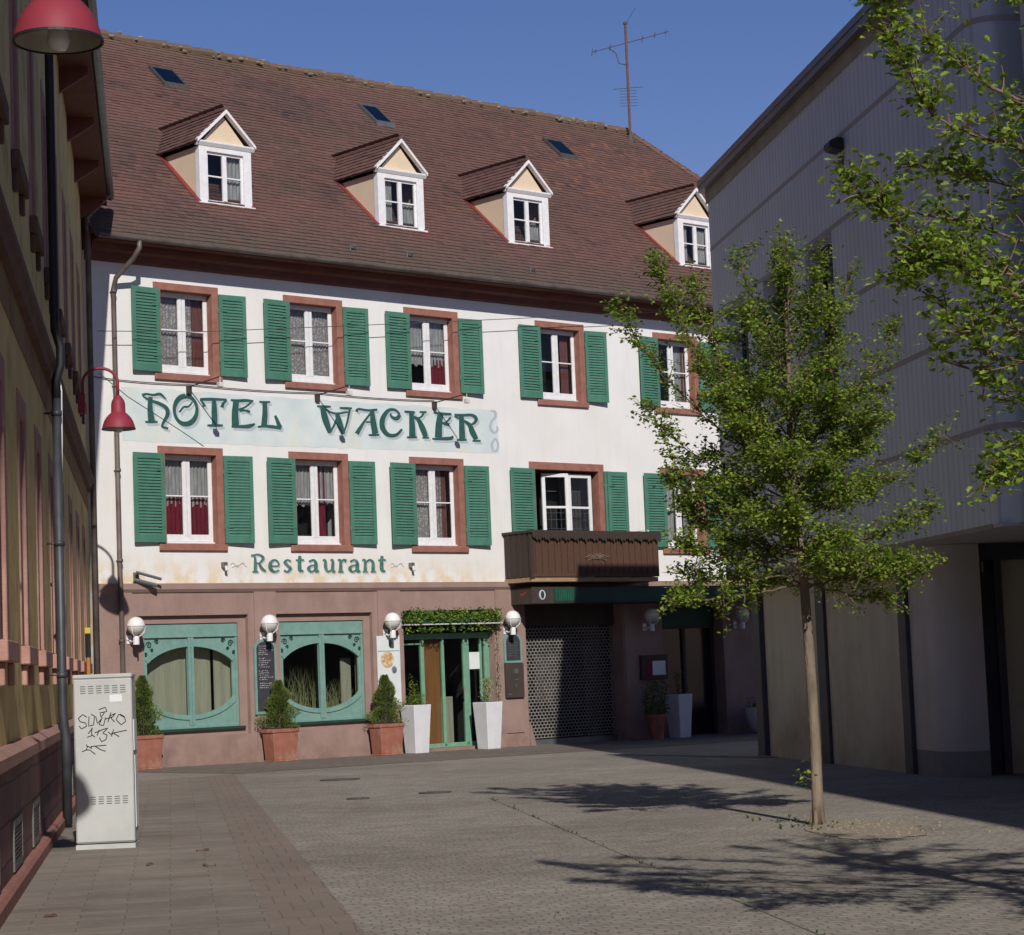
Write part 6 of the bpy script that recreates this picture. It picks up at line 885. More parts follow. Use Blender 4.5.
# ================================================================== THINGS ON THE HOTEL FRONT
def globe_lamp(u_, label, i):
    t = thing('wall_lamp', label, 'wall lamp', HL(u_, 0.05, 2.42), ANG, 'white globe lamps along the hotel front')
    mb = MB(); mb.lathe([(.001, -.02), (.06, -.02), (.06, .10), (.05, .14), (.001, .14)], 12, (0, -.26, -.08)); mb.build('lamp_socket', M['white'], t, smooth=False)
    mb = MB(); mb.tube([(-.0, -.0, .0), (0, -.10, -.04), (0, -.20, -.02), (0, -.26, .03)], .022, 8); mb.lathe([(.001, 0), (.07, 0), (.07, .0001)], 12, (0, 0, 0)); mb.box(-.055, .055, -.02, .0, -.08, .08); mb.build('wall_bracket', M['white'], t)
    mb = MB(); pr = [(.170*math.sin(PI*k/14), -.170*math.cos(PI*k/14)) for k in range(0, 15)]
    mb.lathe([(max(a, .001), b) for a, b in pr if b >= -.001], 24, (0, -.26, .25)); mb.build('globe', M['globe'], t, smooth=True)
    mb = MB(); mb.lathe([(max(a, .001), b) for a, b in pr if b <= .001], 24, (0, -.26, .25)); mb.build('globe_bowl', M['globebase'], t, smooth=True)
    mb = MB(); mb.lathe([(.172, -.006), (.178, -.006), (.178, .006), (.172, .006)], 24, (0, -.26, .25))
    for k in range(3):
        a0 = PI/2 + k*2*PI/3
        mb.tube([(.06*math.cos(a0), -.26+.06*math.sin(a0), .05), (.145*math.cos(a0), -.26+.145*math.sin(a0), .12), (.176*math.cos(a0), -.26+.176*math.sin(a0), .25)], .010, 5)
    mb.build('globe_cage', M['white'], t)
for i, (u_, lab) in enumerate([(.63, 'white globe wall lamp left of the first shop window, beside the downpipe'), (3.67, 'white globe wall lamp directly above the tall chalkboard'),
                     (6.75, 'white globe wall lamp above the white poster, left of the door greenery'), (10.05, 'white globe wall lamp right of the door, above the small arched menu frame'),
                     (14.29, 'dim shaded white globe wall lamp above the framed menu case'), (17.33, 'rightmost globe wall lamp, in shade right of the dark doorway')]):
    globe_lamp(u_, lab, i)
# chalkboard
t = thing('chalkboard', 'tall narrow chalkboard with arched teal frame and handwritten white menu lines', 'chalkboard', HL(3.71, .055, .90), ANG)
def arch(w, h, r, n=10): return [(-w/2, 0), (w/2, 0)] + [(w/2*math.cos(PI*k/n), h - r + r*math.sin(PI*k/n)) for k in range(n+1)]
mb = MB(); mb.prism(arch(.52, 1.47, .17), -.03, 0); mb.build('frame', M['teal'], t)
mb = MB(); mb.prism([(p[0], p[1]+.06) for p in arch(.42, 1.36, .13)], -.036, -.0305); mb.build('slate', M['chalk'], t)
mb = MB(); rg = random.Random(4); z = 1.33; k = 0
while z > .48:
    x = -.17 + rg.uniform(0, .02); end = rg.uniform(.0, .17)
    while x < end:
        l = rg.uniform(.02, .05); pts = [(x + l*i/4, -.039, z + rg.uniform(-.012, .014)) for i in range(5)]
        mb.tube(pts, .0035, 3); x += l + rg.uniform(.006, .02)
    z -= .042 if k % 5 != 4 else .075; k += 1
mb.build('chalk_writing', M['chalkline'], t)
# poster
t = thing('wall_poster', 'narrow white poster with a round food picture, behind the conifer nearest the door', 'poster', HL(6.81, .056, .95), ANG)
mb = MB(); mb.box(-.30, .30, -.015, 0, 0, 1.42); mb.build('poster_sheet', M['paper'], t)
mb = MB(); mb.prism([(-.04 + .17*math.cos(a), .93 + .17*math.sin(a)) for a in [2*PI*k/28 for k in range(28)]], -.018, -.0155); mb.build('food_picture', mat('food_picture_print', (.45, .22, .08), (.75, .62, .42), 14, .6), t)
mb = MB(); mb.prism([(.13 + .07*math.cos(a), .72 + .075*math.sin(a)) for a in [2*PI*k/20 for k in range(20)]], -.020, -.0185); mb.build('small_round_picture', mat('blue_print', (.06, .10, .14), (.3, .35, .4), 18, .6), t)
mb = MB(); mb.box(-.28, .28, -.017, -.0155, 1.10, 1.115); mb.prism([(.03, 1.17), (.07, 1.17), (.09, 1.30), (.05, 1.36), (.01, 1.30)], -.017, -.0155)
for k in range(3): mb.box(-.20, -.02, -.017, -.0155, .55 - k*.06, .565 - k*.06)
mb.build('green_print', mat('teal_print', (.10, .30, .26)), t)
# arched menu frame and letterbox
t = thing('arched_menu', 'small arched teal menu frame right of the entrance, under a globe lamp', 'menu frame', HL(10.22, .056, 1.72), ANG)
mb = MB(); mb.prism(arch(.50, .66, .20), -.04, 0); mb.build('frame', M['teal'], t)
mb = MB(); mb.prism([(p[0], p[1]+.05) for p in arch(.40, .56, .17)], -.046, -.0405); mb.build('menu_board', M['chalk'], t)
mb = MB()
for k in range(6): mb.box(-.15, .15 - .03*(k % 3), -.0485, -.0465, .42 - k*.055, .432 - k*.055)
mb.build('menu_lines', M['lead'], t)
t = thing('notice_board', 'dark letterbox panel with small plates below the arched menu frame', 'letterbox', HL(10.23, .056, .97), ANG)
mb = MB(); mb.box(-.26, .26, -.06, 0, 0, .74); mb.build('panel', M['darkbrown'], t, bevel=.006)
mb = MB(); mb.box(-.03, .09, -.066, -.061, .52, .62); mb.box(-.02, .08, -.066, -.061, .38, .40); mb.box(.0, .04, -.066, -.061, .22, .30); mb.box(-.22, -.1, -.064, -.061, .06, .09); mb.build('name_plates', M['lead'], t)
# flower box over door
rgf = random.Random(21)
M['leafgreen'], _ = attr_mat('box_leaves', (.05, .11, .02), (.34, .38, .05), extra=[(.09, .18, .03), (.16, .26, .04)], rough=.6, transl=.25)
M['conifer'], _ = attr_mat('conifer_needles', (.045, .08, .016), (.23, .27, .05), extra=[(.085, .13, .026), (.14, .19, .038)], rough=.7)
M['redleaf'], _ = attr_mat('dry_leaves', (.16, .17, .07), (.42, .42, .22), rough=.8)
def leaf_quad(mb, p, s, rg, tone, flat_=.5, asp=.6):
    d = Vector((rg.gauss(0, 1), rg.gauss(0, 1), rg.gauss(0, flat_))).normalized(); a = d.cross(Vector((rg.gauss(0, 1), rg.gauss(0, 1), rg.gauss(0, 1)))).normalized(); n = d.cross(a)
    p = Vector(p); m = p + d*s*.5 - n*s*.12
    mb.add([tuple(p), tuple(p + d*s*.45 + a*s*asp*.5), tuple(p + d*s), tuple(m), tuple(p + d*s*.45 - a*s*asp*.5)], [(0, 3, 2, 1), (0, 4, 2, 3)], tone)
t = thing('flower_box', 'long shelf of trailing green plants above the glass entrance door', 'flower box', HL(8.5, .03, 2.585), ANG)
mb = MB(); mb.box(-1.30, 1.30, -.24, 0, -.015, .01); mb.build('shelf', M['pier'], t)
mb = MB(); mb.box(-1.26, 1.26, -.20, -.04, .021, .11); mb.build('trough', M['darkgreen'], t)
mb = MB()
for k in range(3400):
    x = rgf.uniform(-1.3, 1.3); g = .8 + .3*noise.noise(Vector((x*3, 1, 0)))
    z = .05 + abs(rgf.gauss(0, .13))*g if rgf.random() < .85 else rgf.uniform(-.16, .05)
    if z > .36: z = rgf.uniform(.1, .34)
    leaf_quad(mb, (x, -.14 + rgf.gauss(0, .07), z), rgf.uniform(.045, .085), rgf, min(1, max(0, rgf.gauss(.45, .2) + .5*noise.noise(Vector((x*2.2, z*3, 4))))))
for k in range(160):   # creeper down the right side
    z = rgf.uniform(-2.3, 0); leaf_quad(mb, (1.27 + rgf.gauss(0, .035), -.06 + rgf.gauss(0, .02), z), rgf.uniform(.03, .05), rgf, rgf.random()*.7)
mb.build('foliage', M['leafgreen'], t)
# framed menu case on the shaded pier
t = thing('menu_case', 'dark framed menu case with pale sheet on the shaded pier beside the gate', 'menu case', HL(14.5, .056, 1.22), ANG)
mb = MB(); mb.box(-.42, .42, -.08, 0, 0, .56); mb.build('case', M['darkbrown'], t, bevel=.006)
mb = MB(); mb.box(-.08, .34, -.084, -.081, .10, .42); mb.build('menu_sheet', M['paper'], t)
mb = MB(); mb.box(-.26, -.10, -.084, -.081, .08, .44); mb.build('red_sheet', M['drape_red'], t)
# camera and little spotlights
t = thing('security_camera', 'grey twin-armed security camera under the first window near the downpipe', 'security camera', HL(.86, .0, 3.56), ANG)
mb = MB(); mb.box(-.07, .03, -.05, 0, -.05, .12); mb.tube([(-.02, -.03, .08), (-.02, -.16, .10)], .02, 6); mb.build('mount', M['lead'], t)
mb = MB(); mb.tube([(-.1, -.16, .12), (.36, -.30, -.02)], .028, 8); mb.tube([(-.12, -.10, -.02), (.3, -.24, -.14)], .04, 8); mb.build('camera_body', M['lead'], t)
for u_, lab in ((2.83, 'tiny grey wall spotlight left of the restaurant lettering'), (7.52, 'tiny grey wall spotlight right of the restaurant lettering')):
    t = thing('small_spotlight', lab, 'spotlight', HL(u_, 0, 3.82), ANG, 'tiny spotlights beside the restaurant lettering')
    mb = MB(); mb.box(-.05, .05, -.10, 0, -.05, .06); mb.build('housing', M['lead'], t, bevel=.01)
    mb = MB(); mb.tube([(0, -.10, -.02), (0, -.13, -.11)], .03, 8); mb.build('lamp_head', M['whitedirty'], t)
for u_, z_, lab in ((2.13, 7.25, 'spotlight on a long arm above the word HOTEL'), (5.22, 7.25, 'spotlight on a long arm above the first letter W of the sign'), (8.31, 7.25, 'spotlight on a long arm above the end of the sign, near the letter E')):
    t = thing('sign_spotlight', lab, 'spotlight', HL(u_, 0, z_), ANG, 'long-armed spotlights over the painted sign')
    mb = MB(); mb.box(-.045, .045, -.07, 0, -.10, .06); mb.build('wall_mount', M['darkbrown'], t)
    mb = MB(); mb.tube([(0, -.05, .03), (0, -1.10, .10)], .012, 6); mb.build('arm', M['black'], t)
    mb = MB(); mb.box(-.05, .05, -1.15, -1.05, -.10, -.01); mb.tube([(0, -1.10, -.01), (0, -1.10, .10)], .01, 5); mb.build('lamp_head', M['whitedirty'], t, bevel=.01)
# cables
def cable(name, pts, r, m, label, cat='cable'):
    mb = MB(); mb.tube(pts, r, 5); return tag(mb.build(name, m), label, cat)
def sag(a, b, s, n=24):
    a, b = Vector(a), Vector(b); return [a.lerp(b, i/n) - Vector((0, 0, s*4*(i/n)*(1-i/n))) for i in range(n+1)]
pts = []
for a, b in (((-.05), 2.13), (2.13, 5.22), (5.22, 8.31)):
    pts += sag(HL(a, .03, 7.36 if a < 0 else 7.33), HL(b, .03, 7.33), .03, 10)[:-1]
pts.append(HL(8.31, .03, 7.33))
cable('power_cable', pts, .009, M['black'], 'thin black cable running under the upper windows to the sign spotlights')
cable('overhead_wire', [HL(u_, .3 - .0*z_, z_) for u_, z_ in WIRE], .008, M['lead'], 'thin grey wire strung across the upper hotel windows', 'wire')
cable('wire_shadow_line', [HL(u_, .012, z_) for u_, z_ in SLANT], .005, M['lead'], 'thin grey line slanting down the white wall beside HOTEL, standing for a wire shadow', 'wire')  # shadow of a wire on the wall, added as a thin grey strand
# TV antenna
t = thing('tv_antenna', 'tall rusty roof antenna mast with two aerials near the ridge end', 'antenna', HL(20.95, -6.25, 15.9), ANG)
mb = MB(); mb.tube([(0, 0, 0), (0, 0, 3.35)], .035, 8); mb.build('mast', mat('rusty_mast', (.11, .05, .04), (.16, .08, .06), 8, .7), t)
mb = MB(); mb.lathe([(.001, 0), (.16, 0), (.05, .25), (.04, .26)], 10, (0, 0, -.05)); mb.box(-.25, .35, -.5, -.2, -.42, -.30); mb.build('mast_base', M['iron'], t)
mb = MB(); d1 = Vector((math.cos(-ANG), math.sin(-ANG), 0)); 
mb.tube([d1*-.95 + Vector((0, 0, 2.55)), d1*1.2 + Vector((0, 0, 3.05))], .012, 5)
pe = Vector((-d1.y, d1.x, 0))
for k, l in ((-.95, .35), (-.85, .2), (-.45, .3), (.45, .28), (.8, .25), (1.1, .2)):
    c = d1*k + Vector((0, 0, 2.55 + (k+.95)/2.15*.5)); mb.tube([c - pe*l, c + pe*l], .007, 4); mb.tube([c - Vector((0, 0, .12)), c + Vector((0, 0, .12))], .006, 4)
mb.tube([d1*-.5 + Vector((0, 0, 2.66)), d1*-.3 + Vector((0, 0, 2.5)), d1*-.22 + Vector((0, 0, 2.2)), Vector((0, 0, 2.15))], .015, 5)
mb.build('upper_aerial', M['iron'], t)
mb = MB()
for k in range(6): z = 1.0 + k*.085; mb.tube([d1*-.24 + Vector((0, 0, z)), d1*.24 + Vector((0, 0, z))], .006, 4)
mb.tube([d1*-.42 + Vector((0, 0, 1.48)), d1*.42 + Vector((0, 0, 1.52))], .008, 4); mb.tube([Vector((0, 0, .95)), Vector((0, 0, 1.5))], .02, 5)
mb.build('lower_aerial', M['iron'], t)
mb = MB(); mb.tube([Vector((0, 0, 3.3)), d1*.3 + Vector((0, 0, 3.75))], .006, 4)
mb.lathe([(.001, 0), (.06, 0), (.06, .06), (.001, .06)], 8, (0, 0, 3.3)); mb.build('whip_rod', M['iron'], t)

# ---- pots
def taper_box(mb, w0, d0, w1, d1_, z0, z1):
    mb.hexa([(-w0/2, -d0/2, z0), (w0/2, -d0/2, z0), (w0/2, d0/2, z0), (-w0/2, d0/2, z0)], [(-w1/2, -d1_/2, z1), (w1/2, -d1_/2, z1), (w1/2, d1_/2, z1), (-w1/2, d1_/2, z1)])
def conifer(parent, z0, h, r, seed):
    rg = random.Random(seed); mb = MB()
    for k in range(6500):
        t_ = rg.random()**.8; z = z0 + h*t_
        ph = t_*2*PI*2.6; a = rg.uniform(0, 2*PI)
        groove = .78 + .22*math.cos(a - ph); bump_ = 1 + .5*noise.noise(Vector((math.cos(a)*1.5, math.sin(a)*1.5 + seed, t_*5)))
        R_ = (r*(1-t_)**.75 + .03) * groove * bump_; q = 1.12*R_*math.sqrt(rg.uniform(.12, 1))
        p = Vector((q*math.cos(a), q*math.sin(a), z)); d = Vector((math.cos(a), math.sin(a), rg.uniform(.4, 1.6))).normalized()
        s = rg.uniform(.03, .055); sd_ = d.cross(Vector((rg.gauss(0,1), rg.gauss(0,1), rg.gauss(0,1)))).normalized() * s*.22
        mb.add([tuple(p - sd_), tuple(p + sd_), tuple(p + d*s)], [(0, 1, 2)], min(1, max(0, rg.gauss(.4, .2) + .35*noise.noise(Vector((a, z*6, seed))))))
    mb.build('foliage', M['conifer'], parent)
    mb = MB(); mb.tube([(0, 0, z0-.05), (0, 0, z0+h*.5)], .012, 6); mb.build('stem', M['string'], parent)
for i, (u_, h, r_, lab) in enumerate([(.70, 1.08, .36, 'square terracotta pot with clipped conifer, partly behind the grey cabinet'), (3.80, .92, .40, 'square terracotta pot with clipped conifer under the chalkboard'), (6.44, .96, .40, 'square terracotta pot with clipped conifer left of the entrance door')]):
    t = thing('potted_conifer', lab, 'potted plant', HL(u_, .38, gz(u_)), ANG, 'clipped conifers in terracotta pots')
    mb = MB(); taper_box(mb, .52, .32, .60, .38, .03, .56); mb.box(-.32, .32, -.205, .205, .56, .635); mb.box(-.28, .28, -.18, .18, 0, .035); mb.build('pot', M['terracotta'], t, bevel=.012)
    mb = MB(); mb.box(-.29, .29, -.18, .18, .636, .65); mb.build('soil', M['soil'], t)
    conifer(t, .64, h, r_, i+1)
for i, (u_, lab, kind) in enumerate([(7.19, 'tall white planter left of the entrance door, with a tousled green shrub', 0), (9.15, 'tall white planter right of the entrance door, with an upright grassy shrub', 1), (14.85, 'tall white planter in the shade beside the round terracotta pot', 2)]):
    off = .42 if i < 2 else .5
    t = thing('tall_planter', lab, 'planter', HL(u_, off, gz(u_)), ANG, 'tall white tapering planters')
    mb = MB(); taper_box(mb, .35, .35, .46, .46, 0, .99); mb.build('planter', M['whitepot'], t, bevel=.012)
    mb = MB(); mb.box(-.195, .195, -.195, .195, .991, 1.0); mb.build('soil', M['soil'], t)
    rg = random.Random(50+i); mb = MB()
    for k in range(900 if i < 2 else 300):
        a = rg.uniform(0, 2*PI)
        if kind == 0: q = abs(rg.gauss(0, .11)); z = 1.0 + abs(rg.gauss(0, .09)) + (.42*rg.random() if rg.random() < .3 else 0) * (1 if q < .14 else .2); x = q*math.cos(a) - (z-1.0)*.12
        else: q = abs(rg.gauss(0, .07)); z = 1.0 + rg.random()*.5; x = q*math.cos(a)
        leaf_quad(mb, (x, q*math.sin(a), z), rg.uniform(.03, .06), rg, rg.random(), 1.5 if kind else .6, .35)
    mb.build('foliage', M['conifer'] if kind == 2 else M['leafgreen'] if kind == 0 else M['redleaf'], t)
t = thing('round_pot', 'round terracotta pot with a dark shrub in the shade under the menu case', 'potted plant', HL(14.10, .5, gz(14.1)), ANG)
mb = MB(); mb.lathe([(.001, 0), (.14, 0), (.20, .48), (.235, .48), (.235, .56), (.20, .56), (.19, .50), (.001, .50)], 24); mb.build('pot', M['terracotta'], t, smooth=False)
rg = random.Random(77); mb = MB()
for k in range(900):
    a = rg.uniform(0, 2*PI); q = .3*math.sqrt(rg.random()); z = .55 + .75*rg.random(); leaf_quad(mb, (q*math.cos(a), q*math.sin(a), z), rg.uniform(.04, .07), rg, rg.random()*.6)
mb.build('foliage', M['conifer'], t)
t = thing('stone_trough', 'low rounded stone trough with dark plants, shaded right of the doorway', 'planter', HL(17.55, .62, gz(16)), ANG)
mb = MB(); n_ = 24
rings = [(.30, .02), (.40, .12), (.50, .34), (.55, .50), (.58, .60), (.53, .60), (.48, .52)]
vs = [(r_*1.05*math.cos(2*PI*k/n_), r_*.62*math.sin(2*PI*k/n_), z) for r_, z in rings for k in range(n_)]
mb.add(vs, [(a*n_+k, a*n_+(k+1) % n_, (a+1)*n_+(k+1) % n_, (a+1)*n_+k) for a in range(len(rings)-1) for k in range(n_)] + [tuple(range(n_-1, -1, -1)), tuple(range((len(rings)-1)*n_, len(rings)*n_))])
mb.build('trough', M['pier'], t, smooth=False)
mb = MB()
for k in range(500): leaf_quad(mb, (rg.uniform(-.4, .4), rg.uniform(-.2, .2), .55 + abs(rg.gauss(0, .12))), rg.uniform(.04, .07), rg, rg.random()*.5)
mb.build('foliage', M['conifer'], t)
# plants standing inside the second shop window
t = thing('window_plants', 'grassy potted plants standing inside the right-hand shop window', 'indoor plant', HL(5.3, -.62, .78), ANG)
mb = MB(); mb.box(-1.0, 1.0, -.12, .12, -.05, .12); mb.build('plant_trough', M['darkgreen'], t)
mb = MB()
for k in range(260):
    x = rg.uniform(-.95, .95); h = rg.uniform(.3, .95) * (1.05 if x < .1 else .7); l = rg.gauss(0, .22); m_ = rg.gauss(0, .1)
    for (a, b) in ((0, .5), (.5, 1)):
        mb.add([(x + l*a*a - .008*(1-a), m_*a, .12 + h*a), (x + l*a*a + .008*(1-a), m_*a, .12 + h*a), (x + l*b*b + .008*(1.02-b), m_*b, .12 + h*b), (x + l*b*b - .008*(1.02-b), m_*b, .12 + h*b)], [(0,1,2,3)], rg.random())
mb.build('blades', M['redleaf'], t)
t = thing('indoor_lamp', 'small glowing orange lamp hanging inside the right-hand shop window', 'lamp', HL(4.95, -1.5, 2.28), ANG)
ml = mat('lit_orange_bulb', (.8, .3, .08)); ml.node_tree.nodes['Principled BSDF'].inputs['Emission Color'].default_value = (1, .35, .1, 1); ml.node_tree.nodes['Principled BSDF'].inputs['Emission Strength'].default_value = .9
mb = MB(); mb.ball((0, 0, 0), .05, 12, 8); mb.build('bulb', ml, t, smooth=True)
mb = MB(); mb.tube([(0, 0, .04), (0, 0, .45)], .006, 5); mb.build('cord', M['black'], t)

# ================================================================== LEFT BUILDING
lb = thing('left_building', 'ochre building with pink sandstone window frames and plinth along the left side', 'building', L0, LANG)
wy = .14; ST = [-7.2 + 2.95*k for k in range(-5, 8)]
holes = [(s, s+1.22, 1.98, 4.35) for s in ST] + [(s, s+1.22, 6.55, 8.85) for s in ST]
mb = MB(); wall_holes(mb, -26, 16.9, .9, 10.75, holes, wy, .55)
mb.add([(16.9, wy, 0), (16.9, 11, 0), (16.9, 11, 10.75), (16.9, wy, 10.75)], [(0,1,2,3)]); mb.add([(-26, wy, 0), (-26, 11, 0), (-26, 11, 10.75), (-26, wy, 10.75)], [(3,2,1,0)])
mb.build('plaster_wall', M['ochre'], lb)
mb = MB(); mb.box(-26, 16.88, .08, .5, 0, 1.0); mb.build('plinth', M['sandblock'], lb)
mb = MB(); mb.prismx([(.08, .995), (.03, 1.0), (.03, 1.09), (.10, 1.15), (.139, 1.15), (.139, .995)][::-1], -26, 16.88); mb.build('plinth_cap', M['sand'], lb)
mb = MB(); mb.prismx([(.078, 0), (.0, 0), (.0, .10), (.03, .13), (.078, .14)][::-1], -26, 16.5); mb.build('base_kerb', M['stone'], lb)
mb = MB(); mb.prismx([(wy-.002, 5.16), (.06, 5.18), (.04, 5.26), (.0, 5.30), (.0, 5.38), (wy-.002, 5.44)][::-1], -26, 16.9); mb.build('string_course', M['string'], lb)
mb = MB(); mb.box(-26, 16.89, wy-.012, wy-.002, 4.82, 5.16); mb.build('painted_frieze', mat('rust_frieze', (.22, .115, .05), (.30, .21, .09), 1.5, .95, .3), lb)
mb = MB(); mb.box(-26, 17.0, -.34, wy-.002, 10.62, 10.75)
for k in range(15): w_ = -25.0 + k*2.95; mb.prismx([(wy-.003, 10.25), (wy-.003, 10.62), (-.28, 10.62), (-.28, 10.52)], w_, w_+.12)
mb.build('eaves_soffit', M['stonedark'], lb)
mb = MB(); mb.prismx([(-.36, 10.76), (5.5, 15.5), (11.4, 10.76)], -26, 17.05); mb.build('roof', M['stonedark'], lb)
mb = MB(); mb.tube([(-26, -.40, 10.80), (17.05, -.40, 10.80)], .08, 10); mb.build('gutter', M['lead'], lb)
for s in ST:
    for (z0, z1) in ((1.98, 4.35), (6.55, 8.85)):
        mb = MB(); frame_ring(mb, s, s+1.22, z0, z1, wy-.014, wy+.34, .25, .27, .22, .02); w = mb.build('window', M['sand'], lb, bevel=.01)
        mb = MB(); mb.box(s-.10, s+1.32, wy-.085, wy-.001, z0-.17, z0-.001); mb.box(s+.0, s+.14, wy-.05, wy-.001, z0-.36, z0-.171); mb.box(s+1.08, s+1.22, wy-.05, wy-.001, z0-.36, z0-.171); mb.build('window_sill', M['sand'] if z0 < 3 else M['string'], w, bevel=.01)
        mb = MB(); frame_ring(mb, s+.16, s+1.06, z0+.02, z1-.18, wy+.22, wy+.27, .05, .05, .05, .05); mb.box(s+.585, s+.635, wy+.22, wy+.27, z0+.07, z1-.23); mb.box(s+.21, s+1.01, wy+.225, wy+.265, z1-.85, z1-.80); mb.build('sash', M['drape_brown'], w)
        mb = MB(); mb.add([(s+.17, wy+.25, z0+.03), (s+1.05, wy+.25, z0+.03), (s+1.05, wy+.25, z1-.19), (s+.17, wy+.25, z1-.19)], [(0,1,2,3)]); mb.build('pane', M['glassdark'], w)
        mb = MB(); mb.add([(s, wy+.54, z0), (s+1.22, wy+.54, z0), (s+1.22, wy+.54, z1), (s, wy+.54, z1)], [(0,1,2,3)]); mb.build('room_back', M['room'], w)
for s in (-9.5, -6.8, -4.1, -14.9, -12.2, 5.2, 8.1):
    mb = MB(); frame_ring(mb, s, s+1.1, .16, .56, .066, .10, .05, .05, .05, .05)
    for k in range(9): mb.box(s+.05, s+1.05, .070, .092, .22+k*.034, .236+k*.034)
    mb.build('cellar_grate', M['grate'], lb)
mb = MB(); mb.tube([(.95, .0, 4.9), (.95, .0, 1.3), (.95, -.03, 1.0), (.95, -.03, .05)], .052, 12)
for z in (4.7, 3.2, 1.7): mb.tube([(.95, 0, z), (.95, 0, z+.06)], .062, 12); mb.box(.93, .97, 0, wy, z+.02, z+.04)
mb.build('downpipe', mat('blue_grey_pipe', (.045, .05, .06), (.075, .08, .09), 3, .5, metal=.3), lb, smooth=True)
mb = MB(); mb.tube([(.95, .0, 4.901), (.95, .0, 5.1), (.95, -.06, 5.3), (.95, -.06, 5.5), (.95, .0, 5.7), (.95, .0, 10.3), (.95, -.40, 10.75)], .052, 12); mb.build('upper_downpipe', M['black'], lb, smooth=True)
mb = MB(); mb.tube([(1.05, -.02, 5.3), (1.02, -.06, 5.0), (1.10, -.05, 4.4), (1.25, .0, 3.2), (1.32, .03, 2.9)], .008, 5); mb.build('white_cable', M['white'], lb)
mb = MB(); mb.tube([(16.55, .02, .05), (16.55, .02, 10.3), (16.55, -.4, 10.75)], .055, 10); mb.build('far_downpipe', M['pipebrown'], lb, smooth=True)
t = thing('gas_pipe', 'orange wall pipe with yellow cap, just above the grey cabinet', 'pipe', L0 + LD*11.3 + LN*-.02, LANG)
mb = MB(); mb.tube([(0, 0, .05), (0, 0, 2.05)], .032, 8); mb.build('pipe', mat('orange_pipe', (.50, .20, .05), (.42, .17, .05), 5, .5), t)
mb = MB(); mb.tube([(0, 0, 2.05), (0, 0, 2.42)], .045, 8); mb.build('valve', M['black'], t)
mb = MB(); mb.box(-.06, .06, -.05, .05, 2.42, 2.52); mb.build('cap', mat('yellow_cap', (.55, .42, .08)), t, bevel=.01)
# street lamps on brackets
def LWp(w, n, z): return L0 + LD*w + LN*n + Vector((0, 0, z))
def street_lamp(w, z, label, n=-.135):
    t = thing('street_lamp', label, 'street lamp', LWp(w, n, z), LANG, 'red bell lamps on curved brackets')
    # local: -y = out over the street; rim of the shade at z=0
    R_ = .285; Y = -.66
    prof = [(.275, .0), (R_, .0), (R_, .025), (.272, .03), (.262, .08), (.24, .14), (.205, .20), (.165, .245), (.135, .27), (.12, .285), (.118, .42), (.105, .48), (.07, .535), (.05, .56), (.04, .575), (.001, .58)]
    mb = MB(); mb.lathe([(.278, .012)] + prof[4:], 36, (0, Y, 0)); sh = mb.build('lamp_shade', M['lampred'], t, smooth=True)
    mb = MB(); mb.lathe([(R_-.012, -.004), (R_, -.004), (R_, .014), (R_-.010, .014), (R_-.012, -.004)], 36, (0, Y, 0)); mb.build('shade_rim', M['black'], t)
    mb = MB(); mb.lathe([(.268, .005), (.25, .08), (.225, .14), (.19, .19), (.14, .24), (.07, .26), (.001, .265)], 36, (0, Y, 0)); mb.build('reflector', M['lampin'], t, smooth=True)
    mb = MB(); mb.lathe([(.001, -.06), (.05, -.05), (.075, 0), (.06, .08), (.03, .14), (.001, .15)], 16, (0, Y, 0)); mb.build('bulb_glass', M['globe'], t, smooth=True)
    mb = MB(); pts = [(0, Y, .55)] + [(0, Y/2 - .04 + (Y/2+.04)*math.cos(a), .80 + .24*math.sin(a)) for a in [PI*k/12 for k in range(13)]] + [(0, -.08, .60), (0, -.08, .30)]
    mb.tube(pts, .026, 10); mb.build('gooseneck', M['lampred'], t, smooth=True)
    mb = MB(); mb.box(-.05, .05, -.12, 0, .28, .62); mb.build('wall_mount', M['lampred'], t, bevel=.01)
    return t
street_lamp(12.65, 5.86, 'red bell street lamp on a curved bracket in front of the hotel downpipe')
street_lamp(-10.93, LZ, 'large red bell street lamp nearest the camera, cut off at the top left', -.10)

# ---- utility cabinet
t = thing('utility_cabinet', 'tall grey utility cabinet with black graffiti standing by the left building', 'cabinet', (-4.125, 21.98, 0), math.radians(4))
cw = .285
mb = MB(); mb.box(-cw, cw, -.18, .18, .06, 1.66); mb.box(-cw-.005, cw+.005, -.185, .185, 1.661, 1.705); mb.build('cabinet_body', M['cabinet'], t, bevel=.012)
mb = MB(); mb.box(-cw-.003, cw+.003, -.184, .184, 0, .05); mb.build('cabinet_base', M['cabinet'], t)
mb = MB(); mb.box(-cw+.012, cw-.008, -.186, -.181, .075, 1.65); mb.build('cabinet_door', M['cabinet'], t, bevel=.003)
mb = MB()
for z0 in (1.52, .44):
    for r_ in range(4):
        for k in range(6):
            if z0 < 1 and k < 1: continue
            x = -.215 + k*.078; mb.box(x, x+.052, -.190, -.1865, z0 + r_*.022, z0 + r_*.022 + .007)
mb.build('vent_slots', M['lead'], t)
mb = MB(); mb.box(.07, .19, -.1885, -.187, 1.43, 1.50); mb.build('white_sticker', M['white'], t)
mb = MB(); mb.box(cw+.004, cw+.012, -.15, .10, .95, 1.25); mb.box(cw+.004, cw+.010, -.10, .14, .2, .9); mb.build('side_stickers', M['paper'], t)
mb = MB()
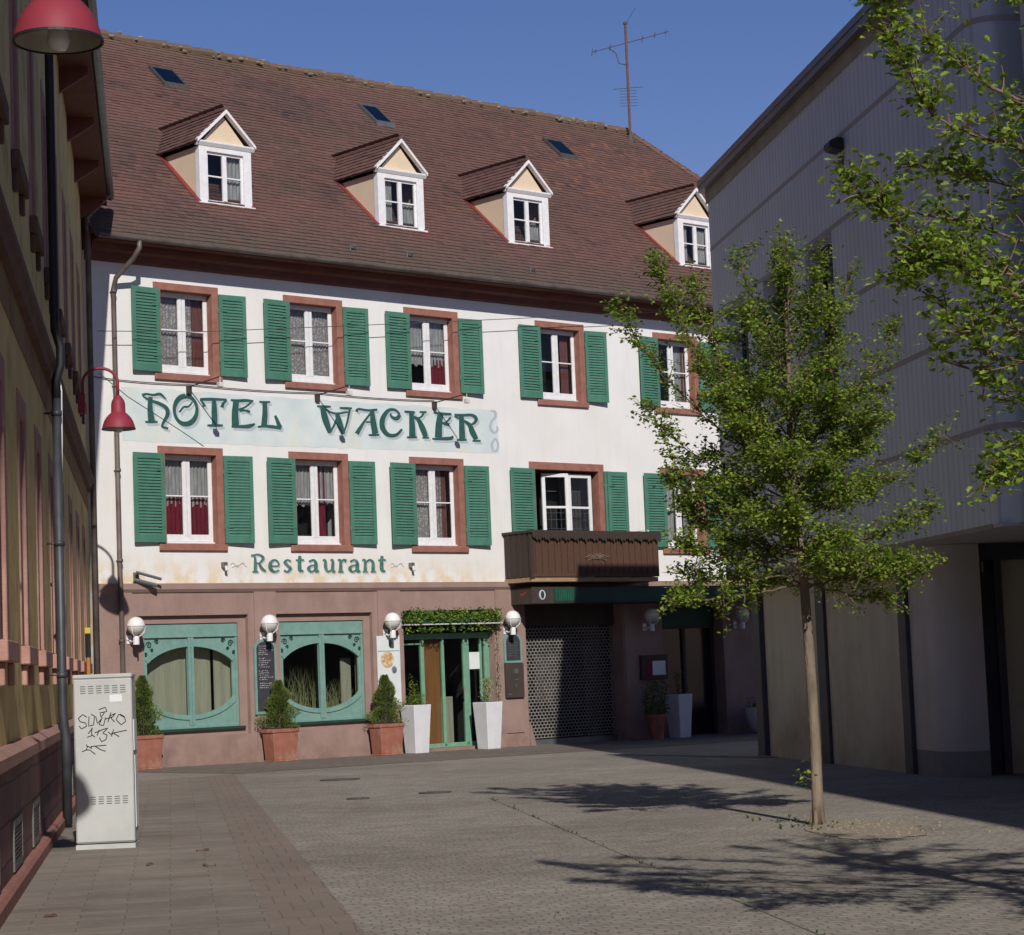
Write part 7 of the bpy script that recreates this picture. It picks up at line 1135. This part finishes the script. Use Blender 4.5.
gpx = [[(130,258),(112,245),(92,262),(100,278),(125,285),(128,300),(105,312),(95,298)], [(140,255),(138,300),(160,295),(165,255),(150,245)], [(170,255),(178,290),(195,270)], [(185,225),(215,215),(222,235),(190,240),(195,262),(210,240)], [(200,262),(185,295),(205,300),(215,262)], [(240,240),(225,285)], [(215,270),(245,262)], [(232,258),(262,244),(240,268),(255,285)], [(300,265),(275,250),(262,275),(285,300),(305,285),(300,262),(280,250)],
       [(155,310),(135,335)], [(152,308),(150,345),(130,352)], [(150,340),(165,352)], [(165,332),(195,322)], [(185,318),(175,345)], [(195,320),(225,312),(200,335),(220,345),(215,365),(195,375),(185,355)], [(225,330),(240,345)], [(250,320),(240,352)], [(245,335),(275,355)], [(240,338),(310,326)],
       [(105,418),(125,410),(145,412)], [(125,385),(130,395),(125,410)], [(130,392),(150,405),(145,395),(215,392)], [(165,395),(190,412),(212,420)], [(145,415),(165,432)]]
for s in gpx:
    pts = [(-cw + (x-70)/265*2*cw, -.1882, 1.70 - (y-62)*1.7/812) for x, y in s]
    sm = []
    for i in range(len(pts)-1):
        for k in range(3): sm.append(tuple(Vector(pts[i]).lerp(Vector(pts[i+1]), k/3)))
    sm.append(pts[-1]); mb.tube(sm, .0042, 4)
mb.build('graffiti', M['marker'], t)

# ================================================================== RIGHT BUILDING
def plan_prism(mb, pts, z0, z1):
    n = len(pts); mb.add([(p[0], p[1], z0) for p in pts] + [(p[0], p[1], z1) for p in pts], [tuple(range(n-1, -1, -1)), tuple(range(n, 2*n))] + [(i, (i+1) % n, (i+1) % n + n, i+n) for i in range(n)])
W0 = Vector((4.1, 37.78, 0)); RANG = math.atan2(-.99128, .13175)
rb = thing('right_building', 'grey ribbed clad commercial building in shade on the right, overhanging its ground floor', 'building', W0, RANG)
wins = [(5.60, 7.05), (3.02, 4.47), (.44, 1.89)]
mb = MB(); wall_holes(mb, -.55, 12.9, 3.0, 9.80, [(a, b, 5.35, 7.57) for a, b in wins], -.4, .30)
arc = [(12.9 + .35*math.sin(a), -.05 - .35*math.cos(a)) for a in [PI/2*k/8 for k in range(9)]]
for (xa, ya), (xb, yb) in zip(arc[:-1], arc[1:]): mb.add([(xa, ya, 3.0), (xb, yb, 3.0), (xb, yb, 9.8), (xa, ya, 9.8)], [(0,1,2,3)])
mb.add([(13.25, -.05, 3.0), (13.25, .35, 3.0), (13.25, .35, 9.8), (13.25, -.05, 9.8)], [(0,1,2,3)])
mb.add([(13.25, .35, 3.0), (15.6, .35, 3.0), (15.6, .35, 9.8), (13.25, .35, 9.8)], [(0,1,2,3)])
mb.add([(-9.02, 12, 3.0), (-.55, -.4, 3.0), (-.55, -.4, 9.8), (-9.02, 12, 9.8)], [(0,1,2,3)])
mb.add([(-9.02, 12, 3.0), (15.6, 12, 3.0), (15.6, 12, 9.8), (-9.02, 12, 9.8)], [(3,2,1,0)])
mb.build('ribbed_cladding', M['clad'], rb)
mb = MB()
for z in (8.77, 7.60, 6.46, 5.27, 4.10):
    segs = [(-.55, 12.9)]
    if 5.35 < z < 7.57:
        segs = []; x = -.55
        for a, b in sorted(wins): segs.append((x, a)); x = b
        segs.append((x, 12.9))
    for a, b in segs: mb.box(a, b, -.404, -.399, z-.035, z+.035)
    for (xa, ya), (xb, yb) in zip(arc[:-1], arc[1:]):
        o = 1.012; ca, cb = (12.9 + (xa-12.9)*o, -.05 + (ya+.05)*o), (12.9 + (xb-12.9)*o, -.05 + (yb+.05)*o)
        mb.add([(ca[0], ca[1], z-.035), (cb[0], cb[1], z-.035), (cb[0], cb[1], z+.035), (ca[0], ca[1], z+.035)], [(0,1,2,3)])
    mb.box(13.251, 13.256, -.05, .35, z-.035, z+.035); mb.box(13.256, 15.6, .346, .349, z-.035, z+.035)
mb.build('cladding_seam', M['cladseam'], rb)
mb = MB(); plan_prism(mb, [(-.54, -.395), (13.2, -.395), (13.2, 11.9), (-8.95, 11.9)], 2.965, 2.999); mb.box(13.2, 15.6, .36, 11.9, 2.965, 3.0); mb.build('soffit', M['pier'], rb)
mb = MB(); mb.box(-.54, 12.9, -.405, -.396, 2.955, 3.01); mb.build('soffit_trim', M['soffit'], rb)
mb = MB(); mb.box(-.60, 13.0, -.43, -.401, 9.60, 9.80); mb.build('eaves_board', M['soffit'], rb)
mb = MB(); plan_prism(mb, [(-.62, -.55), (13.4, -.55), (13.4, 12.1), (-9.26, 12.1)], 9.80, 9.98); mb.box(-.62, 13.42, -.57, -.551, 9.90, 10.0); mb.box(13.4, 15.6, .3, 12.1, 9.80, 9.98); mb.build('roof', M['fascia'], rb)
for a, b in wins:
    mb = MB(); frame_ring(mb, a, b, 5.35, 7.57, -.16, -.10, .07, .07, .30, .07); mb.box((a+b)/2-.03, (a+b)/2+.03, -.16, -.10, 5.42, 7.27); w = mb.build('window', M['darkframe'], rb)
    mb = MB(); mb.add([(a+.06, -.13, 5.40), (b-.06, -.13, 5.40), (b-.06, -.13, 7.29), (a+.06, -.13, 7.29)], [(0,1,2,3)]); mb.build('pane', M['glassgrey'], w)
    mb = MB(); mb.box(a-.1, b+.1, .2, .22, 5.2, 7.6); mb.build('room_back', M['room'], w)
for a, b in ((.26, 3.72), (4.19, 7.97)):
    mb = MB(); mb.box(a, b, .03, .3, -.3, 2.96); mb.build('render_panel', M['panel'], rb)
for a, b, y in ((-.24, .25, -.06), (3.73, 4.18, -.02), (7.98, 8.32, -.04)):
    mb = MB(); mb.box(a, b, y, .3, -.3, 2.96); mb.build('dark_post', M['darkframe'], rb, bevel=.01)
mb = MB(); mb.add([(-.2, .2, -.3), (-7.9, 11.5, -.3), (-7.9, 11.5, 2.97), (-.2, .2, 2.97)], [(3,2,1,0)]); mb.build('end_wall', M['pier'], rb)
pp = [(8.33, .02)] + [(9.25 + .35*math.sin(a), .37 - .35*math.cos(a)) for a in [PI/2*k/8 for k in range(9)]] + [(9.60, .58), (8.33, .58)]
mb = MB(); plan_prism(mb, pp, .32, 2.96); mb.build('corner_pier', M['pier'], rb)
mb = MB(); plan_prism(mb, pp, -.2, .319); mb.build('pier_base', M['pierbase'], rb)
mb = MB(); mb.box(9.0, 9.35, .581, .70, -.1, 2.75); mb.box(9.05, 9.3, .70, .84, -.1, 2.6); mb.box(9.0, 9.40, .84, .94, -.1, 2.75); mb.box(8.9, 9.45, .581, 6, 2.751, 2.96); mb.build('door_frame', M['darkframe'], rb)
mb = MB(); mb.box(9.1, 9.2, .941, 7, -.1, 2.75); mb.build('arcade_panel', M['panel'], rb)
mb = MB(); mb.tube([(13.45, .15, 0.02), (13.45, .15, 9.8)], .055, 10); mb.build('downpipe', M['black'], rb, smooth=True)
t = thing('wall_floodlight', 'small dark floodlight box with rust streak high on the grey cladding', 'floodlight', W0 + Vector((math.cos(RANG), math.sin(RANG), 0))*7.75 + Vector((.9913, .1317, 0))*-.4 + Vector((0, 0, 8.6)), RANG)
mb = MB(); mb.prismx([(-.005, -.08), (-.18, -.04), (-.20, .06), (-.08, .11), (-.005, .09)], -.17, .17); mb.build('housing', M['black'], t, bevel=.01)
mb = MB(); mb.box(-.13, .13, -.202, -.186, -.03, .05); mb.build('lens', M['darkframe'], t)
mb = MB(); mb.prism([(-.10, -.42), (.06, -.42), (.16, -.11), (-.16, -.11)], -.004, -.0015); mb.build('rust_streak', mat('rust_stain', (.13, .10, .095), (.17, .15, .15), 7, .9), t)
# neighbouring building: unseen, inferred from its ground shadow, raised to shade the clad corner
nb = thing('neighbouring_building', 'pale rendered building beside the camera, just outside the right edge of the photo', 'building', W0 + Vector((math.cos(RANG), math.sin(RANG), 0))*14.95, RANG)
holes = [(2 + 3.2*k, 3.3 + 3.2*k, z, z+1.7) for k in range(7) for z in (4.2, 7.2)]
mb = MB(); wall_holes(mb, 0, 24, 0, 11.2, holes, -.5, .35)
mb.add([(0, 10, 0), (0, -.5, 0), (0, -.5, 11.2), (0, 10, 11.2)], [(0,1,2,3)]); mb.add([(24, -.5, 0), (24, 10, 0), (24, 10, 11.2), (24, -.5, 11.2)], [(0,1,2,3)]); mb.build('wall', M['pier'], nb)
mb = MB(); mb.box(-.0, 24.1, -.62, 10, 11.2, 11.35); mb.build('roof', M['fascia'], nb)
for h in holes:
    mb = MB(); frame_ring(mb, h[0], h[1], h[2], h[3], -.35, -.27, .07, .07, .07, .07); mb.box((h[0]+h[1])/2-.03, (h[0]+h[1])/2+.03, -.35, -.27, h[2]+.07, h[3]-.07); w = mb.build('window', M['white'], nb)
    mb = MB(); mb.add([(h[0], -.3, h[2]), (h[1], -.3, h[2]), (h[1], -.3, h[3]), (h[0], -.3, h[3])], [(0,1,2,3)]); mb.build('pane', M['glassgrey'], w)
    mb = MB(); mb.box(h[0]-.1, h[1]+.1, -.15, -.12, h[2]-.1, h[3]+.1); mb.build('room_back', M['room'], w)

# ================================================================== TREES
M['leaf'], _ = attr_mat('tree_leaves', (.11, .175, .03), (.42, .50, .09), extra=[(.17, .26, .035), (.235, .34, .045), (.31, .42, .06)], rough=.55, transl=.45, spec=.25)
def leaf(mb, p, s, rg, tone, droop=.35):
    yaw = rg.uniform(0, 2*PI); d = Vector((math.cos(yaw), math.sin(yaw), rg.uniform(-.9, .45))).normalized()
    up = Vector((rg.gauss(0, .45), rg.gauss(0, .45), 1)).normalized(); a = d.cross(up).normalized(); n = a.cross(d)
    f = rg.uniform(.06, .2)*s
    pt = lambda x, y, h: tuple(p + d*(x*s) + a*(y*s) + n*h)
    # pointed five-lobed leaf folded along its middle
    mb.add([pt(0, 0, 0), pt(.22, .36, f), pt(.44, .28, f*.5), pt(.62, .38, f), pt(.76, .18, f*.3), pt(1.05, 0, -f*droop), pt(.76, -.18, f*.3), pt(.62, -.38, f), pt(.44, -.28, f*.5), pt(.22, -.36, f), pt(.5, 0, 0)],
           [(0, 10, 2, 1), (10, 4, 3, 2), (10, 5, 4), (0, 9, 8, 10), (10, 8, 7, 6), (10, 6, 5)], tone)
M['bark2'] = mat('branch_bark', (.12, .085, .06), (.19, .135, .10), 14, .9)
def bez(a, b, c, n=8): return [a*(1-t)**2 + b*2*t*(1-t) + c*t*t for t in [i/n for i in range(n+1)]]
def tree(name, base, label, cat_group, trunk, primaries, leaf_s, tw_n, tw_len, lpt, seed, lone=1.0):
    rg = random.Random(seed); t = thing(name, label, 'tree', base, 0, cat_group)
    mb = MB(); mb.tube([Vector(p[:3]) for p in trunk], [p[3] for p in trunk], 14); trunk_mb = mb
    br = MB(); tw = MB(); lv = MB()
    for pi, (pts, r0, dens) in enumerate(primaries):
        pts = [Vector(p) for p in pts]
        if pts[0].z < 1:
            trunk_mb.tube(pts, [.006, .004, .003], 5)
            for k in range(34): leaf(lv, pts[-1] + Vector((rg.gauss(0, .04), rg.gauss(0, .04), rg.gauss(0.02, .05))), leaf_s, rg, rg.random())
            continue
        fine = []
        for i in range(len(pts)-1):
            for k in range(4): fine.append(pts[i].lerp(pts[i+1], k/4) + Vector((rg.gauss(0, .008), rg.gauss(0, .008), rg.gauss(0, .008))))
        fine.append(pts[-1]); n = len(fine)
        br.tube(fine, [r0*.72*(1 - .82*i/(n-1)) for i in range(n)], 6)
        length = sum((fine[i+1]-fine[i]).length for i in range(n-1))
        cnt = max(3, int(tw_n*length*dens))
        for k in range(cnt):
            f = 1 - (1-.22)*rg.random()**1.1; f = min(f, .999); x = f*(n-1); i = int(x); p = fine[i].lerp(fine[min(i+1, n-1)], x-i)
            tang = (fine[min(i+1, n-1)] - fine[max(i-1, 0)]).normalized()
            d = (tang*.7 + Vector((rg.gauss(0, .7), rg.gauss(0, .7), rg.gauss(.18, .5)))).normalized()
            L_ = tw_len*rg.uniform(.35, 1.0)*(1.15 - .5*f)
            q = p + d*L_*.5 + Vector((rg.gauss(0, .02), rg.gauss(0, .02), .0)); e = p + d*L_ + Vector((0, 0, rg.uniform(-.04, .06)))
            tp = bez(p, q, e, 4); tw.tube(tp, [.0055, .005, .004, .003, .002], 4, cap=False)
            tone0 = rg.gauss(.5, .17)
            m_ = int(lpt*rg.uniform(.5, 1.3))
            for j in range(m_):
                g = .15 + .9*rg.random(); c = p.lerp(e, min(g, 1.0)) + Vector((rg.gauss(0, 1), rg.gauss(0, 1), rg.gauss(0, 1)))*leaf_s*.8
                leaf(lv, c, leaf_s*rg.uniform(.6, 1.2), rg, min(1, max(0, tone0 + rg.gauss(0, .16))))
    for k in range(5):   # slight root flare
        a = k*1.26 + .4; trunk_mb.tube([(.04*math.cos(a), .04*math.sin(a), .14), (.055*math.cos(a), .055*math.sin(a), .05), (.085*math.cos(a), .085*math.sin(a), -.03)], [.02, .025, .02], 6)
    trunk_mb.build('trunk', M['bark'], t, smooth=True)
    br.build('branches', M['bark2'], t, smooth=True); tag(tw.build('twigs', M['twig'], t), kind='stuff')
    cr = lv.build('crown', M['leaf'], t); print(name, 'leaves', len(lv.f)//6)
    return t
rg = random.Random(12)
T1 = Vector((2.78, 21.26, 0)); trunk = [(0, 0, -.05, .066), (.005, 0, .25, .056), (.01, 0, .9, .052), (.0, .02, 1.7, .049), (-.02, 0, 2.4, .044), (-.06, 0, 3.0, .034), (-.08, .02, 3.7, .026), (-.06, 0, 4.4, .022), (-.07, 0, 5.0, .012), (-.08, 0, 5.35, .006)]
def tr_at(z):
    for a, b in zip(trunk[:-1], trunk[1:]):
        if a[2] <= z <= b[2]: k = (z-a[2])/(b[2]-a[2]); return Vector((a[0]+(b[0]-a[0])*k, a[1]+(b[1]-a[1])*k, z))
prim = []
def env(z):
    ks = [(2.0, .95), (2.3, 1.2), (2.8, 1.36), (3.4, 1.36), (3.9, 1.18), (4.4, .98), (4.9, .68), (5.3, .42), (5.6, .15)]
    for a, b in zip(ks[:-1], ks[1:]):
        if a[0] <= z <= b[0]: return a[1] + (b[1]-a[1])*(z-a[0])/(b[0]-a[0])
    return .2
for k in range(66):
    f = k/65; z0 = 2.25 + f*2.5; a = k*2.39996 + rg.uniform(-.3, .3); ze = z0 + rg.uniform(-.15, .75) - (.25 if f < .2 else 0) + f*.3; ze = min(max(ze, 2.1), 5.45)
    R_ = env(ze)*rg.uniform(.5, 1.0); s0 = tr_at(z0); e = Vector((-.08 + R_*math.cos(a), R_*math.sin(a), ze)); m = s0.lerp(e, .5) + Vector((0, 0, .10 + rg.uniform(-.05, .12)))
    prim.append((bez(s0, m, e, 5), .020*(1-f*.5), 1.15 if f < .55 else .6 if f < .75 else .35))
for e, z0, dn in [((-.08, 0, 5.72), 4.6, .8), ((-1.30, .1, 5.50), 3.5, .75), ((-1.18, -.3, 5.1), 3.2, .6), ((-1.68, .1, 5.08), 3.3, .55), ((.62, .1, 5.42), 3.9, .6), ((-.45, .1, 5.55), 4.0, .7), ((.30, -.1, 5.45), 4.2, .7), ((-.95, .1, 5.25), 3.6, .8),
                  ((1.45, .1, 3.72), 3.0, .5), ((1.15, -.2, 2.42), 2.35, .9), ((-1.30, -.1, 2.2), 2.3, .8), ((-1.15, .2, 2.45), 2.4, 1.0), ((-1.2, -.1, 2.75), 2.5, 1.2), ((-1.1, .1, 3.1), 2.6, 1.2), ((-1.25, 0, 3.4), 2.7, 1.0), ((1.2, 0, 3.0), 2.6, 1.1), ((-1.45, 0, 4.05), 3.1, .5), ((-1.32, 0, 3.75), 2.9, .5), ((1.0, .2, 4.75), 3.6, .7), ((.85, 0, 2.15), 2.3, .7)]:
    s0 = tr_at(z0); e = Vector(e); m = s0.lerp(e, .55) + Vector(((e.x-s0.x)*.22, (e.y-s0.y)*.2, -.12)); prim.append((bez(s0, m, e, 6), .016, dn))
# small shoots low on the stem
prim.append(([(-.02, 0, .42), (-.09, -.03, .45), (-.13, -.05, .47)], .004, .6))
tree('street_tree', T1, 'slender young street tree with full green crown, standing in sandy soil before the right building', None, trunk, prim, .043, 36, .36, 22, 31)
# second tree, its trunk just outside the frame
T2 = Vector((4.15, 10.6, 0)); tk2 = [(0, 0, -.05, .09), (0, 0, .3, .075), (.02, 0, 1.5, .068), (0, 0, 2.4, .062), (-.03, 0, 3.2, .05), (-.03, 0, 4.2, .034), (0, 0, 5.2, .016), (0, 0, 5.7, .006)]
def w2(x, z, dy=0): return (x*1.08 - 4.15, dy, 1.6 + (z - 1.6)*1.08)
prim = []
for pts, r_, dn in [
    ([(-.02, 0, 2.9), w2(3.1, 3.45), w2(2.55, 3.98), w2(2.38, 4.08, .1), w2(2.15, 4.25, .1), w2(1.98, 4.38, .05), w2(1.76, 4.55, .0), w2(1.68, 4.75)], .022, 1.15),
    ([(-.03, 0, 2.8), w2(3.0, 3.3, -.1), w2(2.45, 3.78, -.1), w2(2.15, 3.9, -.05), w2(1.97, 4.02), w2(1.86, 4.2), w2(1.80, 4.42)], .017, 1.2),
    ([(-.03, 0, 3.0), w2(3.0, 3.6, .2), w2(2.4, 3.7, .2), w2(2.12, 3.76, .15), w2(1.87, 3.82, .1)], .014, 1.1),
    ([(-.03, 0, 2.7), w2(3.0, 3.1, .1), w2(2.4, 3.42, .1), w2(2.05, 3.56, .1), w2(1.80, 3.60, .05), w2(1.72, 3.66, .0)], .014, .9),
    ([(-.03, 0, 2.65), w2(3.0, 2.95), w2(2.4, 3.22), w2(2.1, 3.34), w2(1.85, 3.45), w2(1.66, 3.62), w2(1.56, 3.76)], .016, 1.1),
    ([(-.03, 0, 2.6), w2(3.0, 2.9, -.15), w2(2.35, 3.12, -.15), w2(2.1, 3.25, -.1), w2(1.9, 3.36, -.1), w2(1.80, 3.25, -.1)], .014, 1.7),
    ([(-.03, 0, 2.7), w2(3.0, 3.0, .3), w2(2.35, 3.25, .3), w2(2.0, 3.42, .25), w2(1.8, 3.34, .2)], .014, 1.7),
    ([(-.03, 0, 2.5), w2(3.0, 2.7), w2(2.45, 2.88), w2(2.25, 2.88), w2(2.12, 2.93), w2(2.0, 3.08), w2(1.92, 3.2)], .013, .8),
    ([(-.03, 0, 2.45), w2(3.0, 2.6, .15), w2(2.4, 2.7, .1), w2(2.25, 2.72, .1), w2(2.08, 2.86, .1), w2(1.93, 2.98, .1)], .010, .7),
    ([(-.03, 0, 2.55), w2(2.9, 2.75, -.2), w2(2.4, 2.95, -.1), w2(2.2, 3.04, -.1), w2(2.02, 3.0, -.1)], .010, 1.0),
    ([(-.03, 0, 2.4), w2(3.0, 2.35, .1), w2(2.5, 2.42, .1), w2(2.25, 2.42, .1), w2(2.14, 2.36, .05)], .012, 1.6),
    ([(-.03, 0, 2.4), w2(2.9, 2.5, .2), w2(2.5, 2.55, .2), w2(2.28, 2.52, .2)], .012, 1.4),
    ([(-.03, 0, 3.4), w2(3.1, 4.1, .2), w2(2.5, 4.55, .2), w2(2.28, 4.68, .2)], .014, 1.2)]:
    prim.append((pts, r_, dn))
for k in range(38):
    f = k/37; z0 = 2.4 + f*2.6; a = -PI*.62 + (k*2.39996 % (PI*1.24)); ze = min(z0 + rg.uniform(0, .9), 5.6)
    R_ = max(.5, 1.75*math.sqrt(max(.05, 1 - ((ze-3.6)/2.2)**2)))*rg.uniform(.7, 1); s0 = Vector((-.02, 0, z0)); e = Vector((R_*math.cos(a), R_*math.sin(a), ze)); m = s0.lerp(e, .5) + Vector((0, 0, .1))
    prim.append((bez(s0, m, e, 5), .02, .75))
for k in range(10):
    e = Vector((-rg.uniform(.2, .8), rg.choice((-1, 1))*rg.uniform(.9, 1.9), rg.uniform(2.8, 4.9))); s0 = Vector((-.02, 0, rg.uniform(2.5, 3.6)))
    prim.append((bez(s0, s0.lerp(e, .5) + Vector((0, 0, .1)), e, 5), .018, .8))
tree('street_tree', T2, 'nearer street tree whose leafy branches enter the photo from the right edge', None, tk2, prim, .045, 15, .26, 15, 77)
